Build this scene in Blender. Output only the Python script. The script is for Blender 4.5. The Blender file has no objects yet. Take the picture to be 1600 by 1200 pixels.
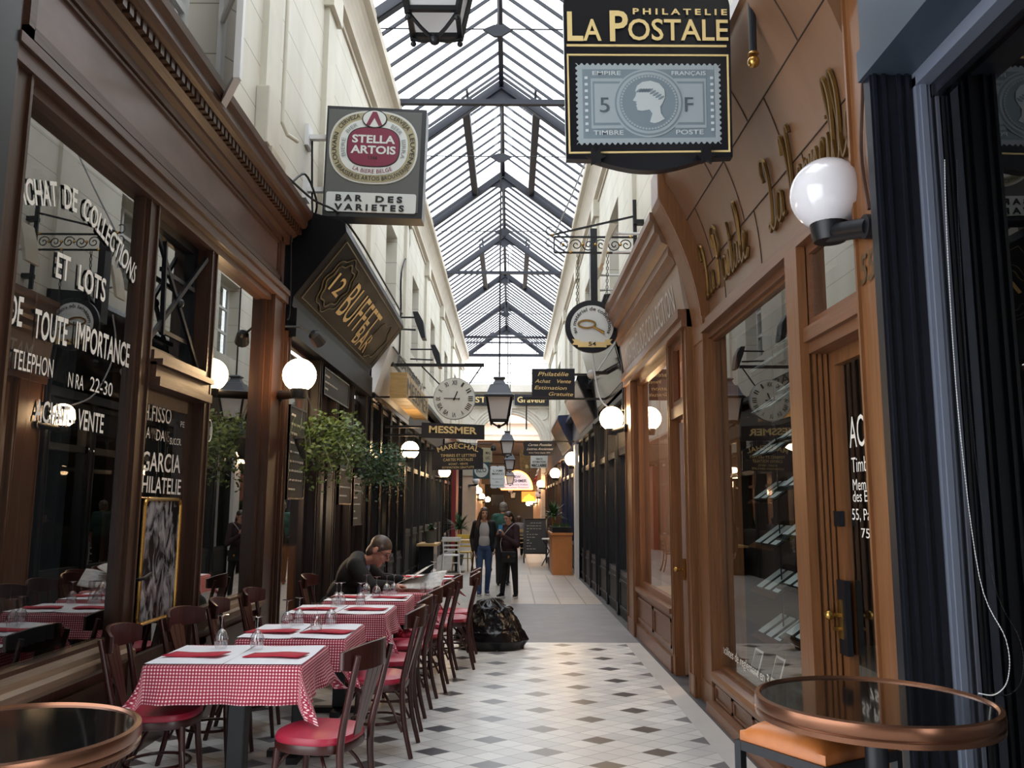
import bpy, bmesh, math, random
from mathutils import Vector, Matrix

# ------------------------------------------------------------------ camera, sky, light, exposure
SC = bpy.context.scene
COL = SC.collection
F, EYE, PITCH, YAW, ROLL = 1310.0, 1.6, math.radians(8.25), math.radians(-0.09), math.radians(0.3)
CAMROT = (Matrix.Rotation(YAW, 3, 'Z') @ Matrix.Rotation(math.pi / 2 + PITCH, 3, 'X') @ Matrix.Rotation(ROLL, 3, 'Z'))
cam_data = bpy.data.cameras.new('camera')
cam_data.sensor_width = 36.0
cam_data.lens = F / 1600 * 36
cam_data.clip_start, cam_data.clip_end = 0.05, 300
cam = bpy.data.objects.new('camera', cam_data)
cam.matrix_world = Matrix.Translation((0, 0, EYE)) @ CAMROT.to_4x4()
COL.objects.link(cam)
SC.camera = cam

world = bpy.data.worlds.new('overcast_sky')
SC.world = world
world.use_nodes = True
bg = world.node_tree.nodes['Background']
bg.inputs['Color'].default_value = (0.94, 0.97, 1.0, 1)
bg.inputs['Strength'].default_value = 1.0

def portal(name, loc, rot, sx, sy):
    l = bpy.data.lights.new(name, 'AREA')
    l.shape = 'RECTANGLE'; l.size = sx; l.size_y = sy
    l.cycles.is_portal = True
    o = bpy.data.objects.new(name, l); o.location = loc; o.rotation_euler = rot
    COL.objects.link(o)
portal('skylight_portal', (-0.22, 20.5, 8.5), (0, 0, 0), 3.7, 37)

SC.view_settings.view_transform = 'Standard'
SC.view_settings.look = 'None'
SC.view_settings.exposure = 2.35
SC.view_settings.gamma = 1.0
SC.view_settings.use_curve_mapping = False
SC.cycles.use_denoising = True
SC.cycles.max_bounces = 10
SC.cycles.diffuse_bounces = 5
SC.cycles.glossy_bounces = 4
SC.cycles.transparent_max_bounces = 24
SC.cycles.caustics_reflective = False
SC.cycles.caustics_refractive = False
SC.cycles.sample_clamp_indirect = 6.0

# ------------------------------------------------------------------ helpers
RND = random.Random(7)
pi, sin, cos = math.pi, math.sin, math.cos

def at(px, py, X=None, Y=None, Z=None):
    """the point of a world plane that the photograph's pixel looks at"""
    d = CAMROT @ Vector(((px - 800) / F, -(py - 600) / F, -1))
    t = X / d.x if X is not None else (Y / d.y if Y is not None else (Z - EYE) / d.z)
    return Vector((0, 0, EYE)) + d * t

def lin(h):
    h = h.lstrip('#')
    c = [int(h[i:i + 2], 16) / 255 for i in (0, 2, 4)]
    return tuple((v / 12.92 if v <= 0.04045 else ((v + 0.055) / 1.055) ** 2.4) for v in c)

def V(*a): return Vector(a)

def new_mat(name):
    m = bpy.data.materials.new(name); m.use_nodes = True
    nt = m.node_tree
    return m, nt, nt.nodes['Principled BSDF'], nt.nodes.new, nt.links.new

def mat(name, col, rough=0.5, metal=0.0, var=0.0, scale=6.0, bump=0.0, emit=None, stretch=None, spec=0.5, coat=0.0, bscale=None):
    m, nt, p, N, L = new_mat(name)
    c = lin(col) if isinstance(col, str) else col
    p.inputs['Base Color'].default_value = (*c, 1)
    p.inputs['Roughness'].default_value = rough
    p.inputs['Metallic'].default_value = metal
    p.inputs['Specular IOR Level'].default_value = spec
    if coat: p.inputs['Coat Weight'].default_value = coat; p.inputs['Coat Roughness'].default_value = 0.08
    if emit:
        p.inputs['Emission Color'].default_value = (*(lin(emit[0]) if isinstance(emit[0], str) else emit[0]), 1)
        p.inputs['Emission Strength'].default_value = emit[1]
    if var or bump:
        tc = N('ShaderNodeTexCoord'); mp = N('ShaderNodeMapping')
        L(tc.outputs['Object'], mp.inputs['Vector'])
        if stretch: mp.inputs['Scale'].default_value = stretch
        nz = N('ShaderNodeTexNoise'); nz.inputs['Scale'].default_value = scale; nz.inputs['Detail'].default_value = 6
        nz.inputs['Roughness'].default_value = 0.6
        L(mp.outputs['Vector'], nz.inputs['Vector'])
        if var:
            cr = N('ShaderNodeMapRange')
            cr.inputs['From Min'].default_value = 0.3; cr.inputs['From Max'].default_value = 0.7
            cr.inputs['To Min'].default_value = 1 - var; cr.inputs['To Max'].default_value = 1 + var * 0.6
            L(nz.outputs['Fac'], cr.inputs['Value'])
            mx = N('ShaderNodeVectorMath'); mx.operation = 'SCALE'
            mx.inputs[0].default_value = c
            L(cr.outputs['Result'], mx.inputs['Scale'])
            L(mx.outputs['Vector'], p.inputs['Base Color'])
        if bump:
            b = N('ShaderNodeBump'); b.inputs['Strength'].default_value = bump; b.inputs['Distance'].default_value = 0.01
            L(nz.outputs['Fac'], b.inputs['Height']); L(b.outputs['Normal'], p.inputs['Normal'])
    return m

def glass_mat(name, tint=(0.95, 0.97, 0.96), boost=1.7, rough=0.0, base=0.0):
    m, nt, p, N, L = new_mat(name)
    nt.nodes.remove(p)
    out = nt.nodes['Material Output']
    tr = N('ShaderNodeBsdfTransparent'); tr.inputs['Color'].default_value = (*tint, 1)
    gl = N('ShaderNodeBsdfGlossy'); gl.inputs['Roughness'].default_value = rough
    fr = N('ShaderNodeFresnel')
    ge = N('ShaderNodeNewGeometry'); io = N('ShaderNodeMapRange'); io.inputs['To Min'].default_value = 1.5; io.inputs['To Max'].default_value = 1 / 1.5   # both faces of a thin pane reflect alike
    L(ge.outputs['Backfacing'], io.inputs['Value']); L(io.outputs['Result'], fr.inputs['IOR'])
    mu = N('ShaderNodeMath'); mu.operation = 'MULTIPLY_ADD'; mu.use_clamp = True
    mu.inputs[1].default_value = boost; mu.inputs[2].default_value = base
    L(fr.outputs['Fac'], mu.inputs[0])
    mx = N('ShaderNodeMixShader')
    L(mu.outputs[0], mx.inputs['Fac']); L(tr.outputs[0], mx.inputs[1]); L(gl.outputs[0], mx.inputs[2])
    L(mx.outputs[0], out.inputs['Surface'])
    return m

def root_loc(o):
    v = Vector((0, 0, 0))
    while o is not None:
        v += Vector(o.location); o = o.parent
    return v

class MB:
    """collects shapes and links them as ONE mesh object"""
    def __init__(s): s.v = []; s.f = []; s.uv = {}
    def add(s, vs, fs):
        n = len(s.v); s.v += [tuple(v) for v in vs]; s.f += [tuple(i + n for i in f) for f in fs]; return s
    def box(s, x0, x1, y0, y1, z0, z1):
        vs = [(x, y, z) for x in (x0, x1) for y in (y0, y1) for z in (z0, z1)]
        return s.add(vs, [(0, 1, 3, 2), (4, 6, 7, 5), (0, 4, 5, 1), (2, 3, 7, 6), (0, 2, 6, 4), (1, 5, 7, 3)])
    def hexa(s, p):     # eight corners: bottom ring 0-3, top ring 4-7
        return s.add(p, [(3, 2, 1, 0), (4, 5, 6, 7), (0, 1, 5, 4), (1, 2, 6, 5), (2, 3, 7, 6), (3, 0, 4, 7)])
    def quad(s, a, b, c, d): return s.add([a, b, c, d], [(0, 1, 2, 3)])
    def slab(s, a, b, c, d, n):   # a flat panel a-b-c-d given thickness along vector n
        n = Vector(n); t = [Vector(q) for q in (a, b, c, d)]
        return s.hexa([*t, *[q + n for q in t]])
    def tube(s, pts, r, k=8, cap=True, closed=False):
        pts = [Vector(p) for p in pts]; n = len(pts); rs = r if isinstance(r, (list, tuple)) else [r] * n
        vs = []; fs = []; ref = None
        for i, p in enumerate(pts):
            if closed: t = pts[(i + 1) % n] - pts[i - 1]
            else: t = pts[min(i + 1, n - 1)] - pts[max(i - 1, 0)]
            if t.length < 1e-9: t = Vector((0, 0, 1))
            t.normalize()
            if ref is None:
                ref = Vector((0, 0, 1)) if abs(t.z) < 0.9 else Vector((1, 0, 0))
            a = (ref - t * ref.dot(t))
            if a.length < 1e-6: a = t.orthogonal()
            a.normalize(); b = t.cross(a); ref = a
            for j in range(k):
                w = 2 * pi * j / k
                vs.append(p + (a * cos(w) + b * sin(w)) * rs[i])
        m = n if closed else n - 1
        for i in range(m):
            for j in range(k):
                i2 = (i + 1) % n
                fs.append((i * k + j, i * k + (j + 1) % k, i2 * k + (j + 1) % k, i2 * k + j))
        if cap and not closed:
            fs.append(tuple(range(k - 1, -1, -1))); fs.append(tuple((n - 1) * k + j for j in range(k)))
        return s.add(vs, fs)
    def bar(s, a, b, w, h=None, up=(0, 0, 1)):   # rectangular bar from a to b
        a, b = Vector(a), Vector(b); h = h or w; t = (b - a).normalized(); u = Vector(up)
        if abs(t.dot(u)) > 0.98: u = Vector((1, 0, 0))
        x = t.cross(u).normalized() * w / 2; y = x.cross(t).normalized() * h / 2
        return s.hexa([a - x - y, a + x - y, a + x + y, a - x + y, b - x - y, b + x - y, b + x + y, b - x + y])
    def lathe(s, prof, c=(0, 0, 0), k=24, axis='z', cap=True):
        vs = []; fs = []; n = len(prof)
        for r, z in prof:
            for j in range(k):
                w = 2 * pi * j / k
                q = (r * cos(w), r * sin(w), z)
                if axis == 'y': q = (r * cos(w), z, r * sin(w))
                if axis == 'x': q = (z, r * cos(w), r * sin(w))
                vs.append((q[0] + c[0], q[1] + c[1], q[2] + c[2]))
        for i in range(n - 1):
            for j in range(k): fs.append((i * k + j, i * k + (j + 1) % k, (i + 1) * k + (j + 1) % k, (i + 1) * k + j))
        if cap and prof[0][0] > 1e-6: fs.append(tuple(range(k - 1, -1, -1)))
        if cap and prof[-1][0] > 1e-6: fs.append(tuple((n - 1) * k + j for j in range(k)))
        return s.add(vs, fs)
    def ball(s, c, r, k=24, n=14, sc=(1, 1, 1)):
        vs = []; fs = []
        for i in range(n + 1):
            t = pi * i / n
            for j in range(k):
                w = 2 * pi * j / k
                vs.append((c[0] + r * sc[0] * sin(t) * cos(w), c[1] + r * sc[1] * sin(t) * sin(w), c[2] + r * sc[2] * cos(t)))
        for i in range(n):
            for j in range(k): fs.append((i * k + j, (i + 1) * k + j, (i + 1) * k + (j + 1) % k, i * k + (j + 1) % k))
        return s.add(vs, fs)
    def prism(s, poly, d, o=(0, 0, 0), ex=(1, 0, 0), ey=(0, 0, 1)):   # polygon in the (ex, ey) plane at o, extruded by d
        o, ex, ey, d = Vector(o), Vector(ex), Vector(ey), Vector(d); n = len(poly)
        a = [o + ex * x + ey * y for x, y in poly]
        fs = [tuple(range(n - 1, -1, -1)), tuple(range(n, 2 * n))]
        fs += [(i, (i + 1) % n, n + (i + 1) % n, n + i) for i in range(n)]
        return s.add(a + [p + d for p in a], fs)
    def extrude_y(s, prof, y0, y1): return s.prism(prof, (0, y1 - y0, 0), (0, y0, 0))
    def text(s, body, f, bold=0.0):   # f maps flat text coordinates (x in widths 0..1, y in cap heights 0..1) to a point
        vs, fs = text_mesh(body, bold)
        return s.add([f(x, y) for x, y in vs], fs)
    def fit(s, body, p0, p1, up, bold=0.0, slant=0.0):   # baseline from p0 to p1, cap height and direction up
        p0, p1, up = Vector(p0), Vector(p1), Vector(up); d = p1 - p0
        return s.text(body, lambda x, y: p0 + d * x + up * y + d.normalized() * (slant * y * up.length), bold)
    def along(s, body, path, h, bold=0.0, nrm=(0, -1, 0), x0=0.0, x1=1.0):   # letters following a polyline
        P = [Vector(p) for p in path]; L = [0.0]
        for a, b in zip(P, P[1:]): L.append(L[-1] + (b - a).length)
        nrm = Vector(nrm)
        def f(x, y):
            d = (x0 + (x1 - x0) * x) * L[-1]; i = 0
            d = min(max(d, 0), L[-1])
            while i < len(P) - 2 and L[i + 1] < d: i += 1
            t = (d - L[i]) / (L[i + 1] - L[i]); q = P[i].lerp(P[i + 1], t)
            def tang(j): return (P[min(j + 1, len(P) - 1)] - P[max(j - 1, 0)]).normalized()
            tg = tang(i).lerp(tang(i + 1), t).normalized()
            return q + tg.cross(nrm).normalized() * (-h * y)
        return s.text(body, f, bold)
    def build(s, name, m, parent=None, smooth=False, local=False, loc=None, bevel=0.0, auto=None):
        me = bpy.data.meshes.new(name)
        off = Vector((0, 0, 0)) if local or parent is None else root_loc(parent)
        if loc is not None: off = Vector(loc)
        me.from_pydata([(x - off.x, y - off.y, z - off.z) for x, y, z in s.v], [], s.f)
        me.validate()
        bm = bmesh.new(); bm.from_mesh(me)
        bmesh.ops.recalc_face_normals(bm, faces=bm.faces)
        if smooth:
            for f in bm.faces: f.smooth = True
        bm.to_mesh(me); bm.free()
        if isinstance(m, (list, tuple)):
            for q in m: me.materials.append(q)
        else: me.materials.append(m)
        o = bpy.data.objects.new(name, me); COL.objects.link(o)
        if parent is not None: o.parent = parent
        elif loc is not None: o.location = loc
        if smooth and auto is not False:
            me.set_sharp_from_angle(angle=math.radians(auto or 40))
        if bevel:
            b = o.modifiers.new('soft_edges', 'BEVEL'); b.width = bevel; b.segments = 2; b.limit_method = 'ANGLE'
        return o

_txt = {}
def text_mesh(body, bold=0.0):
    key = (body, bold)
    if key in _txt: return _txt[key]
    cu = bpy.data.curves.new('lettering', 'FONT')
    cu.body = body; cu.size = 1.0; cu.fill_mode = 'FRONT'; cu.offset = bold; cu.resolution_u = 3; cu.dimensions = '2D'
    ob = bpy.data.objects.new('lettering', cu)
    me = ob.to_mesh()
    vs = [(v.co.x, v.co.y) for v in me.vertices]; fs = [tuple(p.vertices) for p in me.polygons]
    ob.to_mesh_clear(); bpy.data.objects.remove(ob); bpy.data.curves.remove(cu)
    if not vs: return [], []
    a, b = min(x for x, _ in vs), max(x for x, _ in vs)
    cap = 0.729
    r = [((x - a) / max(b - a, 1e-6), y / cap) for x, y in vs]
    _txt[key] = (r, fs)
    return _txt[key]

def tag(o, label=None, cat=None, group=None, kind=None):
    if label: o['label'] = label
    if cat: o['category'] = cat
    if group: o['group'] = group
    if kind: o['kind'] = kind
    return o

def thing(name, label, cat, loc=(0, 0, 0), rz=0.0, group=None):
    o = bpy.data.objects.new(name, None); COL.objects.link(o); o.empty_display_size = 0.1
    o.location = loc; o.rotation_euler = (0, 0, rz)
    return tag(o, label, cat, group)

def struct(o): return tag(o, kind='structure')

def dup(root, loc, rz=0.0, label=None, group=None):
    kids = [c for c in root.children]
    r = root.copy(); COL.objects.link(r); r.location = loc; r.rotation_euler = (0, 0, rz)
    if label: r['label'] = label
    if group: r['group'] = group
    for c in kids:
        sub = [g for g in c.children]
        d = c.copy(); COL.objects.link(d); d.parent = r
        for g in sub:
            e = g.copy(); COL.objects.link(e); e.parent = d
    return r

def arc(cx, cz, r, a0, a1, n=16, y=0.0, rx=None):
    rx = rx or r
    return [V(cx + rx * cos(math.radians(a0 + (a1 - a0) * i / n)), y, cz + r * sin(math.radians(a0 + (a1 - a0) * i / n))) for i in range(n + 1)]

# ------------------------------------------------------------------ materials
M = {}
def wall_mat(name, col, period):
    m, nt, p, N, L = new_mat(name)
    g = N('ShaderNodeNewGeometry'); sp = N('ShaderNodeSeparateXYZ'); L(g.outputs['Position'], sp.inputs[0])
    dv = N('ShaderNodeMath'); dv.operation = 'DIVIDE'; dv.inputs[1].default_value = period; L(sp.outputs['Z'], dv.inputs[0])
    fr = N('ShaderNodeMath'); fr.operation = 'FRACT'; L(dv.outputs[0], fr.inputs[0])
    lt = N('ShaderNodeMath'); lt.operation = 'LESS_THAN'; lt.inputs[1].default_value = 0.022 / period * 0.45; L(fr.outputs[0], lt.inputs[0])
    nz = N('ShaderNodeTexNoise'); nz.inputs['Scale'].default_value = 1.7; nz.inputs['Detail'].default_value = 8
    mp = N('ShaderNodeMapping'); mp.inputs['Scale'].default_value = (1, 1, 0.35)
    L(g.outputs['Position'], mp.inputs['Vector']); L(mp.outputs[0], nz.inputs['Vector'])
    cr = N('ShaderNodeValToRGB'); c = lin(col)
    cr.color_ramp.elements[0].position = 0.3; cr.color_ramp.elements[0].color = (c[0] * .84, c[1] * .83, c[2] * .8, 1)
    cr.color_ramp.elements[1].position = 0.6; cr.color_ramp.elements[1].color = (*c, 1)
    L(nz.outputs['Fac'], cr.inputs['Fac'])
    mx = N('ShaderNodeMix'); mx.data_type = 'RGBA'
    L(lt.outputs[0], mx.inputs[0]); L(cr.outputs['Color'], mx.inputs[6]); mx.inputs[7].default_value = (c[0] * .42, c[1] * .4, c[2] * .36, 1)
    L(mx.outputs[2], p.inputs['Base Color']); p.inputs['Roughness'].default_value = 0.6
    return m
M['cream'] = wall_mat('cream_boarding', 'd2cec2', 0.42)
M['cream_plain'] = mat('cream_paint', 'cdc8ba', 0.6, var=0.12, scale=1.5)
M['beige'] = mat('beige_cornice_paint', 'b8ae9d', 0.6, var=0.14, scale=1.2)
M['white_plaster'] = mat('white_plaster', 'e9e6df', 0.7, var=0.06)
M['peach'] = mat('peach_paint', 'dcbfa5', 0.6, var=0.05)
WS = (9, 9, 0.5); WH = (9, 0.5, 9)
M['wood_l'] = mat('dark_varnished_wood', '3d261a', 0.36, var=0.38, scale=5, stretch=WS, bump=0.15)
M['wood_lh'] = mat('dark_varnished_wood_rails', '4c342a', 0.38, var=0.36, scale=5, stretch=WH, bump=0.15)
M['wood_frieze'] = mat('worn_brown_frieze', '65504a', 0.3, var=0.3, scale=2.2, stretch=(3, .8, 2), bump=0.1)
M['wood_r'] = mat('oak_varnish', '71492b', 0.36, var=0.28, scale=5, stretch=WS, bump=0.12)
M['wood_rh'] = mat('oak_varnish_rails', '6b4630', 0.36, var=0.26, scale=5, stretch=WH, bump=0.12)
M['wood_panel'] = mat('oak_panel_brown', '73543f', 0.3, var=0.16, scale=1.6, stretch=(1, 2.5, .6))
M['black_paint'] = mat('black_gloss_paint', '15171c', 0.22, var=0.2, scale=8)
M['sign_gloss'] = mat('black_sign_lacquer', '0b0c10', 0.42, spec=0.12, var=0.2)
M['navy_paint'] = mat('navy_gloss_paint', '10141d', 0.36, var=0.2, scale=8)
M['blue_paint'] = mat('dark_blue_paint', '1d2a4c', 0.3)
M['iron'] = mat('black_iron', '111319', 0.45, metal=0.2)
M['roof_iron'] = mat('roof_ironwork', '0d1120', 0.5)
M['gold'] = mat('gold_leaf', 'e8cf92', 0.45, metal=0.1)
M['gold_dark'] = mat('bronze_letters', '6b4d22', 0.3, metal=0.75)
M['brass'] = mat('brass', 'b08a4a', 0.25, metal=0.9)
M['copper_rim'] = mat('bronze_rim', '7a5440', 0.25, metal=0.85)
M['white_letter'] = mat('white_lettering', 'e6e2d8', 0.5)
M['ghost_letter'] = mat('faded_lettering', '55504a', 0.6)
M['black_letter'] = mat('black_lettering', '16161a', 0.5)
M['grey_strip'] = mat('grey_aluminium', '6d7484', 0.4, metal=0.2)
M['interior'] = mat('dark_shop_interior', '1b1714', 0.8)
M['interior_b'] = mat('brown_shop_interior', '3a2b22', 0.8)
M['red_wall'] = mat('red_wall', 'a3202c', 0.6)
M['orange_wall'] = mat('salmon_wall', 'a88d84', 0.6)
M['pane'] = glass_mat('window_glass', (0.86, 0.9, 0.88), 3.0, base=0.05)
M['pane_right'] = glass_mat('clear_window_glass', (0.92, 0.94, 0.93), 1.25, base=0.02)
M['dark_pane'] = glass_mat('tinted_window_glass', (0.3, 0.32, 0.35), 1.1, base=0.04)
M['roof_glass'] = glass_mat('roof_glass', (0.93, 0.96, 0.98), 0.6)
M['wine_glass'] = glass_mat('clear_wine_glass', (0.985, 0.985, 0.99), 1.6, base=0.09)
M['acrylic'] = glass_mat('clear_tray', (0.72, 0.78, 0.77), 1.6, base=0.07)
WARM = (1.0, 0.66, 0.34)
M['globe_on'] = mat('lit_opal_globe', 'ffffff', 0.3, emit=(WARM, 8.0))
M['bulb_on'] = mat('lit_bulb', 'ffffff', 0.3, emit=((1, .66, .3), 9.0))
M['globe_off'] = mat('unlit_opal_globe', 'd8d6dc', 0.12, coat=0.5)
M['opal_pane'] = mat('frosted_lantern_glass', 'c9cbd2', 0.4)
m_, nt_, p_, N_, L_ = new_mat('frosted_lantern_sheet')
tl = N_('ShaderNodeBsdfTranslucent'); tl.inputs['Color'].default_value = (.8, .81, .84, 1)
mx_ = N_('ShaderNodeMixShader'); mx_.inputs[0].default_value = 0.45
p_.inputs['Base Color'].default_value = (.8, .81, .84, 1); p_.inputs['Roughness'].default_value = 0.4
L_(p_.outputs[0], mx_.inputs[1]); L_(tl.outputs[0], mx_.inputs[2]); L_(mx_.outputs[0], nt_.nodes['Material Output'].inputs['Surface'])
M['lantern_glass'] = m_
M['chair_wood'] = mat('mahogany_chair_wood', '3c1a17', 0.3, var=0.3, scale=8, stretch=(3, 3, .6))
M['red_leather'] = mat('red_leatherette', 'a3243c', 0.38, var=0.12, scale=20, bump=0.05)
M['paper'] = mat('white_paper', 'e8eaf2', 0.7)
M['napkin'] = mat('red_napkin', 'b32239', 0.75, var=0.08, scale=30)
M['tan_leather'] = mat('tan_leather', 'a9632f', 0.4, var=0.25, scale=7, bump=0.05)
M['table_glass'] = mat('dark_glass_table', '0a0a0b', 0.04, coat=0.6)
M['plastic_bag'] = mat('black_bin_bag', '0a0b0f', 0.26, spec=0.4)
M['leaf'] = mat('green_leaves', '54692f', 0.5, var=0.35, scale=9)
M['leaf_d'] = mat('dark_green_leaves', '2b4726', 0.5, var=0.35, scale=9)
M['grey_pot'] = mat('grey_plastic_pot', '4a4c50', 0.6)
M['slate'] = mat('chalkboard', '2b2a2c', 0.6, var=0.15, scale=5)
M['chalk'] = mat('chalk_writing', 'cfcac0', 0.9)
M['light_wood'] = mat('pale_wood', 'b99a66', 0.5, var=0.2, scale=6, stretch=(.6, 6, 6))
M['orange_wood'] = mat('orange_wood', 'bb7a46', 0.4, var=0.12, scale=5)
M['white_paint'] = mat('white_paint', 'dcdcdc', 0.45)
M['yellow_paint'] = mat('yellow_paint', 'c9ac4a', 0.5)
M['clock_face'] = mat('clock_face', 'd9dbd4', 0.5, var=0.05)
M['grey_metal'] = mat('painted_grey_metal', '9a9ca0', 0.5)
M['red_paint'] = mat('dark_red_paint', '7c1f28', 0.4)

# tiled floor: lozenge tiles, every third one along each lattice row dark
def tile_floor():
    m, nt, p, N, L = new_mat('lozenge_tile_floor')
    g = N('ShaderNodeNewGeometry'); sp = N('ShaderNodeSeparateXYZ'); L(g.outputs['Position'], sp.inputs[0])
    def op(o, a, b=None, c=None):
        n = N('ShaderNodeMath'); n.operation = o
        for i, q in enumerate((a, b, c)):
            if q is None: continue
            if isinstance(q, (int, float)): n.inputs[i].default_value = q
            else: L(q, n.inputs[i])
        return n.outputs[0]
    x = op('DIVIDE', op('SUBTRACT', sp.outputs['X'], TX0), TDX)
    y = op('DIVIDE', op('SUBTRACT', sp.outputs['Y'], TY0), TDY)
    a = op('ADD', op('ADD', x, y), 0.5); b = op('ADD', op('SUBTRACT', x, y), 0.5)
    ia = op('FLOOR', a); ib = op('FLOOR', b); fa = op('FRACT', a); fb = op('FRACT', b)
    dk = op('MULTIPLY', op('LESS_THAN', op('FLOORED_MODULO', ia, 3), 0.5), op('LESS_THAN', op('FLOORED_MODULO', ib, 3), 0.5))
    ed = op('MINIMUM', op('MINIMUM', fa, op('SUBTRACT', 1, fa)), op('MINIMUM', fb, op('SUBTRACT', 1, fb)))
    gr = op('LESS_THAN', ed, 0.018)
    cb = N('ShaderNodeCombineXYZ'); L(ia, cb.inputs[0]); L(ib, cb.inputs[1])
    wn = N('ShaderNodeTexWhiteNoise'); wn.noise_dimensions = '2D'; L(cb.outputs[0], wn.inputs['Vector'])
    lightr = N('ShaderNodeValToRGB'); e = lightr.color_ramp.elements
    e[0].color = (*lin('c6c5c5'), 1); e[1].position = 0.75; e[1].color = (*lin('deddda'), 1)
    L(wn.outputs['Value'], lightr.inputs['Fac'])
    # dark tiles: black, grey and brownish ones, by column
    kx = op('FLOORED_MODULO', op('DIVIDE', op('ADD', ia, ib), 3), 4)
    darkr = N('ShaderNodeValToRGB'); darkr.color_ramp.interpolation = 'CONSTANT'; e = darkr.color_ramp.elements
    e[0].color = (*lin('34333a'), 1); e[1].position = 0.25; e[1].color = (*lin('77777b'), 1)
    q = e.new(0.5); q.color = (*lin('83807f'), 1); q = e.new(0.75); q.color = (*lin('57504f'), 1)
    L(op('DIVIDE', op('ADD', kx, 0.5), 4), darkr.inputs['Fac'])
    m1 = N('ShaderNodeMix'); m1.data_type = 'RGBA'; L(dk, m1.inputs[0]); L(lightr.outputs[0], m1.inputs[6]); L(darkr.outputs[0], m1.inputs[7])
    m2 = N('ShaderNodeMix'); m2.data_type = 'RGBA'; L(gr, m2.inputs[0]); L(m1.outputs[2], m2.inputs[6]); m2.inputs[7].default_value = (*lin('8d8b89'), 1)
    nz = N('ShaderNodeTexNoise'); nz.inputs['Scale'].default_value = 1.3; nz.inputs['Detail'].default_value = 7; L(g.outputs['Position'], nz.inputs['Vector'])
    mr = N('ShaderNodeMapRange'); mr.inputs['From Min'].default_value = .3; mr.inputs['From Max'].default_value = .7
    mr.inputs['To Min'].default_value = .86; mr.inputs['To Max'].default_value = 1.05; L(nz.outputs['Fac'], mr.inputs[0])
    sc = N('ShaderNodeVectorMath'); sc.operation = 'SCALE'; L(m2.outputs[2], sc.inputs[0]); L(mr.outputs[0], sc.inputs['Scale'])
    L(sc.outputs[0], p.inputs['Base Color'])
    rr = N('ShaderNodeMapRange'); rr.inputs['To Min'].default_value = .22; rr.inputs['To Max'].default_value = .45; L(nz.outputs['Fac'], rr.inputs[0])
    L(rr.outputs[0], p.inputs['Roughness'])
    return m
TDX, TDY = 0.249, 0.19
_t = at(620 + 990 * .375, 980 + 355 * .367, Z=0)
TX0, TY0 = _t.x, _t.y
M['tiles'] = tile_floor()
M['asphalt'] = mat('grey_screed', '76767b', 0.55, var=0.16, scale=3)
M['concrete'] = mat('light_screed', '8b8986', 0.6, var=0.14, scale=3)
M['gutter'] = mat('dark_gutter', '3a3a3e', 0.6, var=0.3, scale=8)
M['border'] = mat('border_tiles', 'c4c1be', 0.35, var=0.06, scale=4)
def slab_mat(name, col, sx, sy):
    m, nt, p, N, L = new_mat(name)
    g = N('ShaderNodeNewGeometry'); br = N('ShaderNodeTexBrick'); mp = N('ShaderNodeMapping')
    L(g.outputs['Position'], mp.inputs['Vector']); L(mp.outputs[0], br.inputs['Vector'])
    c = lin(col)
    br.inputs['Color1'].default_value = (*c, 1); br.inputs['Color2'].default_value = (c[0] * .85, c[1] * .84, c[2] * .83, 1)
    br.inputs['Mortar'].default_value = (c[0] * .4, c[1] * .4, c[2] * .4, 1)
    br.inputs['Scale'].default_value = 1; br.inputs['Brick Width'].default_value = sx; br.inputs['Row Height'].default_value = sy
    br.inputs['Mortar Size'].default_value = 0.012; br.offset = 0.0
    L(br.outputs['Color'], p.inputs['Base Color']); p.inputs['Roughness'].default_value = 0.4
    return m
M['flags'] = slab_mat('pinkish_flagstones', 'a89d95', 0.42, 0.9)
M['flags_far'] = slab_mat('far_flagstones', '8c8884', 0.5, 0.5)

def gingham():
    m, nt, p, N, L = new_mat('red_gingham')
    uv = N('ShaderNodeUVMap'); sp = N('ShaderNodeSeparateXYZ'); L(uv.outputs[0], sp.inputs[0])
    def st(o):
        a = N('ShaderNodeMath'); a.operation = 'DIVIDE'; a.inputs[1].default_value = 0.0165; L(o, a.inputs[0])
        b = N('ShaderNodeMath'); b.operation = 'FRACT'; L(a.outputs[0], b.inputs[0])
        c = N('ShaderNodeMath'); c.operation = 'GREATER_THAN'; c.inputs[1].default_value = 0.45; L(b.outputs[0], c.inputs[0])
        return c.outputs[0]
    ad = N('ShaderNodeMath'); ad.operation = 'ADD'; L(st(sp.outputs['X']), ad.inputs[0]); L(st(sp.outputs['Y']), ad.inputs[1])
    dv = N('ShaderNodeMath'); dv.operation = 'DIVIDE'; dv.inputs[1].default_value = 2; L(ad.outputs[0], dv.inputs[0])
    cr = N('ShaderNodeValToRGB'); cr.color_ramp.interpolation = 'CONSTANT'; e = cr.color_ramp.elements
    e[0].color = (*lin('f0dfe0'), 1); e[1].position = 0.25; e[1].color = (*lin('b5485c'), 1)
    q = e.new(0.75); q.color = (*lin('8e2138'), 1)
    L(dv.outputs[0], cr.inputs['Fac']); L(cr.outputs[0], p.inputs['Base Color']); p.inputs['Roughness'].default_value = 0.85
    return m
M['gingham'] = gingham()

def bent(p, n=6): 
    out = []
    P = [Vector(q) for q in p]
    for i in range(len(P) - 1):
        a, b, c, d = P[max(i - 1, 0)], P[i], P[i + 1], P[min(i + 2, len(P) - 1)]
        for k in range(n):
            t = k / n
            out.append(.5 * (2 * b + (c - a) * t + (2 * a - 5 * b + 4 * c - d) * t * t + (3 * b - a - 3 * c + d) * t ** 3))
    return out + [P[-1]]

# ------------------------------------------------------------------ the setting
LW, RW = -2.25, 1.80          # upper wall faces
EL, ER, EZ, RX, RZ = -2.12, 1.68, 8.58, -0.22, 10.0
Y_END = 39.0

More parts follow.
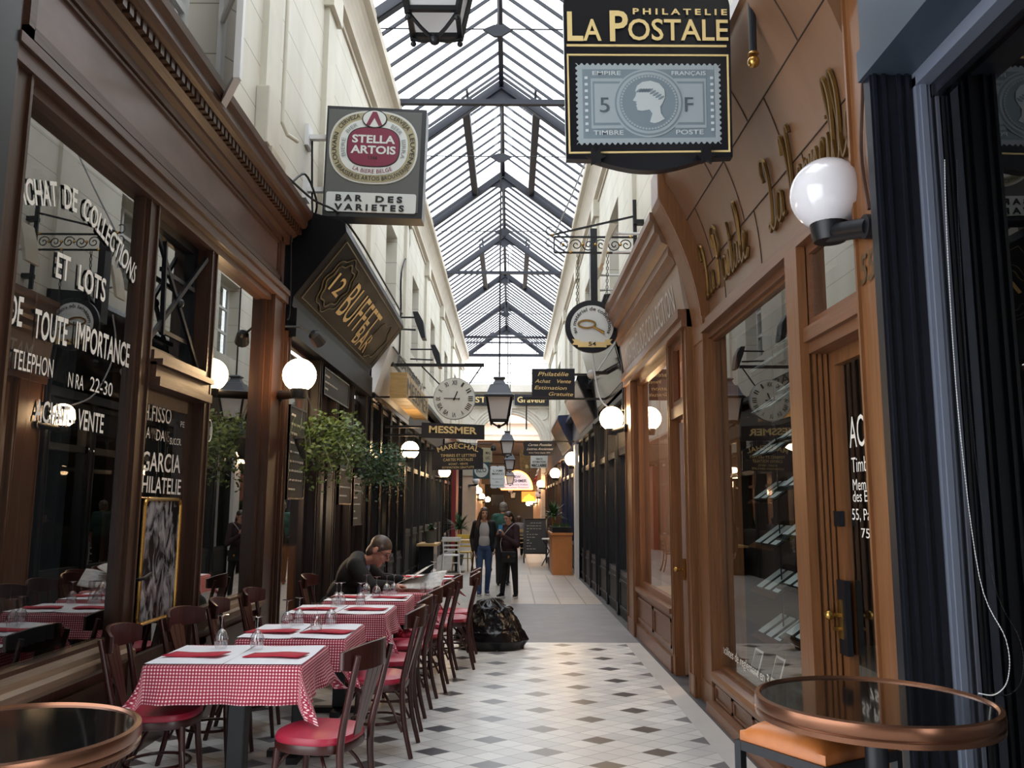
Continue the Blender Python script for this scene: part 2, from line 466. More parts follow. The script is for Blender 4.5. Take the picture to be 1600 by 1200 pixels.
struct(MB().quad((-3.2, -3, 0), (1.37, -3, 0), (1.37, 10.25, 0), (-3.2, 10.25, 0)).build('floor', M['tiles']))
struct(MB().quad((1.37, -3, 0), (1.54, -3, 0), (1.54, 10.25, 0), (1.37, 10.25, 0)).build('floor_border', M['border']))
struct(MB().quad((1.54, -3, 0), (2.6, -3, 0), (2.6, 40, 0), (1.54, 40, 0)).build('floor_gutter', M['gutter']))
struct(MB().quad((0.03, 10.25, 0), (1.54, 10.25, 0), (1.54, 14.2, 0), (0.03, 14.2, 0)).build('floor_screed', M['asphalt']))
struct(MB().quad((-3.2, 10.25, 0), (0.03, 10.25, 0), (0.03, 20, 0), (-3.2, 20, 0)).build('floor_concrete', M['concrete']))
struct(MB().quad((0.03, 14.2, 0), (1.54, 14.2, 0), (1.54, 20, 0), (0.03, 20, 0)).build('floor_flagstones', M['flags']))
struct(MB().quad((-3.2, 20, 0), (1.54, 20, 0), (1.54, 64, 0), (-3.2, 64, 0)).build('floor_far', M['flags_far']))

def upper_wall(name, x, out, holes, gaps, y0=-4.0, y1=39.0, z0=3.2, z1=8.0):
    """boarded upper wall with recessed window openings (ya, yb, za, zb)"""
    mb = MB()
    ys = sorted({y0, y1, *[h[0] for h in [*holes, *gaps]], *[h[1] for h in [*holes, *gaps]]})
    zs = sorted({z0, z1, *[h[2] for h in [*holes, *gaps]], *[h[3] for h in [*holes, *gaps]]})
    for a, b in zip(ys, ys[1:]):
        for c, d in zip(zs, zs[1:]):
            ym, zm = (a + b) / 2, (c + d) / 2
            if any(h[0] < ym < h[1] and h[2] < zm < h[3] for h in [*holes, *gaps]): continue
            mb.quad((x, a, c), (x, b, c), (x, b, d), (x, a, d))
    dp = out * 0.32
    for a, b, c, d in holes:
        mb.quad((x, a, c), (x + dp, a, c), (x + dp, a, d), (x, a, d)); mb.quad((x, b, c), (x + dp, b, c), (x + dp, b, d), (x, b, d))
        mb.quad((x, a, c), (x, b, c), (x + dp, b, c), (x + dp, a, c)); mb.quad((x, a, d), (x, b, d), (x + dp, b, d), (x + dp, a, d))
    return struct(mb.build(name, M['cream']))
HL = [(4.6, 6.05, 4.5, 6.9), (14.55, 15.95, 5.0, 6.8), (18.6, 19.9, 5.0, 6.8), (23.0, 24.3, 5.0, 6.8), (28.0, 29.4, 5.0, 6.8), (33, 34.4, 5.0, 6.8), (10.2, 11.4, 5.0, 6.6)]
HR = [(4.9, 6.3, 5.0, 6.9), (8.6, 10.0, 5.0, 6.9), (13.6, 14.9, 5.2, 6.8), (18.5, 19.9, 5.0, 6.8), (24, 25.4, 5.0, 6.8), (30, 31.4, 5.0, 6.8)]
upper_wall('wall_left', LW, -1, HL, [(-4, 8.4, 3.2, 4.6), (8.4, 13.3, 3.2, 4.5), (13.3, 39, 3.2, 3.9)])
upper_wall('wall_right', RW, 1, HR, [(-4, 3.45, 3.2, 4.3), (3.45, 7.4, 3.2, 4.4), (7.4, 39, 3.2, 3.7)])
nw = 0
for x, out, hs in ((LW, -1, HL), (RW, 1, HR)):
    for a, b, c, d in hs:
        nw += 1
        xx = x + out * 0.3; fr = MB(); 
        for y in (a + .03, (a + b) / 2, b - .03): fr.box(xx - .03, xx + .03, y - .035, y + .035, c, d)
        for z in (c + .04, c + (d - c) * .36, c + (d - c) * .68, d - .04): fr.box(xx - .025, xx + .025, a, b, z - .03, z + .03)
        w = struct(fr.build('window_%d' % nw, M['white_paint']))
        struct(MB().quad((xx + out * .01, a, c), (xx + out * .01, b, c), (xx + out * .01, b, d), (xx + out * .01, a, d)).build('window_pane', M['pane'], w))
        struct(MB().box(min(xx + out * 1.2, xx + out * .3), max(xx + out * 1.2, xx + out * .3), a - .5, b + .5, c - .3, d + .3).build('window_room', M['interior'], w))
# open casement leaf hinged into the passage on the near left window
h0 = V(LW, 6.03, 4.5); lf = MB(); ex = V(0.42, -0.72, 0).normalized() * .7
def cas(a, b, w=.05): lf.bar(h0 + ex * a[0] + V(0, 0, a[1]), h0 + ex * b[0] + V(0, 0, b[1]), w, .045)
cas((0, 0), (0, 2.3)); cas((1, 0), (1, 2.3)); cas((0, .02), (1, .02)); cas((0, 2.28), (1, 2.28)); cas((0, .8), (1, .8), .035); cas((0, 1.55), (1, 1.55), .035)
w = struct(lf.build('window_open_casement', M['white_paint']))
struct(MB().quad(h0, h0 + ex, h0 + ex + V(0, 0, 2.3), h0 + V(0, 0, 2.3)).build('window_pane', M['pane'], w))

# pilaster strips on the upper walls
for k_, y in enumerate((7.0, 9.3, 12.6, 17.0, 21.2, 26.0, 31.0, 36.0)):
    mb = MB(); mb.box(LW - .02, LW + .06, y, y + .42, 4.6, 7.9); mb.box(LW - .02, LW + .12, y - .05, y + .47, 7.5, 7.85)
    struct(mb.build('wall_pilaster', M['cream_plain']))
for y in (3.4, 7.2, 11.6, 16.6, 21.4, 26.5, 32.0, 37):
    mb = MB(); mb.box(RW - .06, RW + .02, y, y + .42, 4.4, 7.9); mb.box(RW - .12, RW + .02, y - .05, y + .47, 7.5, 7.85)
    struct(mb.build('wall_pilaster', M['cream_plain']))
# horizontal moulded frames round the wall fields
# coved cornices carrying the glass roof
def cove(name, xw, xe, s):
    pr = [(xw, 7.80), (xw - s * .07, 7.82), (xw - s * .07, 7.9), (xw - s * .04, 7.93), (xw - s * .05, 8.0)]
    d = abs(xw - xe) ; n = 6
    pr = [(xw - .1 * -s, 7.8), (xw - s * .03, 7.8), (xw - s * .03, 7.86), (xw - s * .10, 7.9), (xw - s * .10, 7.98), (xw - s * .07, 8.0)]
    tot = abs(xe - xw) + .16
    for i in range(1, n + 1):
        t = i / n; pr.append((xw - s * (.07 + (tot - .10) * t ** 1.7), 8.0 + .42 * (1 - (1 - t) ** 1.5)))
    pr += [(xw - s * tot, 8.44), (xw - s * tot, 8.6), (xw + s * .3, 8.62), (xw + s * .3, 7.8)]
    return struct(MB().extrude_y(pr, -4, 39).build(name, M['beige']))
cove('trim_3', LW, EL, -1)
cove('trim_4', RW, ER, 1)

# glass roof
def roof_z(x): return RZ - abs(x - RX) * (RZ - EZ) / (ER - RX)
SL = (RZ - EZ) / (ER - RX)
TR = [2.2, 6.8, 11.3, 15.8, 20.4, 25.2, 29.7, 34.2, 38.9]
RAISED = [(15.8, 20.4), (25.2, 29.7), (6.8, 11.3)]
for y in TR:
    mb = MB()
    for s in (-1, 1):
        xe = RX + s * 1.92
        mb.bar((RX, y, RZ - .05), (xe, y, roof_z(xe) - .05), .12, .17)
        mb.bar((RX, y - .06, RZ - .13), (xe, y - .06, roof_z(xe) - .13), .05, .03)
    for s in (-1, 1):     # curved haunches under the ridge
        mb.prism([(RX, RZ - .1), (RX + s * .62, roof_z(RX + .62) - .1), (RX + s * .40, RZ - .42), (RX + s * .16, RZ - .36), (RX, RZ - .46)], (0, .05, 0), (0, y - .03, 0))
    struct(mb.build('roof_truss', M['roof_iron']))
mb = MB()
mb.bar((RX, 2.2, RZ), (RX, 39, RZ), .09, .13)
for a, b in RAISED:
    for s in (-1, 1):
        x = RX + s * .71; mb.bar((x, a, roof_z(x)), (x, b, roof_z(x)), .15, .20)
        mb.bar((x - s * .02, a, roof_z(x) + .38), (x - s * .02, b, roof_z(x) + .38), .05, .05)
struct(mb.build('roof_ridge_and_purlins', M['roof_iron']))
mb = MB()
y = 2.2
while y < 38.9:
    rz = [r for r in RAISED if r[0] - .05 < y < r[1] + .05]
    for s in (-1, 1):
        xe = RX + s * 1.9
        if rz:
            xm = RX + s * .71
            mb.bar((xm, y, roof_z(xm)), (xe, y, roof_z(xe)), .035, .05)
            mb.bar((RX, y, RZ + .36), (xm + s * .1, y, roof_z(xm + s * .1) + .36), .03, .045)
        else: mb.bar((RX, y, RZ), (xe, y, roof_z(xe)), .035, .05)
    y += .46
for a, b in RAISED: mb.bar((RX, a, RZ + .38), (RX, b, RZ + .38), .07, .09)
struct(mb.build('roof_glazing_bars', M['roof_iron']))
mb = MB()
for s in (-1, 1):
    xe = RX + s * 1.95
    mb.quad((RX, 2.2, RZ + .03), (RX, 39, RZ + .03), (xe, 39, roof_z(xe) + .03), (xe, 2.2, roof_z(xe) + .03))
struct(mb.build('roof_glass', M['roof_glass']))
for y, r in ((11.6, .012), (16.2, .012), (20.9, .012), (30.3, .012)):
    mb = MB(); mb.tube([(LW, y, 8.62), (RW, y, 8.62)], r, 6); mb.tube([(RX, y, 8.56), (RX, y, 10)], r, 6)
    mb.prism([(RX - .22, 8.61), (RX - .06, 8.68), (RX + .06, 8.68), (RX + .22, 8.61), (RX + .05, 8.5), (RX - .05, 8.5)], (0, .05, 0), (0, y - .02, 0))
    struct(mb.build('roof_tie_rod', M['roof_iron']))
for y in (13.9, 24.8, 34.7): struct(MB().bar((LW, y, 8.62), (RW, y, 8.62), .09, .09).build('roof_tie_beam', M['roof_iron']))
# glazed gable screen above the end wall
mb = MB()
for z in (8.55, 9.15): mb.bar((EL, 38.6, z), (ER, 38.6, z), .08, .14 if z < 9 else .07)
for x in (-1.6, -.9, -.22, .5, 1.2): mb.bar((x, 38.6, 8.55), (x, 38.6, 9.5), .035)
mb.prism([(-1.3, 9.2), (-.95, 9.62), (.5, 9.62), (.86, 9.2), (.55, 9.38), (.1, 9.5), (-.54, 9.5), (-1.0, 9.38)], (0, .05, 0), (0, 38.5, 0))
for z in (8.2, 7.75, 7.3): mb.bar((LW, 38.85, z), (RW, 38.85, z), .03, .03)
struct(mb.build('roof_gable_screen', M['roof_iron']))
# unseen ceiling and wall around the camera, added to block skylight and darken foreground
struct(MB().box(-2.4, 2.0, -4, 2.1, 8.7, 8.8).build('ceiling_light_block', M['white_plaster']))
struct(MB().quad((-3.2, -3, 0), (2.6, -3, 0), (2.6, -3, 8.8), (-3.2, -3, 8.8)).build('wall_light_block', M['interior_b']))

# end wall with its arch
mb = MB(); cx, cz, r = -0.07, 4.35, 1.5; yy = Y_END
A = arc(cx, cz, r, 180, 0, 24, yy)
for p, q in zip(A, A[1:]): mb.quad(p, q, V(q.x, yy, 7.2), V(p.x, yy, 7.2)); mb.quad(p, q, q + V(0, .5, 0), p + V(0, .5, 0))
mb.quad((-3, yy, 2.9), (cx - r, yy, 2.9), (cx - r, yy, 7.2), (-3, yy, 7.2)); mb.quad((cx + r, yy, 2.9), (2.6, yy, 2.9), (2.6, yy, 7.2), (cx + r, yy, 7.2))
struct(mb.build('wall_end', M['white_plaster']))
mb = MB()
for rr, w in ((1.53, .05), (1.64, .035), (1.78, .03), (1.92, .06)):
    mb.tube(arc(cx, cz, rr, 180, 0, 32, yy - .02), w, 8)
mb.box(-2.3, 1.9, yy - .25, yy, 6.85, 7.2); mb.box(-2.3, 1.9, yy - .12, yy, 6.1, 6.2)
mb.prism([(cx - .12, 5.8), (cx + .12, 5.8), (cx + .18, 6.75), (cx - .18, 6.75)], (0, -.16, 0), (0, yy, 0))
for s in (-1, 1): mb.tube(arc(cx + s * 1.55, 5.85, .28, 0, 360, 20, yy - .02), .03, 6)
struct(mb.build('trim_5', M['white_plaster']))
for s, x0, x1, nm in ((-1, -3.0, -1.57, 'pier_left'), (1, 1.43, 2.6, 'pier_right')):
    mb = MB(); mb.box(x0, x1, yy - .12, yy + .5, 0, 2.95)
    struct(mb.build('wall_' + nm, M['peach']))
    mb = MB(); mb.box(x0, x1 + .06 if s < 0 else x1, yy - .2, yy + .5, 2.95, 3.05); mb.box(x0, x1, yy - .16, yy + .5, 3.05, 3.5); mb.box(x0 if s < 0 else x0 - .08, x1 + .08, yy - .24, yy + .5, 3.5, 3.7)
    struct(mb.build('trim_' + nm, M['beige']))
# the second, lower passage behind the arch
mb = MB()
mb.quad((-1.9, 39.5, 0), (-1.9, 64, 0), (-1.9, 64, 7), (-1.9, 39.5, 7)); mb.quad((1.75, 39.5, 0), (1.75, 64, 0), (1.75, 64, 7), (1.75, 39.5, 7))
struct(mb.build('wall_second_passage', M['peach']))
struct(MB().box(-1.9, 1.75, 44.3, 44.6, 5.0, 7.0).build('wall_tympanum', M['white_plaster']))
mb = MB(); mb.box(-1.9, 1.75, 44.1, 44.3, 5.0, 5.2); mb.box(-1.9, 1.75, 44.1, 44.3, 5.9, 6.02); mb.box(-1.9, 1.75, 44.2, 44.3, 5.3, 5.36)
struct(mb.build('trim_6', M['white_plaster']))
struct(MB().box(-1.9, 1.75, 44.6, 64, 4.9, 5.0).build('ceiling_second_passage', mat('brown_ceiling', '4a3c36', .7)))
struct(MB().box(-1.9, 1.75, 56, 56.2, 3.0, 5.0).build('wall_lintel', mat('grey_beige_wall', '8d877d', .7)))
struct(MB().box(-1.9, 1.75, 63.8, 64, 0, 5.0).build('wall_back', mat('dark_end_wall', '3b3836', .7)))

# ------------------------------------------------------------------ shopfront pieces
def interior(root, x0, x1, y0, y1, z0, z1, m, name='interior'):
    """the room behind the glass: back, sides, floor and ceiling; open towards the passage (x0)"""
    mb = MB()
    mb.quad((x1, y0, z0), (x1, y1, z0), (x1, y1, z1), (x1, y0, z1))
    mb.quad((x0, y0, z0), (x1, y0, z0), (x1, y0, z1), (x0, y0, z1)); mb.quad((x0, y1, z0), (x1, y1, z0), (x1, y1, z1), (x0, y1, z1))
    mb.quad((x0, y0, z0), (x1, y0, z0), (x1, y1, z0), (x0, y1, z0)); mb.quad((x0, y0, z1), (x1, y0, z1), (x1, y1, z1), (x0, y1, z1))
    return mb.build(name, m, root)

def panel_frame(mb, x, s, y0, y1, z0, z1, w=.05, t=.025):
    """raised moulding around a panel on a wall plane x, standing out towards s"""
    a, b = sorted((x, x + s * t))
    mb.box(a, b, y0, y1, z0, z0 + w); mb.box(a, b, y0, y1, z1 - w, z1); mb.box(a, b, y0, y0 + w, z0, z1); mb.box(a, b, y1 - w, y1, z0, z1)

def ring(mb, x0, x1, y0, y1, z0, z1, w):
    mb.box(x0, x1, y0, y1, z0, z0 + w); mb.box(x0, x1, y0, y1, z1 - w, z1); mb.box(x0, x1, y0, y0 + w, z0 + w, z1 - w); mb.box(x0, x1, y1 - w, y1, z0 + w, z1 - w)

def post(root, m, x0, x1, y0, y1, z0, z1, s):
    mb = MB(); mb.box(x0, x1, y0, y1, z0, z1)
    f = x1 if s > 0 else x0
    for a in (y0 + .012, y1 - .032): mb.box(min(f, f + s * .015), max(f, f + s * .015), a, a + .02, z0, z1)
    mb.box(min(f, f + s * .012), max(f, f + s * .012), y0 - .01, y1 + .01, z0, z0 + .18)
    return mb.build('post', m, root)

tag(MB().box(-2.55, -2.26, 3.2, 3.58, 0, 4.7).build('neighbouring_shop_post', M['navy_paint'], None, loc=(-2.4, 3.4, 0)), 'dark navy post of the neighbouring shop at the far left edge', 'post')
# ---- left: old dark wood stamp dealer's shopfront
s1 = thing('shopfront', 'dark varnished wood stamp dealer shopfront with white window lettering, left of the gingham tables', 'shopfront', (-2.4, 6, 0))
for a, b, xf_ in ((3.60, 3.775, -2.3), (5.21, 5.38, -2.352), (6.33, 6.48, -2.345), (7.92, 8.32, -2.3)): post(s1, M['wood_l'], -2.5, xf_, a, b, 0, 3.64, 1)
mb = MB(); mb.box(-2.5, -2.27, 3.58, 8.35, 3.62, 3.74); mb.box(-2.5, -2.32, 3.58, 8.35, 3.56, 3.62); mb.box(-2.5, -2.25, 3.58, 8.35, 3.7, 3.75)
mb.build('beam', M['wood_lh'], s1)
mb = MB(); mb.box(-2.5, -2.33, 3.58, 8.35, 3.75, 4.3); fr = MB()
panel_frame(fr, -2.33, 1, 3.70, 8.15, 3.80, 4.26, .05, .035); panel_frame(fr, -2.33, 1, 3.76, 8.09, 3.86, 4.20, .02, .02)
mb.build('frieze', M['wood_frieze'], s1); fr.build('frieze_moulding', M['wood_lh'], s1)
pr = [(-2.5, 4.26), (-2.30, 4.26), (-2.27, 4.30), (-2.27, 4.33), (-2.22, 4.36), (-2.22, 4.42), (-2.14, 4.44), (-2.12, 4.47), (-2.12, 4.52), (-2.08, 4.55), (-2.07, 4.60), (-2.5, 4.66)]
cn = MB().extrude_y(pr, 3.45, 8.4).build('cornice', M['wood_lh'], s1)
mb = MB(); y = 3.65
while y < 8.35: mb.box(-2.22, -2.175, y, y + .05, 4.36, 4.425); y += .085
mb.build('dentils', M['wood_l'], cn)
for a, b in ((3.775, 5.21), (6.48, 7.92)):
    mb = MB(); mb.box(-2.5, -2.33, a, b, 0, .66); panel_frame(mb, -2.33, 1, a + .06, b - .06, .2, .6, .04, .03); mb.box(-2.5, -2.29, a, b, 0, .14)
    mb.build('stall_riser', M['wood_l'], s1)
SILLM = mat('worn_sill_wood', '6f5a48', .5, var=.3, scale=6, stretch=WH)
for a, b in ((3.775, 5.21), (6.48, 7.92)):
    mb = MB(); mb.extrude_y([(-2.5, .66), (-2.29, .66), (-2.27, .69), (-2.24, .70), (-2.24, .735), (-2.27, .75), (-2.28, .78), (-2.5, .80)], a, b)
    mb.build('window_sill', SILLM, s1)
def pane(root, x, y0, y1, z0, z1, m='pane'):
    return MB().quad((x, y0, z0), (x, y1, z0), (x, y1, z1), (x, y0, z1)).build('window_pane', M[m], root)
def sash(root, x0, x1, y0, y1, z0, z1, w, m): 
    mb = MB(); ring(mb, x0, x1, y0, y1, z0, z1, w); return mb.build('sash', m, root)
for a, b in ((3.775, 5.21), (6.48, 7.92)):
    sash(s1, -2.43, -2.36, a, b, .78, 3.6, .03, M['wood_l']); p = pane(s1, -2.395, a + .02, b - .02, .80, 3.58)
    if b < 6: pane_big = p
    else: pane_3 = p
# door with glazed leaf and iron-braced transom
d1 = MB(); ring(d1, -2.47, -2.41, 5.42, 6.33, 0, 2.36, .10); d1.box(-2.46, -2.42, 5.5, 6.25, .1, .62)
door1 = d1.build('door', M['wood_l'], s1)
MB().quad((-2.44, 5.5, .6), (-2.44, 6.25, .6), (-2.44, 6.25, 2.3), (-2.44, 5.5, 2.3)).build('door_pane', M['pane'], door1)
mb = MB(); mb.tube([(-2.42, 5.47, 1.12), (-2.36, 5.47, 1.12), (-2.345, 5.5, 1.125), (-2.34, 5.60, 1.15)], .011, 8); mb.box(-2.42, -2.405, 5.45, 5.49, 1.05, 1.2)
mb.build('door_handle', M['iron'], door1)
mb = MB(); mb.box(-2.5, -2.28, 5.4, 6.36, 2.36, 2.42); mb.box(-2.5, -2.31, 5.4, 6.36, 2.42, 2.52); mb.box(-2.5, -2.27, 5.4, 6.36, 2.50, 2.54); mb.box(-2.5, -2.33, 5.4, 6.36, 2.54, 2.6)
mb.build('transom_bar', M['wood_lh'], s1)
mb = MB(); ring(mb, -2.50, -2.44, 5.42, 6.33, 2.6, 3.56, .06)
for a, b in (((-2.42, 5.45, 3.5), (-2.38, 6.28, 2.62)), ((-2.42, 5.45, 2.64), (-2.36, 6.3, 3.48)), ((-2.4, 5.62, 3.4), (-2.4, 5.66, 2.75)), ((-2.41, 5.6, 3.2), (-2.41, 6.2, 3.2)), ((-2.41, 5.6, 2.78), (-2.41, 6.2, 2.78))):
    mb.bar(a, b, .022, .03)
mb.ball((-2.39, 5.9, 3.03), .035, 10, 8)
tw = mb.build('transom_window', M['iron'], s1)
MB().quad((-2.48, 5.45, 2.62), (-2.48, 6.3, 2.62), (-2.48, 6.3, 3.54), (-2.48, 5.45, 3.54)).build('transom_pane', M['pane'], tw)
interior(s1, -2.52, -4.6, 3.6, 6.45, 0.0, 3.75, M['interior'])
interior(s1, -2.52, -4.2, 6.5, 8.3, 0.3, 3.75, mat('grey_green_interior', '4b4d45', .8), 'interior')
# dark curtains and a display shelf seen through the big pane
mb = MB()
for y0, y1 in ((3.85, 4.25), (4.5, 5.16)):
    k = 24
    vs = [(-2.75 + .04 * sin(i * 1.9), y0 + (y1 - y0) * i / k, z) for i in range(k + 1) for z in (.8, 3.5)]
    mb.add(vs, [(2 * i, 2 * i + 2, 2 * i + 3, 2 * i + 1) for i in range(k)])
mb.build('curtain', mat('dark_curtain', '1f2126', .9), s1, smooth=True)
mb = MB(); mb.box(-2.9, -2.52, 6.55, 7.9, .74, .78); mb.build('display_shelf', mat('slate_grey_shelf', '4d4f4e', .6), s1)
for (y, z, w, h, c) in ((7.0, 1.7, .10, .16, '8f8f8a'), (7.2, 1.72, .13, .2, '72736e'), (7.05, 1.45, .12, .14, '9a9a95'), (7.3, 1.4, .1, .24, '8a8a84'), (6.95, 1.12, .09, .3, '94948e'), (7.15, 1.2, .16, .2, '80807a'), (7.4, 1.75, .12, .12, '9a9890')):
    nb = MB(); nb.box(-3.0, -2.99, y, y + w, z, z + h)
    nb.build('pinned_sheet', mat('pinned_sheet_grey', c, .8), s1)
# lettering on the panes
XP = -2.385
def PX(x, y, X=XP): return at(x, y, X=X)
mb = MB(); up = V(0, 0, 1)
mb.along('ACHAT  DE  COLLECTIONS', [PX(28, 318), PX(60, 320), PX(92, 322), PX(118, 330), PX(142, 350), PX(163, 376), PX(184, 404), PX(196, 424), PX(209, 444)], .13, .018, (1, 0, 0))
mb.fit('ET', PX(87, 432), PX(108, 440), up * .14, .018); mb.fit('LOTS', PX(122, 450), PX(164, 472), up * .14, .018)
mb.fit('DE', PX(12, 505), PX(34, 510), up * .15, .018); mb.fit('TOUTE', PX(52, 526), PX(104, 540), up * .15, .018); mb.fit('IMPORTANCE', PX(117, 542), PX(201, 574), up * .15, .018)
mb.fit('TELEPHON', PX(19, 575), PX(82, 590), up * .10, .002); mb.fit('N RA', PX(106, 604), PX(130, 610), up * .085, .002); mb.fit('22-30', PX(140, 610), PX(175, 620), up * .085, .002)
mb.fit('ACHAT - VENTE', PX(53, 657), PX(161, 677), up * .115, .012)
mb.fit("' '", PX(138, 708), PX(147, 712), up * .03)
mb.build('lettering', M['white_letter'], s1)
mb = MB(); D = lambda x, y: at(x, y, X=-2.425)
mb.fit('H.FISSO', D(224, 655), D(267, 663), up * .115, .002); mb.fit('PER', D(282, 667), D(292, 669), up * .045)
mb.fit('A', D(228, 684), D(234, 685), up * .08); mb.fit('DA', D(244, 688), D(257, 690), up * .08); mb.fit('SUCCR.', D(265, 694), D(283, 696), up * .05)
mb.fit('GARCIA', D(221, 735), D(281, 739), up * .135, .008); mb.fit('PHILATELIE', D(213, 768), D(282, 773), up * .115, .008)
mb.build('lettering', M['white_letter'], s1)
mb = MB(); mb.fit('MME', D(235, 685), D(244, 687), up * .08); mb.fit('NE', D(257, 690), D(264, 691), up * .08); mb.build('lettering', M['ghost_letter'], s1)
mb = MB(); c11 = PX(327, 673); mb.tube([c11 + V(0, .055 * cos(t * pi / 12), .085 * sin(t * pi / 12)) for t in range(24)], .005, 6, closed=True)
mb.fit('11', c11 + V(0, -.03, -.035), c11 + V(0, .03, -.035), up * .07, .01)
mb.build('house_number', M['white_letter'], s1)
# gold-framed photograph hung on the door
pf = thing('framed_picture', 'tall black and white photograph in a rounded gold frame on the dark shop door', 'picture', (-2.4, 5.9, .8))
P0, P1 = at(215, 975, X=-2.40), at(272, 965, X=-2.40); yA, yB, zA, zB = P0.y, P1.y, .82, 1.63
mb = MB(); rr = .05; pts = []
for cy, cz_, a0 in ((yB - rr, zB - rr, 0), (yA + rr, zB - rr, 90), (yA + rr, zA + rr, 180), (yB - rr, zA + rr, 270)):
    pts += [V(-2.405, cy + rr * cos(math.radians(a0 + i * 22.5)), cz_ + rr * sin(math.radians(a0 + i * 22.5))) for i in range(5)]
mb.tube(pts, .014, 8, closed=True); mb.build('frame', M['brass'], pf, smooth=True)
m, nt, p, N, L = new_mat('monochrome_street_photograph')
tc = N('ShaderNodeTexCoord'); n1 = N('ShaderNodeTexNoise'); n1.inputs['Scale'].default_value = 7; n1.inputs['Detail'].default_value = 5; n1.inputs['Distortion'].default_value = 1.2
mp = N('ShaderNodeMapping'); mp.inputs['Scale'].default_value = (1, 1.6, .8); L(tc.outputs['Object'], mp.inputs[0]); L(mp.outputs[0], n1.inputs['Vector'])
cr = N('ShaderNodeValToRGB'); e = cr.color_ramp.elements; e[0].position = .42; e[0].color = (.008, .008, .009, 1); e[1].position = .62; e[1].color = (.32, .31, .32, 1)
L(n1.outputs['Fac'], cr.inputs[0]); L(cr.outputs[0], p.inputs['Base Color']); p.inputs['Roughness'].default_value = .15
MB().box(-2.42, -2.405, yA + .015, yB - .015, zA + .015, zB - .015).build('photograph', m, pf)

# ---- left: the bar with its slanted black sign box
s2 = thing('shopfront', 'black bar shopfront with slanted gold-lettered sign box above the seated man', 'shopfront', (-2.4, 11, 0))
mb = MB(); fx = -2.24
ends = [(-2.45, 3.55), (-2.25, 3.62), (-2.24, 3.72), (-1.72, 4.42), (-1.74, 4.52), (-2.2, 4.66), (-2.45, 4.70)]
mb.extrude_y(ends, 8.42, 13.2); mb.box(-2.45, -2.2, 8.42, 13.2, 3.3, 3.6)
sb = mb.build('sign_box', M['sign_gloss'], s2)
def SB(y, t, off=.006):   # point on the slanted face: along y, up the slope t
    a, b = V(-2.24, y, 3.72), V(-1.72, y, 4.42); n = V(.80, 0, -.6)
    return a.lerp(b, t) + n * off
mb = MB()
for a, b in (((8.62, .06), (13.0, .06)), ((8.62, .93), (13.0, .93)), ((8.62, .06), (8.62, .93)), ((13.0, .06), (13.0, .93))): mb.bar(SB(*a), SB(*b), .012, .006)
for k, R0 in ((0, .42), (1, .33)):
    pts = [SB(9.3 + (R0 + .03 * sin(q * 8)) * 1.15 * cos(q), .5 + (R0 + .03 * sin(q * 8)) * 0.9 * sin(q)) for q in [i * 2 * pi / 48 for i in range(48)]]
    mb.tube(pts, .006 + .003 * k, 5, closed=True)
pts = [SB(12.35 + (.42 + .04 * sin(q * 6)) * cos(q), .45 + (.33 + .04 * sin(q * 6)) * sin(q)) for q in [i * 2 * pi / 48 for i in range(48)]]
mb.tube(pts, .008, 5, closed=True)
mb.build('sign_border', mat('tarnished_gold_line', '6e6247', .4), sb)
mb = MB(); ux = lambda y0, y1, t0: (SB(y0, t0), SB(y1, t0)); sl = SB(9, 1) - SB(9, 0)
a, b = ux(9.08, 9.52, .38); mb.fit('12', a, b, sl * .27, .01)
a, b = ux(9.85, 11.75, .24); mb.fit('BUFFET', a, b, sl * .56, .0)
a, b = ux(11.2, 12.1, .12); mb.fit('BAR', a, b, sl * .34, .0)
mb.build('sign_lettering', M['gold'], sb)
for a, b in ((8.36, 8.52), (9.85, 10.0), (10.85, 11.0), (11.95, 12.1), (13.1, 13.3)): post(s2, M['wood_l'] if a < 9 else mat('black_brown_door_wood', '231a18', .35), -2.45, -2.28, a, b, 0, 3.35, 1)
mb = MB()
for a, b in ((8.52, 9.85), (10.0, 10.85), (11.0, 11.95), (12.1, 13.1)): ring(mb, -2.44, -2.38, a, b, .05, 3.2, .07)
mb.build('door_frames', mat('black_brown_frames', '1c1514', .35), s2)
for a, b in ((12.1, 13.1), (11.0, 11.95)):
    mb = MB(); mb.box(-2.44, -2.36, a, b, 0, .55); panel_frame(mb, -2.36, 1, a + .1, b - .1, .12, .48); mb.build('stall_riser', M['black_paint'], s2)
for a, b in ((8.52, 9.85), (10.0, 10.85), (11.0, 11.95), (12.1, 13.1)): pane(s2, -2.41, a + .06, b - .06, .1, 3.15)
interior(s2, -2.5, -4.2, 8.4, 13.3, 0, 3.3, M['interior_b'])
mb = MB(); mb.box(-2.86, -2.82, 11.2, 13.2, 1.75, 3.28); mb.box(-3.3, -3.26, 9.2, 10.6, 1.7, 3.28); mb.build('red_partition', M['red_wall'], s2)
mb = MB(); mb.box(-3.5, -3.1, 12.3, 13.2, .1, 1.0); mb.build('bar_counter', M['orange_wood'], s2)

# hanging bracket lamp helper
def spot_lamp(name, label, base, tip, aim, group=None):
    t = thing(name, label, 'lamp', base, 0, group)
    b, e = Vector(base), Vector(tip); a = Vector(aim).normalized()
    MB().tube([b, b.lerp(e, .5) + V(0, 0, .05), e], .012, 8).build('arm', M['iron'], t)
    mb = MB(); u = a.orthogonal().normalized(); w = a.cross(u)
    n = 10; q0, q1 = e - a * .06, e + a * .1
    mb.tube([q0, q0 + a * .03, q1], [.03, .06, .075], 12); mb.build('lamp_head', M['iron'], t)
    return t

M['riser'] = mat('matt_black_riser', '14161a', .6, var=.3, scale=8)
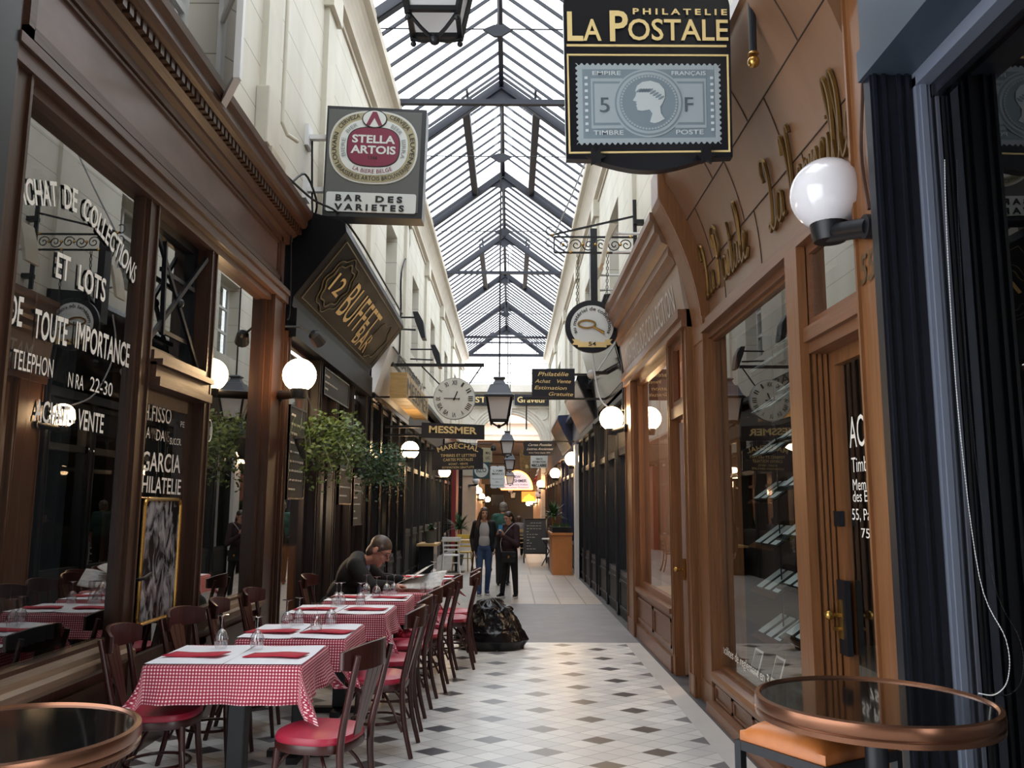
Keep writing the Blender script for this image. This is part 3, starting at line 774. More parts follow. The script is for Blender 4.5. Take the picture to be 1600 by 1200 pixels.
# ---- generic dark shopfronts further along
def dark_shop(label, side, y0, y1, paint, n, z_top=3.3, inter='interior', riser=.6, xf=2.2, pane_m='pane'):
    s = -side                      # direction towards the passage
    xx = side * xf if side > 0 else -xf - .05
    t = thing('shopfront', label, 'shopfront', (xx, (y0 + y1) / 2, 0)); riser_m = M['riser']
    w = (y1 - y0) / n
    for i in range(n + 1):
        y = y0 + w * i - (.16 if i == n else 0 if i == 0 else .08)
        a, b = sorted((xx, xx - s * .18)); post(t, paint, a, b, y, y + .16, 0, z_top, s)
    mb = MB(); a, b = sorted((xx - s * .02, xx - s * .16))
    for i in range(n): ring(mb, a, b, y0 + w * i + .08, y0 + w * (i + 1) - .08, riser, z_top - .02, .07); mb.box(a, b, y0 + w * i + .08, y0 + w * (i + 1) - .08, 2.35, 2.45)
    mb.build('window_frames', paint, t)
    mb = MB()
    for i in range(n):
        mb.box(a, b, y0 + w * i + .08, y0 + w * (i + 1) - .08, 0, riser)
        panel_frame(mb, xx - s * .02, s, y0 + w * i + .16, y0 + w * (i + 1) - .16, .12, riser - .06, .04, .02)
    mb.build('stall_riser', riser_m, t)
    for i in range(n): pane(t, xx - s * .09, y0 + w * i + .1, y0 + w * (i + 1) - .1, riser, z_top - .05, pane_m)
    mb = MB(); a, b = sorted((xx + s * .06, xx - s * .2)); mb.box(a, b, y0, y1, z_top, z_top + .08); a, b = sorted((xx, xx - s * .2)); mb.box(a, b, y0, y1, z_top + .08, z_top + .75)
    a, b = sorted((xx + s * .16, xx - s * .2)); mb.box(a, b, y0, y1, z_top + .75, z_top + .85)
    mb.build('fascia', paint, t)
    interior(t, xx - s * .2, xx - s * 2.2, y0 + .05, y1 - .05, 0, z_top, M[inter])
    return t
def slant_sign(root, side, y0, y1, zb, zt, xb, xt, face, body):
    s = -side
    mb = MB().extrude_y([(xb - s * .2, zb - .08), (xb, zb - .06), (xb, zb), (xt, zt), (xt - s * .02, zt + .08), (xb - s * .2, zt + .12)], y0, y1)
    b = mb.build('slanted_sign_box', body, root)
    nrm = V(zt - zb, 0, -(xt - xb)) * (1 if s > 0 else -1); nrm = nrm.normalized()
    if nrm.z > 0: nrm = -nrm
    A, B = V(xb, 0, zb), V(xt, 0, zt); a0, b0 = A.lerp(B, .06) + nrm * .006, A.lerp(B, .94) + nrm * .006
    mb = MB().quad(a0 + V(0, y0 + .1, 0), a0 + V(0, y1 - .1, 0), b0 + V(0, y1 - .1, 0), b0 + V(0, y0 + .1, 0)); mb.build('sign_glass', face, b)
    return b
s3 = dark_shop('black shopfront with wooden block letter sign just past the bar', -1, 13.4, 18.0, M['black_paint'], 4, inter='interior_b')
s4 = dark_shop('dark green-black panelled shopfront behind the clock sign', -1, 18.1, 28.0, mat('green_black_paint', '1b2023', .5), 7, riser=1.0)
s5 = dark_shop('shopfront with dark red post near the arch, behind the white chair', -1, 28.1, 38.7, M['black_paint'], 6, xf=2.15)
MB().box(-2.2, -2.02, 31.6, 33.0, 0, 3.1).build('post', M['red_paint'], s5)
r3 = dark_shop('black gloss shopfront beyond the open oak shop', 1, 11.5, 15.6, M['navy_paint'], 3, xf=1.62, z_top=3.1)
r4 = dark_shop('navy shopfront with slanted glass sign, right side past the black one', 1, 15.7, 19.6, M['navy_paint'], 3, xf=1.60, z_top=3.05)
r5 = dark_shop('blue shopfront behind the orange wood counter', 1, 19.7, 26.5, M['blue_paint'], 4, xf=1.62, z_top=3.0, inter='interior_b')
r6 = dark_shop('brown shopfront nearest the arch on the right', 1, 26.6, 38.7, mat('brown_shop_paint', '4a2f22', .4), 6, xf=1.62, z_top=3.0, inter='interior_b')
slant_sign(r3, 1, 11.6, 15.4, 3.3, 4.5, 1.62, 1.30, mat('black_sign_glass', '0f1115', .08), M['black_paint'])
glass_face = mat('grey_sign_glass', '6f6a66', .12, metal=.4)
slant_sign(r4, 1, 15.8, 19.4, 3.1, 4.0, 1.66, 1.25, glass_face, M['black_paint'])
slant_sign(r5, 1, 22.2, 26.0, 3.05, 3.9, 1.66, 1.25, glass_face, M['blue_paint'])
MB().box(1.48, 1.56, 19.2, 19.6, 0, 3.0).build('white_door_post', M['white_paint'], r5)
# white fascia and block letters of the shop past the bar
mb = MB(); mb.hexa([(-2.2, 13.4, 3.4), (-2.2, 18, 3.4), (-2.25, 18, 3.4), (-2.25, 13.4, 3.4), (-1.95, 13.4, 4.2), (-1.95, 18, 4.2), (-2.25, 18, 4.2), (-2.25, 13.4, 4.2)])
mb.build('white_fascia', M['white_paint'], s3)
mb = MB(); y = 13.9
letters = 'MESSMER'
bl = MB()
for i, ch in enumerate(letters):
    y0 = 13.75 + i * .52
    bl.box(-2.0, -1.72, y0, y0 + .49, 3.35, 3.78)
lb = bl.build('block_letter_sign', M['light_wood'], s3)
mb.along
mt = MB()
mt.fit(letters, V(-1.715, 13.8, 3.42), V(-1.715, 17.3, 3.42), V(0, 0, .30), .0)
mt.build('cut_lettering', M['black_letter'], lb)
mt = MB(); mt.fit('MAGASIN', V(-1.93, 14.0, 3.98), V(-1.90, 17.6, 3.98), V(.03, 0, .17), .02)
for z in (3.92, 3.89, 4.18): mt.bar((-1.94, 13.6, z), (-1.94, 17.8, z), .02, .012)
mt.build('fascia_lettering', M['black_letter'], s3)

# ------------------------------------------------------------------ right: oak stamp dealer's shopfront with coved frieze
r1 = thing('shopfront', 'oak shopfront with tall coved frieze and bronze script lettering, number 55', 'shopfront', (1.75, 5.4, 0))
post(r1, M['wood_r'], 1.60, 1.95, 3.50, 3.76, 0, 4.4, -1)
post(r1, M['wood_r'], 1.63, 1.9, 6.93, 7.34, 0, 3.2, -1)
def cove_pt(t):   # profile of the coved frieze, bottom to top
    return V(1.70 - .02 * t - .34 * t ** 2.2, 0, 3.16 + 1.24 * t)
pr = [(cove_pt(i / 12).x, cove_pt(i / 12).z) for i in range(13)] + [(1.33, 4.46), (1.30, 4.48), (1.30, 4.56), (2.0, 4.6), (2.0, 3.16)]
mb = MB().extrude_y(pr, 3.76, 7.0); fz = mb.build('coved_frieze', M['wood_panel'], r1, smooth=True)
def CV(y, t, off=.004):
    p = cove_pt(t); q = cove_pt(t + .01); tg = (q - p).normalized(); n = V(-tg.z, 0, tg.x)
    return V(p.x, y, p.z) + n * off
mb = MB()
for t in (.36, .72):
    for y in range(8): mb.bar(CV(3.78 + y * .4, t, .001), CV(3.78 + (y + 1) * .4, t, .001), .012, .006)
for k, (a, b) in enumerate(((0, .36), (.36, .72), (.72, 1.0))):
    for j in range(3):
        y = 4.55 + j * .95 + (k % 2) * .42 - .2 * k
        for i in range(4):
            mb.bar(CV(y + .0, a + (b - a) * i / 4, .001), CV(y + .0, a + (b - a) * (i + 1) / 4, .001), .008, .006)
mb.build('panel_joints', mat('dark_joint', '2c1d14', .7), fz)
# bracket at the far end
cp = [(1.86, 3.0), (1.62, 3.0)]
for i in range(13):
    t = i / 12; cp.append((1.62 - .02 * t - .31 * t ** 1.9, 3.05 + 1.15 * t))
cp += [(1.27, 4.26), (1.27, 4.55), (1.36, 4.57), (1.42, 4.4)]
for i in range(12, -1, -1):
    t = i / 12; cp.append((1.80 - .04 * t - .33 * t ** 2.0, 3.05 + 1.2 * t))
mb = MB().prism(cp, (0, .34, 0), (0, 6.98, 0)); mb.build('console_bracket', M['wood_r'], r1, bevel=.008)
mb = MB(); mb.box(1.60, 1.9, 3.76, 6.95, 3.05, 3.11); mb.box(1.63, 1.9, 3.76, 6.95, 3.11, 3.17); mb.box(1.66, 1.9, 4.74, 6.95, 3.0, 3.05); mb.build('head_moulding', M['wood_rh'], r1)
mb = MB(); ring(mb, 1.69, 1.75, 4.74, 6.95, .30, 3.02, .045); mb.build('sash', M['wood_r'], r1)
pane(r1, 1.715, 4.78, 6.91, .34, 2.98, 'pane_right')
mb = MB(); mb.extrude_y([(1.9, .34), (1.66, .32), (1.62, .30), (1.60, .27), (1.60, .24), (1.64, .22), (1.64, .08), (1.57, .07), (1.56, .0), (1.9, 0)], 4.74, 6.95); mb.build('window_sill', M['wood_rh'], r1)
mb = MB()
for i in range(4): panel_frame(mb, 1.64, -1, 4.78 + i * .54, 4.78 + i * .54 + .5, .09, .21, .02, .012)
mb.build('riser_panels', M['wood_rh'], r1)
mb = MB(); mb.box(1.62, 1.77, 4.58, 4.74, 0, 3.05); mb.box(1.60, 1.65, 4.56, 4.76, 0, 3.05)
for x in (1.67, 1.70, 1.73): mb.box(x, x + .018, 4.565, 4.58, .1, 2.5)
mb.build('door_jamb', M['wood_r'], r1)
mb = MB(); mb.box(1.62, 1.95, 3.76, 4.6, 2.5, 2.58); mb.box(1.65, 1.95, 3.76, 4.6, 2.44, 2.5); ring(mb, 1.66, 1.70, 3.76, 4.58, 2.58, 3.05, .05); mb.build('transom_bar', M['wood_rh'], r1)
MB().quad((1.68, 3.8, 2.62), (1.68, 4.54, 2.62), (1.68, 4.54, 3.02), (1.68, 3.8, 3.02)).build('transom_pane', M['pane'], r1)
mb = MB(); ring(mb, 1.76, 1.81, 3.78, 4.57, 0, 2.44, .075); mb.box(1.77, 1.80, 3.85, 4.5, .07, .5); dr = mb.build('door', M['wood_r'], r1)
MB().quad((1.785, 3.85, .5), (1.785, 4.5, .5), (1.785, 4.5, 2.37), (1.785, 3.85, 2.37)).build('door_pane', M['pane_right'], dr)
mb = MB(); mb.box(1.735, 1.74, 4.50, 4.56, .92, 1.12); mb.tube([(1.76, 4.53, 1.04), (1.69, 4.53, 1.04)], .012, 8); mb.ball((1.68, 4.53, 1.04), .027, 12, 8); mb.tube([(1.75, 4.53, .97), (1.70, 4.53, .97)], .012, 8); mb.build('lock_and_knob', M['brass'], dr, smooth=True)
mb = MB(); mb.box(1.74, 1.77, 4.46, 4.57, .84, 1.22); mb.box(1.74, 1.77, 4.49, 4.56, 1.5, 1.58); mb.build('lock_case', M['iron'], dr)
mb = MB(); T = lambda x, y: at(x, y, X=1.776)
for s, a, b, h in (('ACHAT', (1328, 700), 3.92, .17), ('Timbres', (1331, 738), 4.06, .08), ('Membres', (1333, 766), 4.06, .06), ('des Experts', (1333, 784), 3.98, .06), ('55, Passage', (1332, 812), 3.98, .06), ('75002', (1346, 840), 4.02, .05)):
    p = T(*a); mb.fit(s, p, V(p.x, b, p.z), V(0, 0, h), .0)
mb.build('lettering', M['white_letter'], dr)
# house number 55 on the post
mb = MB(); mb.fit('55', V(1.592, 3.72, 2.60), V(1.592, 3.57, 2.60), V(0, 0, .14), .012, .15); mb.build('house_number', M['gold_dark'], r1)
# script lettering drawn with strokes
SCRIPT = {
 'L': [[(.1, .75), (.05, .9), (.2, 1.05), (.42, .95), (.38, .6), (.25, .2), (.1, .0), (.0, .08), (.12, .12), (.35, -.02), (.62, .1)]],
 'P': [[(.32, .95), (.25, .5), (.15, .05), (.02, .0)], [(.05, .75), (.1, .95), (.4, 1.08), (.66, .95), (.6, .62), (.36, .5), (.26, .55)]],
 'V': [[(.0, .8), (.08, 1.0), (.2, 1.0), (.22, .7), (.2, .0), (.36, .5), (.52, 1.0), (.64, 1.05), (.66, .95)]],
 'a': [[(.42, .38), (.22, .42), (.06, .2), (.12, .02), (.28, .08), (.42, .38), (.4, .06), (.55, .06)]],
 'o': [[(.3, .42), (.1, .36), (.06, .1), (.2, .0), (.38, .14), (.36, .38), (.3, .42), (.5, .36)]],
 's': [[(.0, .04), (.22, .44), (.3, .24), (.26, .02), (.08, .02)], [(.26, .02), (.42, .1)]],
 't': [[(.0, .1), (.2, .85), (.1, .1), (.2, .0), (.38, .12)], [(.04, .55), (.34, .58)]],
 'l': [[(.0, .08), (.24, .75), (.22, 1.0), (.12, .95), (.08, .4), (.12, .02), (.26, .02), (.36, .12)]],
 'e': [[(.0, .1), (.22, .22), (.32, .36), (.2, .44), (.08, .28), (.1, .04), (.26, .0), (.42, .14)]],
 'r': [[(.0, .08), (.12, .44), (.16, .36), (.3, .38), (.26, .08), (.4, .06)]],
 'm': [[(.0, .05), (.1, .42), (.08, .0)], [(.08, .1), (.24, .42), (.28, .3), (.24, .0)], [(.24, .1), (.42, .42), (.46, .3), (.44, .04), (.58, .08)]],
 'i': [[(.0, .08), (.14, .42), (.1, .06), (.26, .08)], [(.18, .6), (.19, .64)]]}
ADV = {'L': .62, 'P': .66, 'V': .6, 'a': .52, 'o': .46, 's': .4, 't': .34, 'l': .32, 'e': .38, 'r': .36, 'm': .56, 'i': .24, ' ': .3}
def smooth_line(p, n=5):
    out = []
    for i in range(len(p) - 1):
        a, b, c, d = p[max(i - 1, 0)], p[i], p[i + 1], p[min(i + 2, len(p) - 1)]
        for k in range(n):
            t = k / n
            out.append(tuple(.5 * (2 * b[j] + (c[j] - a[j]) * t + (2 * a[j] - 5 * b[j] + 4 * c[j] - d[j]) * t * t + (3 * b[j] - a[j] - 3 * c[j] + d[j]) * t ** 3) for j in (0, 1)))
    return out + [p[-1]]
def script(mb, s, f, r):
    w = sum(ADV[c] for c in s); x = 0
    for c in s:
        for st in SCRIPT.get(c, []):
            q = smooth_line(st) if len(st) > 2 else st
            mb.tube([f((x + px) / w, py) for px, py in q], r, 5)
        x += ADV[c]
for s, ya, yb, t0 in (('La Postale', 7.0, 5.72, .16), ('La Vermeille', 5.22, 3.86, .16)):
    mb = MB(); script(mb, s, lambda x, y: CV(ya + (yb - ya) * x - .04 * y, t0 + .34 * y, .016), .013)
    mb.build('script_lettering', M['gold_dark'], r1, smooth=True)
interior(r1, 1.95, 4.4, 3.5, 7.3, 0.0, 3.1, M['interior_b'])
mb = MB(); mb.box(1.78, 3.0, 4.8, 6.9, .28, .34); mb.box(2.2, 3.0, 5.0, 6.2, .34, .62); mb.build('display_floor', mat('grey_felt', '7a746c', .8), r1)
# stacked hanging trays in the window
hg = thing('hanging_rack', 'hanging rack of tilted clear stamp trays inside the oak shop window', 'rack', (2.05, 5.5, .34))
for ci, y0 in enumerate((5.32, 5.97)):
    MB().tube([(1.98, y0 + .27, .5), (1.98, y0 + .27, 2.95)], .006, 6).build('hanging_wire', M['iron'], hg)
    for k in range(7):
        z = .72 + k * .33 - ci * .08
        mb = MB(); mb.slab((1.84, y0, z), (1.84, y0 + .6, z), (2.12, y0 + .6, z + .20), (2.12, y0, z + .20), (.004, 0, -.006))
        tr = mb.build('tray', M['acrylic'], hg)
        mb = MB()
        for j in range(3):
            a = y0 + .05 + j * .19
            mb.slab((1.88, a, z + .035), (1.88, a + .13, z + .035), (2.06, a + .13, z + .163), (2.06, a, z + .163), (.001, 0, .002))
        mb.build('stamp_sheet', mat('stamp_sheet', 'a3afb0', .6) if k == 0 and ci == 0 else bpy.data.materials['stamp_sheet'], tr)
# two small postcards standing on the display floor
for (y, x, lab) in ((6.62, 1.86, 'small white printed card standing at the far end of the oak shop window'), (6.3, 1.92, 'white card leaning beside the printed card in the oak shop window')):
    mb = MB(); mb.slab((x, y - .10, .345), (x, y + .10, .345), (x + .05, y + .10, .52), (x + .05, y - .10, .52), (.004, 0, 0)); cd = mb.build('display_card', M['white_paint'], None, loc=(x, y, .345)); tag(cd, lab, 'card')
    mb = MB(); mb.slab((x + .003, y - .08, .365), (x + .003, y + .08, .365), (x + .046, y + .08, .505), (x + .046, y - .08, .505), (-.003, 0, 0)); mb.build('printed_panel', M['grey_pot'], cd)
mb = MB(); a, b = at(1128, 1018, X=1.708), at(1215, 1052, X=1.708); 
mb.fit('Facilites de reglement en 3 fois', V(1.706, a.y, a.z), V(1.706, b.y, a.z - .01), V(0, 0, .07), .0, .15); mb.build('lettering', M['white_letter'], r1)

# ------------------------------------------------------------------ right: second oak shopfront with its door open
r2 = thing('shopfront', 'oak shopfront with open door and salmon lit window, beyond the number 55 shop', 'shopfront', (1.7, 9.4, 0))
post(r2, M['wood_r'], 1.58, 1.9, 7.38, 7.58, 0, 3.36, -1); post(r2, M['wood_r'], 1.56, 1.9, 10.72, 11.3, 0, 3.36, -1)
post(r2, M['wood_r'], 1.60, 1.7, 8.32, 8.44, 0, 3.3, -1)
mb = MB(); mb.box(1.60, 1.72, 8.44, 10.72, 0, .58); panel_frame(mb, 1.60, -1, 8.5, 9.5, .22, .5, .03, .015); panel_frame(mb, 1.60, -1, 9.58, 10.66, .22, .5, .03, .015); mb.box(1.57, 1.72, 8.44, 10.72, 0, .16); mb.box(1.56, 1.75, 8.42, 10.74, .56, .61)
mb.build('stall_riser', M['wood_rh'], r2)
mb = MB(); ring(mb, 1.63, 1.69, 8.44, 10.72, .61, 3.2, .07); mb.build('sash', M['wood_r'], r2); pane(r2, 1.66, 8.5, 10.66, .66, 3.14, 'pane_right')
mb = MB(); mb.box(1.60, 1.7, 7.58, 8.32, 2.45, 2.56); ring(mb, 1.62, 1.67, 7.58, 8.32, 2.56, 3.2, .06); mb.build('transom', M['wood_rh'], r2)
mb = MB(); mb.box(1.53, 1.9, 7.38, 11.32, 3.2, 3.28); mb.box(1.50, 1.9, 7.38, 11.32, 3.28, 3.36); mb.build('beam', M['wood_rh'], r2)
mb = MB(); mb.hexa([(1.56, 7.36, 3.36), (1.9, 7.36, 3.36), (1.9, 11.34, 3.36), (1.56, 11.34, 3.36), (1.50, 7.36, 3.78), (1.9, 7.36, 3.78), (1.9, 11.34, 3.78), (1.50, 11.34, 3.78)]); mb.build('sign_band', mat('faded_sign_band', '8d7a6c', .4, var=.15, scale=3), r2)
mb = MB(); mb.fit('MATERIEL DE COLLECTION', V(1.546, 10.9, 3.42), V(1.546, 7.7, 3.42), V(-.036, 0, .27), .0); mb.build('lettering', mat('pale_lettering', 'b9b6b4', .5), r2)
pr = [(1.9, 3.78), (1.48, 3.78), (1.46, 3.83), (1.42, 3.86), (1.42, 3.95), (1.36, 3.98), (1.34, 4.05), (1.30, 4.08), (1.30, 4.16), (1.26, 4.19), (1.26, 4.26), (1.9, 4.3)]
MB().extrude_y(pr, 7.36, 11.36).build('cornice', mat('brown_cornice', '6d4c38', .4, var=.2, scale=4), r2)
mb = MB(); hx = V(1.68, 8.30, 0); dx = V(.80, -.25, 0).normalized()
def leaf(a0, a1, z0, z1): mb.bar(hx + dx * (a0 + a1) / 2 + V(0, 0, z0), hx + dx * (a0 + a1) / 2 + V(0, 0, z1), .045, a1 - a0, up=dx)
for a0, a1 in ((0, .1), (.6, .7)): leaf(a0, a1, .02, 2.42)
for z in (.1, .55, 2.35): mb.bar(hx + dx * .05 + V(0, 0, z), hx + dx * .65 + V(0, 0, z), .045, .14)
od = mb.build('open_door', M['wood_r'], r2)
mb = MB(); q = hx + dx * .04; mb.tube([q + V(-.04, -.03, 1.0), q + V(-.1, -.03, 1.0)], .012, 8); mb.ball(q + V(-.11, -.03, 1.0), .025, 10, 8); mb.box(q.x - .05, q.x - .03, q.y - .06, q.y, .9, 1.1); mb.build('door_knob', M['brass'], od, smooth=True)
interior(r2, 1.72, 4.2, 7.5, 11.2, 0.0, 3.3, M['orange_wall'])
mb = MB(); mb.box(1.75, 2.5, 8.5, 10.65, .55, .62); mb.build('display_shelf', M['light_wood'], r2)
# coin sheets in that window
for k, (y, lab) in enumerate(((9.75, 'white coin sheet with rows of coins leaning in the salmon shop window'),)):
    mb = MB(); mb.slab((1.95, y - .55, .63), (1.95, y + .45, .63), (2.15, y + .45, 1.25), (2.15, y - .55, 1.25), (.01, 0, 0)); cs = mb.build('coin_sheet', M['paper'], None, loc=(1.95, y, .63)); tag(cs, lab, 'coin display')
    for i in range(9):
        for j in range(6):
            if 2 < i < 7 and 2 < j < 5: continue
            yy, t = y - .5 + i * .112, (j + .5) / 6
            MB().lathe([(0, -.003), (.036, -.003), (.036, .003)], (1.943 + .2 * t, yy, .63 + .62 * t), 10, 'x').build('coin', M['brass'], cs)
mb = MB(); mb.slab((1.80, 8.7, .63), (1.80, 9.25, .63), (1.98, 9.25, 1.02), (1.98, 8.7, 1.02), (.012, 0, 0)); bk = mb.build('coin_tray', M['black_paint'], None, loc=(1.8, 9, .63)); tag(bk, 'black tray of silver coins standing in front of the white coin sheet', 'coin display')
for i in range(5):
    for j in range(4): t = (j + .5) / 4; MB().lathe([(0, -.003), (.034, -.003), (.034, .003)], (1.79 + .18 * t, 8.76 + i * .11, .63 + .39 * t), 10, 'x').build('coin', M['grey_metal'], bk)

# ------------------------------------------------------------------ right foreground: black shopfront with aluminium strip
r0 = thing('shopfront', 'black shopfront with grey aluminium strip and dark reflecting glass, right foreground', 'shopfront', (1.7, 2, 0))
mb = MB(); mb.box(1.55, 1.9, 3.41, 3.47, 0, 3.5)
for x in (1.56, 1.60, 1.665, 1.70): mb.box(x, x + .014, 3.395, 3.415, 0, 3.46)
mb.build('post', M['navy_paint'], r0)
mb = MB(); mb.box(1.53, 1.95, .3, 3.48, 3.46, 3.6); mb.box(1.55, 1.95, .3, 3.48, 3.6, 4.3); mb.box(1.48, 1.95, .3, 3.5, 4.3, 4.4); mb.build('fascia', mat('blue_grey_fascia', '39434f', .35), r0)
mb = MB(); mb.box(1.735, 1.795, 3.38, 3.42, 0, 3.44); mb.box(1.75, 1.775, 3.37, 3.39, 0, 3.44); mb.box(1.735, 1.795, .3, 3.42, 3.40, 3.47); mb.build('aluminium_strip', M['grey_strip'], r0)
mb = MB(); mb.box(1.795, 1.84, 3.37, 3.42, 0, 3.4); mb.box(1.795, 1.84, .6, 3.42, 0, .06); mb.box(1.795, 1.84, .6, 3.42, 3.34, 3.40); mb.build('window_frame', M['black_paint'], r0)
mb = MB(); mb.box(1.808, 1.822, 3.362, 3.372, .06, 3.34); mb.build('inner_strip', mat('dark_grey_strip', '4a4d57', .4), r0)
MB().quad((1.825, .6, .04), (1.825, 3.38, .04), (1.825, 3.38, 3.36), (1.825, .6, 3.36)).build('window_pane', M['dark_pane'], r0)
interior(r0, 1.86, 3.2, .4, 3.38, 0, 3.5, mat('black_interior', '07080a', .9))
a = [at(1476, 250, X=1.80), at(1480, 380, X=1.80), at(1497, 640, X=1.80), at(1530, 900, X=1.80), at(1572, 1000, X=1.80), at(1575, 1060, X=1.80), at(1555, 1085, X=1.80), at(1528, 1083, X=1.80)]
a = bent(a, 6); pts = []
for i in range(len(a) - 1):
    n = max(2, int((a[i + 1] - a[i]).length / .011)); pts += [a[i].lerp(a[i + 1], k / n) for k in range(n)]
mb = MB(); mb.tube(pts, .0009, 4)
for p in pts: mb.ball(p, .0026, 6, 4)
tag(mb.build('bead_chain', M['white_paint'], None, loc=a[0]), 'white beaded pull chain hanging against the dark glass, right edge', 'chain')

# ------------------------------------------------------------------ globe wall lamps
def globe(label, c, base, on=True, D=.33, group=None):
    c, b = Vector(c), Vector(base); r = D / 2
    t = thing('globe_lamp', label, 'lamp', b, 0, group)
    g = MB(); g.ball(c, r, 32, 20); g.build('globe', M['globe_on'] if on else M['globe_off'], t, smooth=True, auto=False)
    mb = MB(); mb.lathe([(0, -r - .06), (r * .42, -r - .06), (r * .48, -r - .02), (r * .52, -r + .035), (r * .3, -r + .02)], c, 24)
    mb.build('cup', M['iron'], t, smooth=True)
    e = c + V(0, 0, -r - .02); d = (b - e); mb = MB(); bb = V(b.x, b.y, b.z)
    mb.tube([e, e.lerp(bb, .5), bb], r * .26, 12); mb.build('arm', M['iron'], t, smooth=True)
    u = d.normalized(); w = V(1, 0, 0) if c.x < b.x else V(-1, 0, 0)
    MB().tube([bb - w * .03, bb + w * .005], .055, 16).build('wall_plate', M['iron'], t, smooth=True)
    return t
globe('large unlit white globe lamp on black arm beside the number 55 post', (1.52, 3.86, 3.09), (1.59, 3.57, 2.83), False, .35)
globe('lit globe lamp on the corner post between stamp dealer and bar', (-1.98, 7.77, 2.80), (-2.28, 8.22, 2.66), True, .31)
globe('lit globe lamp on the far corner post of the oak shop with open door', (1.40, 11.55, 2.80), (1.55, 11.2, 2.64))
globe('lit globe lamp on the left just past the hanging baskets', (-1.88, 15.74, 2.62), (-2.1, 15.78, 2.46))
globe('lit globe lamp in front of the navy slanted sign shop', (1.44, 19.6, 2.68), (1.53, 19.4, 2.5))
globe('lit globe lamp half hidden under the arched black sign', (-1.84, 23.6, 2.53), (-2.1, 23.66, 2.37))
globe('lit globe lamp by the brown shopfront right of the cafe', (1.44, 27.0, 2.63), (1.55, 27.0, 2.46))
for i, (x, y, z, on, lab) in enumerate((
    (-1.55, 38.4, 2.70, False, 'unlit grey globe lamp on the peach left pier of the arch'),
    (1.38, 38.4, 2.58, True, 'lit globe lamp on the peach right pier of the arch'),
    (-1.72, 41.5, 2.50, True, 'first lit globe lamp on the left wall past the arch'),
    (-1.62, 43.5, 2.35, True, 'second lit globe lamp on the left wall past the arch'),
    (1.50, 42.0, 2.42, False, 'unlit globe lamp on the right wall just past the arch'),
    (-1.6, 48.0, 2.10, True, 'third lit globe lamp on the left past the arch, lower'),
    (1.5, 45.5, 2.2, False, 'second unlit globe lamp on the right past the arch'),
    (-1.5, 57.0, 2.0, True, 'lit globe lamp deep in the second passage on the left'),
    (1.45, 52.0, 1.95, True, 'lit globe lamp deep in the second passage on the right'),
    (1.4, 58.0, 1.85, True, 'farthest but one lit globe on the right of the second passage'),
    (1.35, 62.0, 1.75, True, 'farthest lit globe on the right of the second passage'))):
    globe(lab, (x, y, z), (-1.85 if x < 0 else 1.7, y, z - .2) if y > 39 else (-1.9 if x < 0 else 1.6, 38.85, z - .2), on, .33 if y < 50 else .36)

# ------------------------------------------------------------------ hanging lanterns
def lantern(loc, top, label):
    x, y, z = loc          # z: tip of the bottom finial
    t = thing('hanging_lantern', label, 'lantern', (x, y, z))
    zb, ze, wb, we = z + .12, z + .50, .135, .205
    fr = MB(); c = [(-1, -1), (1, -1), (1, 1), (-1, 1)]
    for sx, sy in c: fr.bar((x + sx * wb, y + sy * wb, zb - .03), (x + sx * we, y + sy * we, ze), .026); fr.ball((x + sx * wb, y + sy * wb, zb - .05), .018, 8, 6)
    for i in range(4):
        a, b = c[i], c[(i + 1) % 4]
        fr.bar((x + a[0] * wb, y + a[1] * wb, zb), (x + b[0] * wb, y + b[1] * wb, zb), .028)
        fr.bar((x + a[0] * we * 1.1, y + a[1] * we * 1.1, ze + .01), (x + b[0] * we * 1.1, y + b[1] * we * 1.1, ze + .01), .05, .035)
        q = [V(x + a[0] * wb * (1 - k), y + a[1] * wb * (1 - k), zb - .02 - .075 * sin(k * pi / 2)) for k in (0, .25, .5, .75, 1)]
        fr.tube(q, .011, 6)
    fr.ball((x, y, zb - .10), .034, 12, 8)
    fr.build('frame', M['iron'], t)
    for i in range(4):
        a, b = c[i], c[(i + 1) % 4]; w = .96
        MB().quad((x + a[0] * wb * w, y + a[1] * wb * w, zb), (x + b[0] * wb * w, y + b[1] * wb * w, zb), (x + b[0] * we * w, y + b[1] * we * w, ze), (x + a[0] * we * w, y + a[1] * we * w, ze)).build('pane', M['lantern_glass'], t)
    rf = MB(); s2_ = math.sqrt(2)
    prof = [(we * 1.16 * s2_, ze + .02), (we * 1.0 * s2_, ze + .06), (we * .75 * s2_, ze + .19), (we * .72 * s2_, ze + .21), (we * .5 * s2_, ze + .23), (we * .34 * s2_, ze + .30), (we * .5 * s2_, ze + .33), (we * .4 * s2_, ze + .35), (0, ze + .36)]
    vs = []; fs = []
    for r_, zz in prof:
        for j in range(4): w = pi / 4 + j * pi / 2; vs.append((x + r_ * cos(w), y + r_ * sin(w), zz))
    for i in range(len(prof) - 1):
        for j in range(4): fs.append((i * 4 + j, i * 4 + (j + 1) % 4, (i + 1) * 4 + (j + 1) % 4, (i + 1) * 4 + j))
    fs.append((3, 2, 1, 0)); rf.add(vs, fs); rf.build('roof', mat('lantern_zinc', '454a55', .45) if 'lantern_zinc' not in bpy.data.materials else bpy.data.materials['lantern_zinc'], t)
    MB().tube([(x, y, ze + .34), (x, y, top)], .014, 6).build('rod', M['iron'], t)
lantern((-.44, 4.4, 4.18), 9.8, 'large frosted lantern overhead, cut off by the top of the picture')
lantern((-.19, 13.9, 2.88), 8.6, 'frosted lantern hanging on a long rod beside the clock sign')
lantern((-.10, 27.0, 3.13), 9.9, 'second lantern on the centre line, behind the big clock-side one')
lantern((-.02, 34.7, 2.95), 8.6, 'third lantern on the centre line, above the white hanging menu sign')
lantern((.0, 44.0, 2.62), 5.1, 'fourth lantern, in front of the neon arch sign')
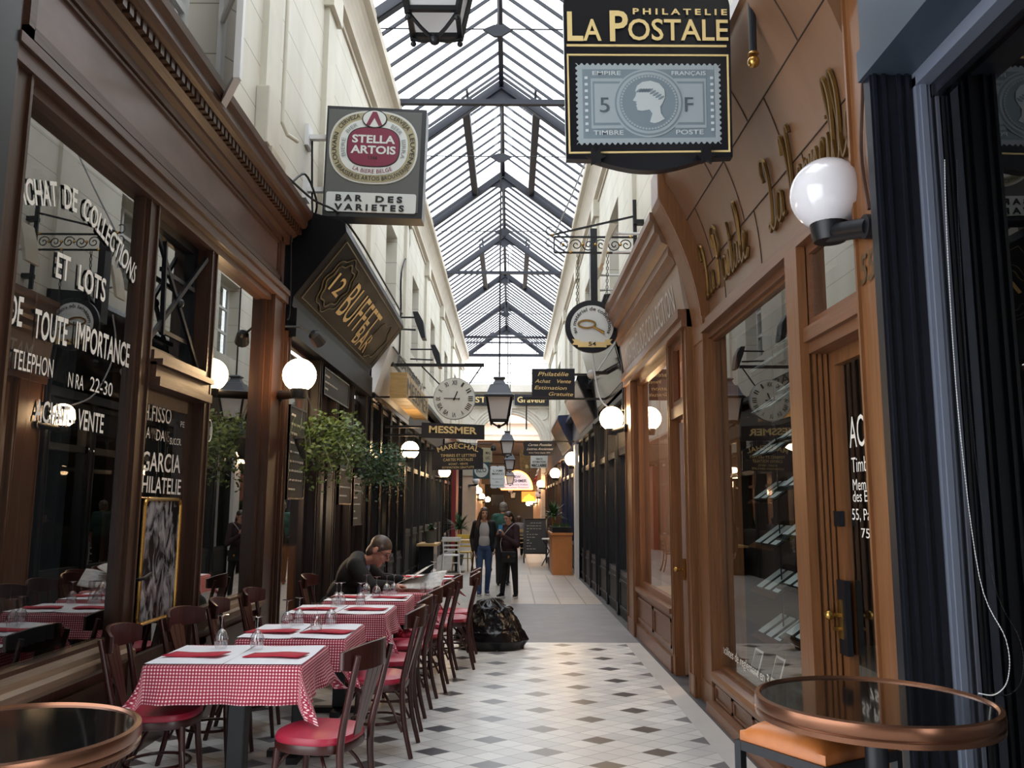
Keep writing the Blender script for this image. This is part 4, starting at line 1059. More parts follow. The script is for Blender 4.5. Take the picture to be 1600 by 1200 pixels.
lantern((.02, 50.0, 2.25), 4.9, 'fifth lantern, just below the neon arch sign')
lantern((.2, 59.0, 2.0), 4.9, 'small dark lantern deepest in the second passage')

# ------------------------------------------------------------------ terrace furniture
def make_chair(loc, rz, label, group):
    """bistro chair facing local +Y"""
    t = thing('bistro_chair', label, 'chair', loc, rz, group); W = M['chair_wood']
    def seat_ring(s, z, n=28):
        return [V(s * (.205 * (abs(cos(a)) ** .75) * (1 if cos(a) >= 0 else -1)), s * (.205 * (abs(sin(a)) ** .75) * (1 if sin(a) >= 0 else -1)) + .01, z) for a in [2 * pi * i / n for i in range(n)]]
    def loft(rings):
        mb = MB(); n = len(rings[0]); vs = [p for r_ in rings for p in r_]; fs = []
        for i in range(len(rings) - 1):
            for j in range(n): fs.append((i * n + j, i * n + (j + 1) % n, (i + 1) * n + (j + 1) % n, (i + 1) * n + j))
        fs += [tuple(range(n - 1, -1, -1)), tuple((len(rings) - 1) * n + j for j in range(n))]
        return mb.add(vs, fs)
    loft([seat_ring(.94, .405), seat_ring(1.0, .41), seat_ring(1.02, .435), seat_ring(1.0, .45)]).build('seat_frame', W, t, smooth=True, local=True)
    loft([seat_ring(.99, .448), seat_ring(1.01, .462), seat_ring(.97, .482), seat_ring(.8, .492), seat_ring(.4, .495)]).build('seat', M['red_leather'], t, smooth=True, local=True)
    for s in (-1, 1):
        MB().tube(bent([(s * .155, .16, .42), (s * .165, .175, .22), (s * .18, .20, 0)]), [.019 - .006 * i / 12 for i in range(13)], 10).build('leg', W, t, smooth=True, local=True)
        MB().tube(bent([(s * .20, -.275, .88), (s * .19, -.225, .66), (s * .175, -.185, .45), (s * .175, -.20, .22), (s * .185, -.25, 0)]), [.015 + .004 * (1 - abs(i / 12 - 1)) for i in range(25)], 10).build('back_leg', W, t, smooth=True, local=True)
    mb = MB(); n = 14; vs = []; fs = []          # curved crest rail
    for i in range(n + 1):
        u = i / n * 2 - 1; x = .235 * u; y = -.305 + .09 * u * u; hh = .066 * (1 - .35 * abs(u) ** 3)
        for dy in (0, .022):
            for dz in (-1, 1): vs.append((x, y + dy * (1 - .1 * u * u), .855 + .012 * (1 - u * u) + dz * hh))
    for i in range(n):
        a = i * 4; b = a + 4
        fs += [(a, b, b + 1, a + 1), (a + 3, b + 3, b + 2, a + 2), (a + 1, b + 1, b + 3, a + 3), (a, a + 2, b + 2, b)]
    fs += [(0, 1, 3, 2), (n * 4, n * 4 + 2, n * 4 + 3, n * 4 + 1)]
    mb.add(vs, fs); mb.build('backrest', W, t, local=True, bevel=.004)
    for k in (-1, 0, 1):
        MB().slab((k * .022 - .011, -.185, .44), (k * .022 + .011, -.185, .44), (k * .064 + .029, -.288, .82), (k * .064 - .029, -.288, .82), (0, .010, 0)).build('slat', W, t, local=True)
    for s in (-1, 1): MB().tube(bent([(s * .178, .19, .12), (s * .172, .175, .28), (s * .12, .13, .38), (s * .02, .09, .405)]), .009, 8).build('brace', W, t, smooth=True, local=True)
    MB().tube(bent([(-.178, -.19, .16), (-.165, -.12, .30), (-.1, -.05, .385), (0, 0, .40), (.1, -.05, .385), (.165, -.12, .30), (.178, -.19, .16)]), .009, 8).build('brace', W, t, smooth=True, local=True)
    pts = [V(.165 * cos(a), .17 * sin(a), .2) for a in [2 * pi * i / 24 for i in range(24)]]
    MB().tube(pts, .009, 8, closed=True).build('stretcher_ring', W, t, smooth=True, local=True)
    return t
R90 = pi / 2
RC = [(-.94, 4.44, R90 - .26, 'nearest red-seated bistro chair on the aisle side, angled by the first table'),
      (-.87, 5.82, R90 - .02, 'second bistro chair along the aisle, at the second gingham table'),
      (-.88, 6.46, R90 + .03, 'third bistro chair along the aisle'),
      (-.86, 7.14, R90 - .03, 'fourth bistro chair along the aisle'),
      (-.80, 7.71, R90 + .02, 'fifth bistro chair along the aisle'),
      (-.76, 8.36, R90, 'sixth bistro chair along the aisle, across from the newspaper reader'),
      (-.60, 8.74, R90 + .02, 'seventh bistro chair along the aisle, standing out by the bin bag'),
      (-.61, 9.26, R90 - .02, 'last bistro chair along the aisle, behind the bin bag')]
LC = [(-1.93, 4.86, -R90 + .1, 'nearest wall-side bistro chair, under the framed photograph'),
      (-1.90, 5.62, -R90 - .12, 'second wall-side bistro chair from the front'),
      (-1.86, 6.25, -R90 + .15, 'third wall-side bistro chair from the front'),
      (-1.84, 6.95, -R90, 'fourth wall-side bistro chair, in front of the newspaper reader')]
chair0 = None
for lst, grp in ((RC, 'bistro chairs along the aisle'), (LC, 'bistro chairs along the wall')):
    for x, y, rz, lab in lst:
        if chair0 is None: chair0 = make_chair((x, y, 0), rz, lab, grp)
        else: dup(chair0, (x, y, 0), rz, lab, grp)
dup(chair0, (-1.72, 8.36, 0), -R90, 'bistro chair the man with the newspaper sits on', 'bistro chairs along the wall')

# gingham-covered tables
ORD = ['nearest', 'second', 'third', 'fourth', 'fifth', 'last']
TB = [(-1.88, -1.08, 4.50, 5.12), (-1.68, -1.02, 5.36, 6.02), (-1.70, -.95, 6.55, 7.15), (-1.60, -.90, 7.42, 7.98), (-1.42, -.74, 8.12, 8.80), (-1.22, -.66, 9.60, 10.2)]
ZT = .765
def make_cloth(x0, x1, y0, y1, seed):
    cx, cy, hw, hd = (x0 + x1) / 2, (y0 + y1) / 2, (x1 - x0) / 2, (y1 - y0) / 2; o = .2; st = .02
    nx, ny = int((2 * hw + 2 * o) / st), int((2 * hd + 2 * o) / st); rn = random.Random(seed); ph = [rn.uniform(0, 6) for _ in range(6)]
    vs = []; fs = []; uv = []
    for j in range(ny + 1):
        for i in range(nx + 1):
            u = -hw - o + (2 * hw + 2 * o) * i / nx; v = -hd - o + (2 * hd + 2 * o) * j / ny
            px, py = max(-hw, min(hw, u)), max(-hd, min(hd, v)); dx, dy = u - px, v - py; r = math.hypot(dx, dy)
            if r < 1e-6: x, y, z = u, v, 0
            else:
                cr = min(abs(dx), abs(dy)) / o
                along_ = (px * 1.0 if abs(dy) > abs(dx) else py)
                fl = .13 + .10 * sin(along_ * 14 + ph[0]) + .06 * sin(along_ * 31 + ph[1]) + .20 * cr
                k = r / o
                x = px + dx / r * (.012 + r * fl * k); y = py + dy / r * (.012 + r * fl * k)
                z = -(r - .012) * (1 - .06 * fl) if r > .02 else -r * .4
            vs.append((x, y, z)); uv.append((u, v))
    for j in range(ny):
        for i in range(nx): a = j * (nx + 1) + i; fs.append((a, a + 1, a + nx + 2, a + nx + 1))
    me = bpy.data.meshes.new('tablecloth'); me.from_pydata(vs, [], fs)
    ul = me.uv_layers.new(name='UVMap')
    for lp in me.loops: ul.data[lp.index].uv = (uv[lp.vertex_index][0] + 5, uv[lp.vertex_index][1] + 5)
    for p in me.polygons: p.use_smooth = True
    me.materials.append(M['gingham'])
    o_ = bpy.data.objects.new('tablecloth', me); o_.location = (cx, cy, ZT + .008); COL.objects.link(o_)
    sd = o_.modifiers.new('thickness', 'SOLIDIFY'); sd.thickness = .003; sd.offset = 1
    return o_
for i, (x0, x1, y0, y1) in enumerate(TB):
    w = ORD[i]; cx, cy = (x0 + x1) / 2, (y0 + y1) / 2
    t = thing('bistro_table', f'dark pedestal table under the {w} gingham cloth' if i else 'dark pedestal table under the nearest gingham cloth, legs in shadow', 'table', (cx, cy, 0), 0, 'gingham tables')
    MB().box(x0, x1, y0, y1, ZT - .03, ZT).build('table_top', M['chair_wood'], t)
    MB().box(cx - .05, cx + .05, cy - .05, cy + .05, .04, ZT - .03).build('pedestal', M['iron'], t, bevel=.01)
    mb = MB(); mb.bar((cx - .2, cy, .02), (cx + .2, cy, .02), .07, .04); mb.bar((cx, cy - .2, .02), (cx, cy + .2, .02), .07, .04); mb.build('foot', M['iron'], t)
    tag(make_cloth(x0, x1, y0, y1, i), f'red and white gingham cloth on the {w} terrace table', 'tablecloth', 'gingham tablecloths')
    if i in (4,): continue
    zc = ZT + .0125
    for s, side in ((-1, 'wall'), (1, 'aisle')):
        xa, xb = (x0 - .005, cx - .004) if s < 0 else (cx + .004, x1 + .005); k = 8
        mb = MB(); vs = []
        for a in range(k + 1):
            for b in range(k + 1):
                u, v = a / k, b / k
                vs.append((xa + (xb - xa) * u, y0 - .004 + (y1 - y0 - .04) * v, zc + .002 + .004 * sin(u * 5 + i) * sin(v * 4 + i) + .003))
        mb.add(vs, [(a * (k + 1) + b, (a + 1) * (k + 1) + b, (a + 1) * (k + 1) + b + 1, a * (k + 1) + b + 1) for a in range(k) for b in range(k)])
        tag(mb.build('paper_placemat', M['paper'], None, smooth=True, loc=(cx + s * .2, cy, zc)), f'white paper placemat on the {side} side of the {w} gingham table', 'placemat', 'white paper placemats')
        yc = y0 + .22; xm = cx + s * (x1 - x0) * .27; hw = .15
        mb = MB(); vs = []
        for a in range(k + 1):
            for b in range(3):
                u, v = a / k * 2 - 1, b / 2
                vs.append((xm + hw * u + .03 * (v - .5), yc + .13 * (v - .5) * 1.0, zc + .0175 + .003 * sin(u * 3 + i + s)))
        mb.add(vs, [(a * 3 + b, (a + 1) * 3 + b, (a + 1) * 3 + b + 1, a * 3 + b + 1) for a in range(k) for b in range(2)])
        nb = mb.build('folded_napkin', M['napkin'], None, smooth=True, loc=(xm, yc, zc))
        nb.modifiers.new('thickness', 'SOLIDIFY').thickness = .004
        tag(nb, f'red folded napkin on the {side} side of the {w} gingham table', 'napkin', 'red napkins')
# upturned wine glasses
def make_glass(loc, label):
    t = thing('wine_glass', label, 'glass', loc, 0, 'upturned wine glasses')
    bowl = [(.031, 0), (.036, .02), (.039, .045), (.036, .07), (.025, .092), (.010, .104)]
    MB().lathe(bowl + [(r - .0015, z - .001) for r, z in reversed(bowl)][:-1], (0, 0, 0), 24, cap=False).build('bowl', M['wine_glass'], t, smooth=True, local=True)
    MB().lathe([(.010, .104), (.0045, .113), (.0038, .14), (.0042, .165), (.008, .174)], (0, 0, 0), 14).build('stem', M['wine_glass'], t, smooth=True, local=True)
    MB().lathe([(.008, .174), (.020, .178), (.035, .181), (.036, .183), (.0, .184)], (0, 0, 0), 24).build('foot', M['wine_glass'], t, smooth=True, local=True)
    return t
GL = [((345, 1012), 'left'), ((401, 1014), 'right'),
      ((448, 981), 'left front'), ((475, 971), 'left back'), ((494, 988), 'right front'), ((521, 973), 'right back'),
      ((528, 944), 'left'), ((563, 946), 'right'), ((545, 938), 'middle back'),
      ((572, 930), 'left'), ((588, 934), 'middle'), ((604, 930), 'right'), ((618, 927), 'rightmost'), ((677, 904), 'lone')]
g0 = None; GT = [0, 0, 1, 1, 1, 1, 2, 2, 2, 3, 3, 3, 3, 5]
for ((px, py), nm), k in zip(GL, GT):
    p = at(px, py, Z=ZT + .022); x0, x1, y0, y1 = TB[k]
    p.x = min(max(p.x, x0 + .06), x1 - .06); p.y = min(max(p.y, y0 + .06), y1 - .1)
    loc = (p.x, p.y, ZT + .0215); lab = f'upturned wine glass, {nm} of those on the {ORD[k]} gingham table'
    if g0 is None: g0 = make_glass(loc, lab)
    else: dup(g0, loc, 0, lab, 'upturned wine glasses')

# round high tables and stool in the foreground
def high_table(name, loc, zt, r, label):
    x, y = loc; t = thing('high_table', label, 'table', (x, y, 0), 0, 'round dark glass high tables')
    MB().lathe([(0, zt - .012), (r - .012, zt - .012), (r - .012, zt), (0, zt)], (x, y, 0), 64).build('glass_top', M['table_glass'], t)
    MB().lathe([(r - .013, zt - .045), (r + .004, zt - .045), (r + .006, zt - .032), (r + .002, zt - .028), (r + .007, zt - .02), (r + .004, zt + .004), (r - .008, zt + .007), (r - .013, zt)], (x, y, 0), 72, cap=False).build('rim', M['copper_rim'], t, smooth=True)
    MB().lathe([(0, .03), (.03, .03), (.03, zt - .012)], (x, y, 0), 20).build('pedestal', M['iron'], t, smooth=True)
    MB().lathe([(0, 0), (.14, 0), (.14, .015), (.06, .035), (.03, .06)], (x, y, 0), 32).build('base', M['iron'], t, smooth=True)
high_table('high_table', (.985, 2.36), 1.085, .305, 'round dark glass high table with bronze rim over the tan stool, right foreground')
high_table('high_table', (-1.22, 2.12), 1.05, .305, 'round dark glass high table with bronze rim, cut off at the lower left corner')
st = thing('bar_stool', 'black metal stool with tan leather cushion under the right high table', 'stool', (.915, 2.62, 0), .55)
zs = .90; hw = .155
mb = MB(); n = 12; vs = []; fs = []
for j in range(n + 1):
    for i in range(n + 1):
        u, v = i / n * 2 - 1, j / n * 2 - 1
        vs.append((u * hw, v * hw, zs + .028 + .034 * (1 - abs(u) ** 4) ** .6 * (1 - abs(v) ** 4) ** .6))
for j in range(n):
    for i in range(n): a = j * (n + 1) + i; fs.append((a, a + 1, a + n + 2, a + n + 1))
b0 = len(vs); rim = [i for i in range(n + 1)] + [j * (n + 1) + n for j in range(1, n + 1)] + [n * (n + 1) + i for i in range(n - 1, -1, -1)] + [j * (n + 1) for j in range(n - 1, 0, -1)]
vs += [(vs[q][0] * 1.0, vs[q][1] * 1.0, zs) for q in rim]
fs += [(rim[k], rim[(k + 1) % len(rim)], b0 + (k + 1) % len(rim), b0 + k) for k in range(len(rim))]; fs.append(tuple(range(b0, b0 + len(rim))))
mb.add(vs, fs); mb.build('cushion', M['tan_leather'], st, smooth=True, local=True, auto=70)
mb = MB()
ring_ = [(-hw, -hw), (hw, -hw), (hw, hw), (-hw, hw)]
for k in range(4): a, b = ring_[k], ring_[(k + 1) % 4]; mb.bar((*a, zs - .012), (*b, zs - .012), .022, .026); mb.bar((*a, .28), (*b, .28), .02, .02)
mb.build('seat_frame', M['iron'], st, local=True)
for a in ring_: MB().bar((*a, 0), (*a, zs), .024, .024).build('leg', M['iron'], st, local=True)

# bin bag
bm = bmesh.new(); bmesh.ops.create_icosphere(bm, subdivisions=6, radius=1)
from mathutils import noise as mnoise
for v in bm.verts:
    d = v.co.normalized(); x, y, z = d
    zz = (z + 1) / 2
    sx, sy = .46, .34; prof = (max(0.0, 1 - zz) ** .42) * (1 if zz > .12 else (.80 + zz * 1.6))
    ang = math.atan2(y, x)
    h = .54 * zz ** .8
    px = cos(ang) * sx * prof - .05 * zz; py = sin(ang) * sy * prof
    fold = abs(mnoise.noise(V(ang * 2.2, zz * 3.0, 1.3))) * .14 + abs(mnoise.noise(V(px * 11, py * 11, h * 7))) * .07 + abs(mnoise.noise(V(px * 26, py * 26, h * 20))) * .03
    k = 1 - fold * (1.1 if zz > .3 else .5)
    v.co = V(px * k, py * k, max(0, h * (1 - .25 * fold)) if zz > .02 else 0)
    if zz > .72: v.co.x += .02 + .05 * mnoise.noise(V(ang * 2, zz * 9, 4)); v.co.z += .05 * mnoise.noise(V(ang * 3, 2, zz * 6))
for f in bm.faces: f.smooth = True
me = bpy.data.meshes.new('bin_bag'); bm.to_mesh(me); bm.free(); me.materials.append(M['plastic_bag'])
bb = bpy.data.objects.new('bin_bag', me); bb.location = (-.20, 9.86, 0); COL.objects.link(bb)
tag(bb, 'crumpled black plastic bin bag standing on the tiles beside the last chairs', 'bin bag')

# ------------------------------------------------------------------ hanging baskets by the bar
def basket(loc, hook, label, n, rx, rz_, seed, lm):
    x, y, z = loc; t = thing('hanging_basket', label, 'plant', (x, y, z)); rn = random.Random(seed)
    MB().lathe([(0, z), (.05, z), (.07, z + .02), (.13, z + .16), (.14, z + .20), (.15, z + .20), (.15, z + .225), (.13, z + .225)], (x, y, 0), 20).build('pot', M['grey_pot'], t, smooth=True)
    mb = MB()
    for a in (0, 2.1, 4.2): mb.tube([(x + .14 * cos(a), y + .14 * sin(a), z + .22), hook], .004, 5)
    mb.build('hanger', M['grey_pot'], t)
    fo = MB()
    for i in range(n):
        a = rn.uniform(0, 2 * pi); e = rn.uniform(-.9, 1); rr = rn.random() ** .45
        c = V(x + rx * rr * cos(a) * math.sqrt(max(0.05, 1 - e * e * .8)) + .26, y + rx * rr * sin(a) * math.sqrt(max(.05, 1 - e * e * .8)), z + .18 + rz_ * e * rr)
        if rn.random() < .18: c.z -= rn.uniform(.1, .3)
        d = V(rn.uniform(-1, 1), rn.uniform(-1, 1), rn.uniform(-.8, .6)).normalized(); u = d.orthogonal().normalized(); L_ = rn.uniform(.025, .055)
        q = d.cross(u) * .2
        fo.add([c - u * L_ * .2, c + d * L_ * .5 + u * L_ * .42 + q * .02, c + d * L_ * 1.2, c + d * L_ * .5 - u * L_ * .42], [(0, 1, 2, 3)])
    for i in range(26):
        a = rn.uniform(0, 2 * pi); q = V(x + .1 * cos(a), y + .1 * sin(a), z + .2); e = q + V(rx * .95 * cos(a) + .24, rx * 1.05 * sin(a), rn.uniform(-.45, .12))
        fo.tube(bent([q, (q + e) / 2 + V(0, 0, .16), e], 4), .003, 4)
    fo.build('foliage', lm, t)
basket((-2.08, 8.62, 2.06), (-2.12, 8.62, 2.76), 'hanging basket with bushy trailing plant, nearest, under the lit globe', 1500, .34, .34, 3, M['leaf'])
basket((-2.05, 11.6, 1.98), (-2.1, 11.65, 2.75), 'second hanging basket with darker trailing plant, over the seated man', 1300, .36, .32, 5, M['leaf_d'])

# ------------------------------------------------------------------ signs
def quad_map(tl, tr, br, bl, Y):
    c = [at(*p, Y=Y) for p in (bl, br, tr, tl)]
    def f(u, v, d=0.0): return c[0].lerp(c[1], u).lerp(c[3].lerp(c[2], u), v) + V(0, -d, 0)
    return f
def shape(mb, f, pts, d0, d1):   # a flat outline in sign coordinates given thickness d0..d1 towards the viewer
    n = len(pts); a = [f(u, v, d0) for u, v in pts]; b = [f(u, v, d1) for u, v in pts]
    mb.add(a + b, [tuple(range(n)), tuple(range(2 * n - 1, n - 1, -1))] + [(i, (i + 1) % n, n + (i + 1) % n, n + i) for i in range(n)])
def sup(cx, cy, a, b, e=.8, n=56):
    r = []
    for i in range(n):
        t = 2 * pi * i / n; c, s = cos(t), sin(t)
        r.append((cx + a * math.copysign(abs(c) ** e, c), cy + b * math.copysign(abs(s) ** e, s)))
    return r
def rect(u0, u1, v0, v1): return [(u0, v0), (u1, v0), (u1, v1), (u0, v1)]
def rrect(u0, u1, v0, v1, r, asp=1.0):
    p = []
    for cx, cy, a0 in ((u1 - r, v1 - r * asp, 0), (u0 + r, v1 - r * asp, 90), (u0 + r, v0 + r * asp, 180), (u1 - r, v0 + r * asp, 270)):
        p += [(cx + r * cos(math.radians(a0 + k * 22.5)), cy + r * asp * sin(math.radians(a0 + k * 22.5))) for k in range(5)]
    return p
def put(mb, f, s, u0, u1, v, h, bold=0.0, d=.012, slant=0.0):
    o = f(u0, v, d); mb.text(s, lambda x, y: f(u0 + (u1 - u0) * x + slant * y * h, v + h * y, d), bold)
def fitted(s, h, asp, k=1.0): # natural width of the text for cap height h (asp = sign height/width)
    vs, _ = text_mesh(s); cu = [x for x, _ in vs]
    return h
SGREY = mat('sign_grey', '5b5d5c', .5); OLIVE = mat('olive_beige', 'a79f7f', .5); MAROON = mat('maroon', '7a2440', .45); SILVER = mat('silver_rim', 'c9cac6', .35, metal=.3); PALE = mat('pale_sign_white', 'd5d9d8', .5); GREYTXT = mat('grey_text', '8b9092', .5)
# beer lightbox of the bar
f = quad_map((512, 165), (667, 172), (659, 342), (503, 337), 8.6)
t = thing('hanging_sign', 'grey bar lightbox with maroon oval beer emblem, upper left above the black sign box', 'sign', f(0, .5))
mb = MB(); shape(mb, f, rect(0, 1, 0, 1), -.24, 0); mb.build('box', mat('sign_box_dark', '23262b', .4), t)
mb = MB(); shape(mb, f, rect(.02, .955, .05, .97), 0, .008); mb.build('face', SGREY, t)
cu, cv = .485, .628
for nm, a, b, m_, d, e in (('oval_rim', .445, .335, SILVER, .016, .8), ('oval_band', .425, .318, OLIVE, .020, .8), ('oval_field', .345, .255, PALE, .024, .8), ('emblem_edge', .268, .183, M['black_letter'], .028, .68), ('emblem', .258, .175, MAROON, .031, .68)):
    mb = MB(); shape(mb, f, sup(cu, cv, a, b, e), .004, d); mb.build(nm, m_, t)
mb = MB(); shape(mb, f, sup(cu, .895 - .012, .125, .083, 1), .004, .035); mb.build('crest_edge', M['black_letter'], t)
mb = MB(); shape(mb, f, sup(cu, .895 - .012, .115, .075, 1), .004, .038); mb.build('crest', PALE, t)
mb = MB(); q = .822
shape(mb, f, [(cu - .08, q + .005), (cu - .02, q + .125), (cu + .02, q + .125), (cu + .08, q + .005), (cu + .045, q - .005), (cu, q + .07), (cu - .045, q - .005)], .004, .041); mb.build('crest_chevron', MAROON, t)
mb = MB(); put(mb, f, 'STELLA', cu - .215, cu + .215, cv + .035, .072, .03, .034); put(mb, f, 'ARTOIS', cu - .225, cu + .225, cv - .062, .072, .03, .034)
for u0, u1, v in ((cu - .21, cu - .14, cv + .035),): pass
mb.build('brand_lettering', PALE, t)
mb = MB(); put(mb, f, '1366', cu - .045, cu + .045, cv - .115, .032, .01, .034); 
def onoval(mb, s, a, b, t0, t1, h, m_bold=.0, d=.026, e=.8, inward=False):
    n = 40; path = []
    for i in range(n + 1):
        w = math.radians(t0 + (t1 - t0) * i / n); c, q = cos(w), sin(w)
        path.append(f(cu + a * math.copysign(abs(c) ** e, c), cv + b * math.copysign(abs(q) ** e, q), d))
    mb.along(s, path, h, m_bold, (0, -1, 0))
onoval(mb, 'CERVEZA', .37, .275, 150, 108, .05, .005); onoval(mb, 'CERVEJA', .37, .275, 72, 30, .05, .005)
onoval(mb, 'LOUVAIN', .37, .275, 208, 160, .05, .005); onoval(mb, 'LEUVEN', .37, .275, 22, -22, .05, .005)
onoval(mb, 'BRASSERIES ARTOIS BROUWERIJEN', .41, .305, 212, 338, .05, .005)
put(mb, f, 'B A R', .13, .40, .137, .055, .045, .02); put(mb, f, 'D E S', .53, .80, .133, .055, .045, .02); put(mb, f, 'V A R I E T E S', .12, .82, .055, .055, .045, .02)
blk = mb
mb2 = MB(); onoval(mb2, 'BIERE', .285, .205, 200, 165, .045, 0, .03); onoval(mb2, 'BIER', .285, .205, 150, 120, .045, 0, .03); onoval(mb2, 'BEER', .285, .205, 60, 30, .045, 0, .03); onoval(mb2, 'BIRRA', .285, .205, 15, -22, .045, 0, .03); mb2.build('band_lettering', GREYTXT, t)
mb3 = MB(); onoval(mb3, 'LA BIERE BELGE', .32, .24, 236, 304, .046, .004, .03); mb3.build('motto_lettering', MAROON, t)
mb4 = MB(); shape(mb4, f, rrect(.035, .935, .075 - .035, .235 - .02, .02, .9), .002, .014); mb4.build('name_panel', PALE, t)
blk.v = [(x, y, z) for x, y, z in blk.v]
blk.build('lettering', M['black_letter'], t)
mb = MB(); 
for z in (5.58, 4.98): mb.bar((LW, 8.72, z), (f(0, .5).x + .02, 8.72, z), .07, .05); mb.box(LW - .01, LW + .04, 8.62, 8.82, z - .12, z + .12)
mb.build('wall_bracket', M['white_paint'], t)

# stamp dealer's hanging sign
f = quad_map((880, 5), (1140, 8), (1145, 245), (885, 248), 4.4)
asp = (4.42 - 3.505) / .935
t = thing('hanging_sign', 'black and gold hanging sign with a grey postage stamp, upper right', 'sign', f(1, 1))
top = [(1, 1)] + [(.5 + .5 * cos(q) * (1 if True else 1), 1 + .16 * sin(q) ** .8 if 0 < q < pi else 1) for q in [pi * k / 16 for k in range(1, 16)]] + [(0, 1)]
bot = [(.0, .0), (.12, -.005)] + [(.15 + .7 * k / 12, -.005 - .075 * sin(pi * k / 12)) for k in range(13)] + [(.88, -.005), (1, 0)]
mb = MB(); shape(mb, f, top + bot, -.06, 0); mb.build('board', mat('sign_black', '12141c', .3), t)
mb = MB()
put(mb, f, 'L', .02, .115, .78 - .03, .195, .02); put(mb, f, 'A', .115, .225, .75, .145, .015); put(mb, f, 'P', .275, .385, .75, .205, .02)
put(mb, f, 'OSTALE', .385, .985, .755, .145, .012); put(mb, f, 'P H I L A T E L I E', .415, .98, .925, .04, .03)
mb.build('lettering', M['gold'], t)
mb = MB(); shape(mb, f, rect(.015, .975, .715, .728), 0, .006)
for r_ in (rect(.015, .985, .655, .665), rect(.015, .985, .03, .04), rect(.015, .025, .04, .655), rect(.975, .985, .04, .655)): shape(mb, f, r_, 0, .006)
mb.build('gold_lines', M['gold'], t)
mb = MB(); pts = []
u0, u1, v0, v1 = .065, .935, .085, .605; nx, ny = 26, 15
for i in range(nx): 
    for k in range(4): pts.append((u0 + (u1 - u0) * (i + k / 4) / nx, v0 + (.012 if k in (1, 2) else 0)))
for i in range(ny):
    for k in range(4): pts.append((u1 - (.011 if k in (1, 2) else 0), v0 + (v1 - v0) * (i + k / 4) / ny))
for i in range(nx):
    for k in range(4): pts.append((u1 - (u1 - u0) * (i + k / 4) / nx, v1 - (.012 if k in (1, 2) else 0)))
for i in range(ny):
    for k in range(4): pts.append((u0 + (.011 if k in (1, 2) else 0), v1 - (v1 - v0) * (i + k / 4) / ny))
shape(mb, f, pts, 0, .004); ST1 = mat('stamp_pale_grey', '9aa6ad', .5); ST2 = mat('stamp_mid_grey', '76858f', .5)
sp_ = mb.build('stamp', ST1, t)
mb = MB(); shape(mb, f, rect(.105, .895, .125, .565), 0, .006); mb.build('stamp_ground', ST2, sp_)
mb = MB()
for a, b in ((.155, .345), (.655, .845)): shape(mb, f, rect(a, b, .185, .505), 0, .008)
mb.build('stamp_panels', ST1, sp_)
mb = MB()
for a, b in ((.165, .335), (.665, .835)): shape(mb, f, rect(a, b, .205, .485), 0, .009)
mb.build('stamp_panel_borders', ST2, sp_)
mb = MB()
for a, b in ((.175, .325), (.675, .825)): shape(mb, f, rect(a, b, .22, .47), 0, .010)
mb.build('stamp_fields', ST1, sp_)
R_ = .215
for nm, k, m_, d in (('medallion_rim', 1.0, ST1, .011), ('medallion_ring', .95, ST2, .0125), ('medallion_band', .90, ST1, .014), ('medallion', .82, ST2, .0155)):
    mb = MB(); shape(mb, f, sup(.5, .345, R_ * k, R_ * k / asp * 1.0, 1, 48), 0, d); mb.build(nm, m_, sp_)
mb = MB()
for i in range(56):
    w = 2 * pi * i / 56; shape(mb, f, sup(.5 + R_ * .77 * cos(w), .345 + R_ * .77 / asp * sin(w), .0075, .0075, 1, 6), 0, .017)
mb.build('medallion_beads', ST1, sp_)
prof = [(.02, -.66), (.10, -.38), (.02, -.26), (-.22, -.30), (-.36, -.27), (-.38, -.17), (-.40, -.12), (-.37, -.08), (-.41, -.03), (-.36, .0), (-.50, .04), (-.42, .17), (-.39, .28), (-.42, .36), (-.36, .52), (-.20, .64), (.06, .68), (.32, .60), (.48, .40), (.50, .14), (.42, -.05), (.34, -.16), (.36, -.38), (.48, -.56), (.30, -.66), (.15, -.70)]
mb = MB(); shape(mb, f, [(.5 + R_ * .9 * x, .345 + R_ * .9 / asp * (y + .02)) for x, y in prof], .01, .019); mb.build('medallion_profile', mat('stamp_light', 'b7c0c4', .5), sp_)
mb = MB()
for k in range(9):
    a = -.30 + k * .085; b = .50 - .03 * abs(k - 4) - .03 * k
    shape(mb, f, [(.5 + R_ * .9 * (a + .10 * cos(q)), .345 + R_ * .9 / asp * (b + .045 * sin(q) + .05 * cos(q))) for q in [2 * pi * j / 8 for j in range(8)]], .015, .0205)
mb.build('medallion_laurel', ST2, sp_)
mb = MB()
put(mb, f, 'EMPIRE', .165, .335, .525, .027, .01, .012); put(mb, f, 'FRANÇAIS', .64, .845, .525, .027, .01, .012); put(mb, f, 'TIMBRE', .165, .345, .142, .030, .01, .012); put(mb, f, 'POSTE', .66, .825, .142, .030, .01, .012)
for i in range(9):
    for a in (.118, .872): shape(mb, f, rect(a, a + .018, .165 + i * .042, .165 + i * .042 + .016), 0, .009)
mb.build('stamp_lettering', mat('stamp_white', 'c5ced3', .5), sp_)
mb = MB(); put(mb, f, '5', .205, .262, .285, .10, 0, .014); put(mb, f, 'F', .715, .765, .285, .10, 0, .014); mb.build('stamp_value', mat('stamp_dark', '4d5a63', .5), sp_)
for u in (.175, .835):
    mb = MB(); c = f(u, .0, .01); pts = [(c.x + (.030 if k % 2 else .055) * cos(2 * pi * k / 12), c.z + (.030 if k % 2 else .055) * sin(2 * pi * k / 12)) for k in range(12)]
    mb.prism(pts, (0, -.02, 0), (0, c.y, 0)); mb.build('star_boss', M['iron'], t)
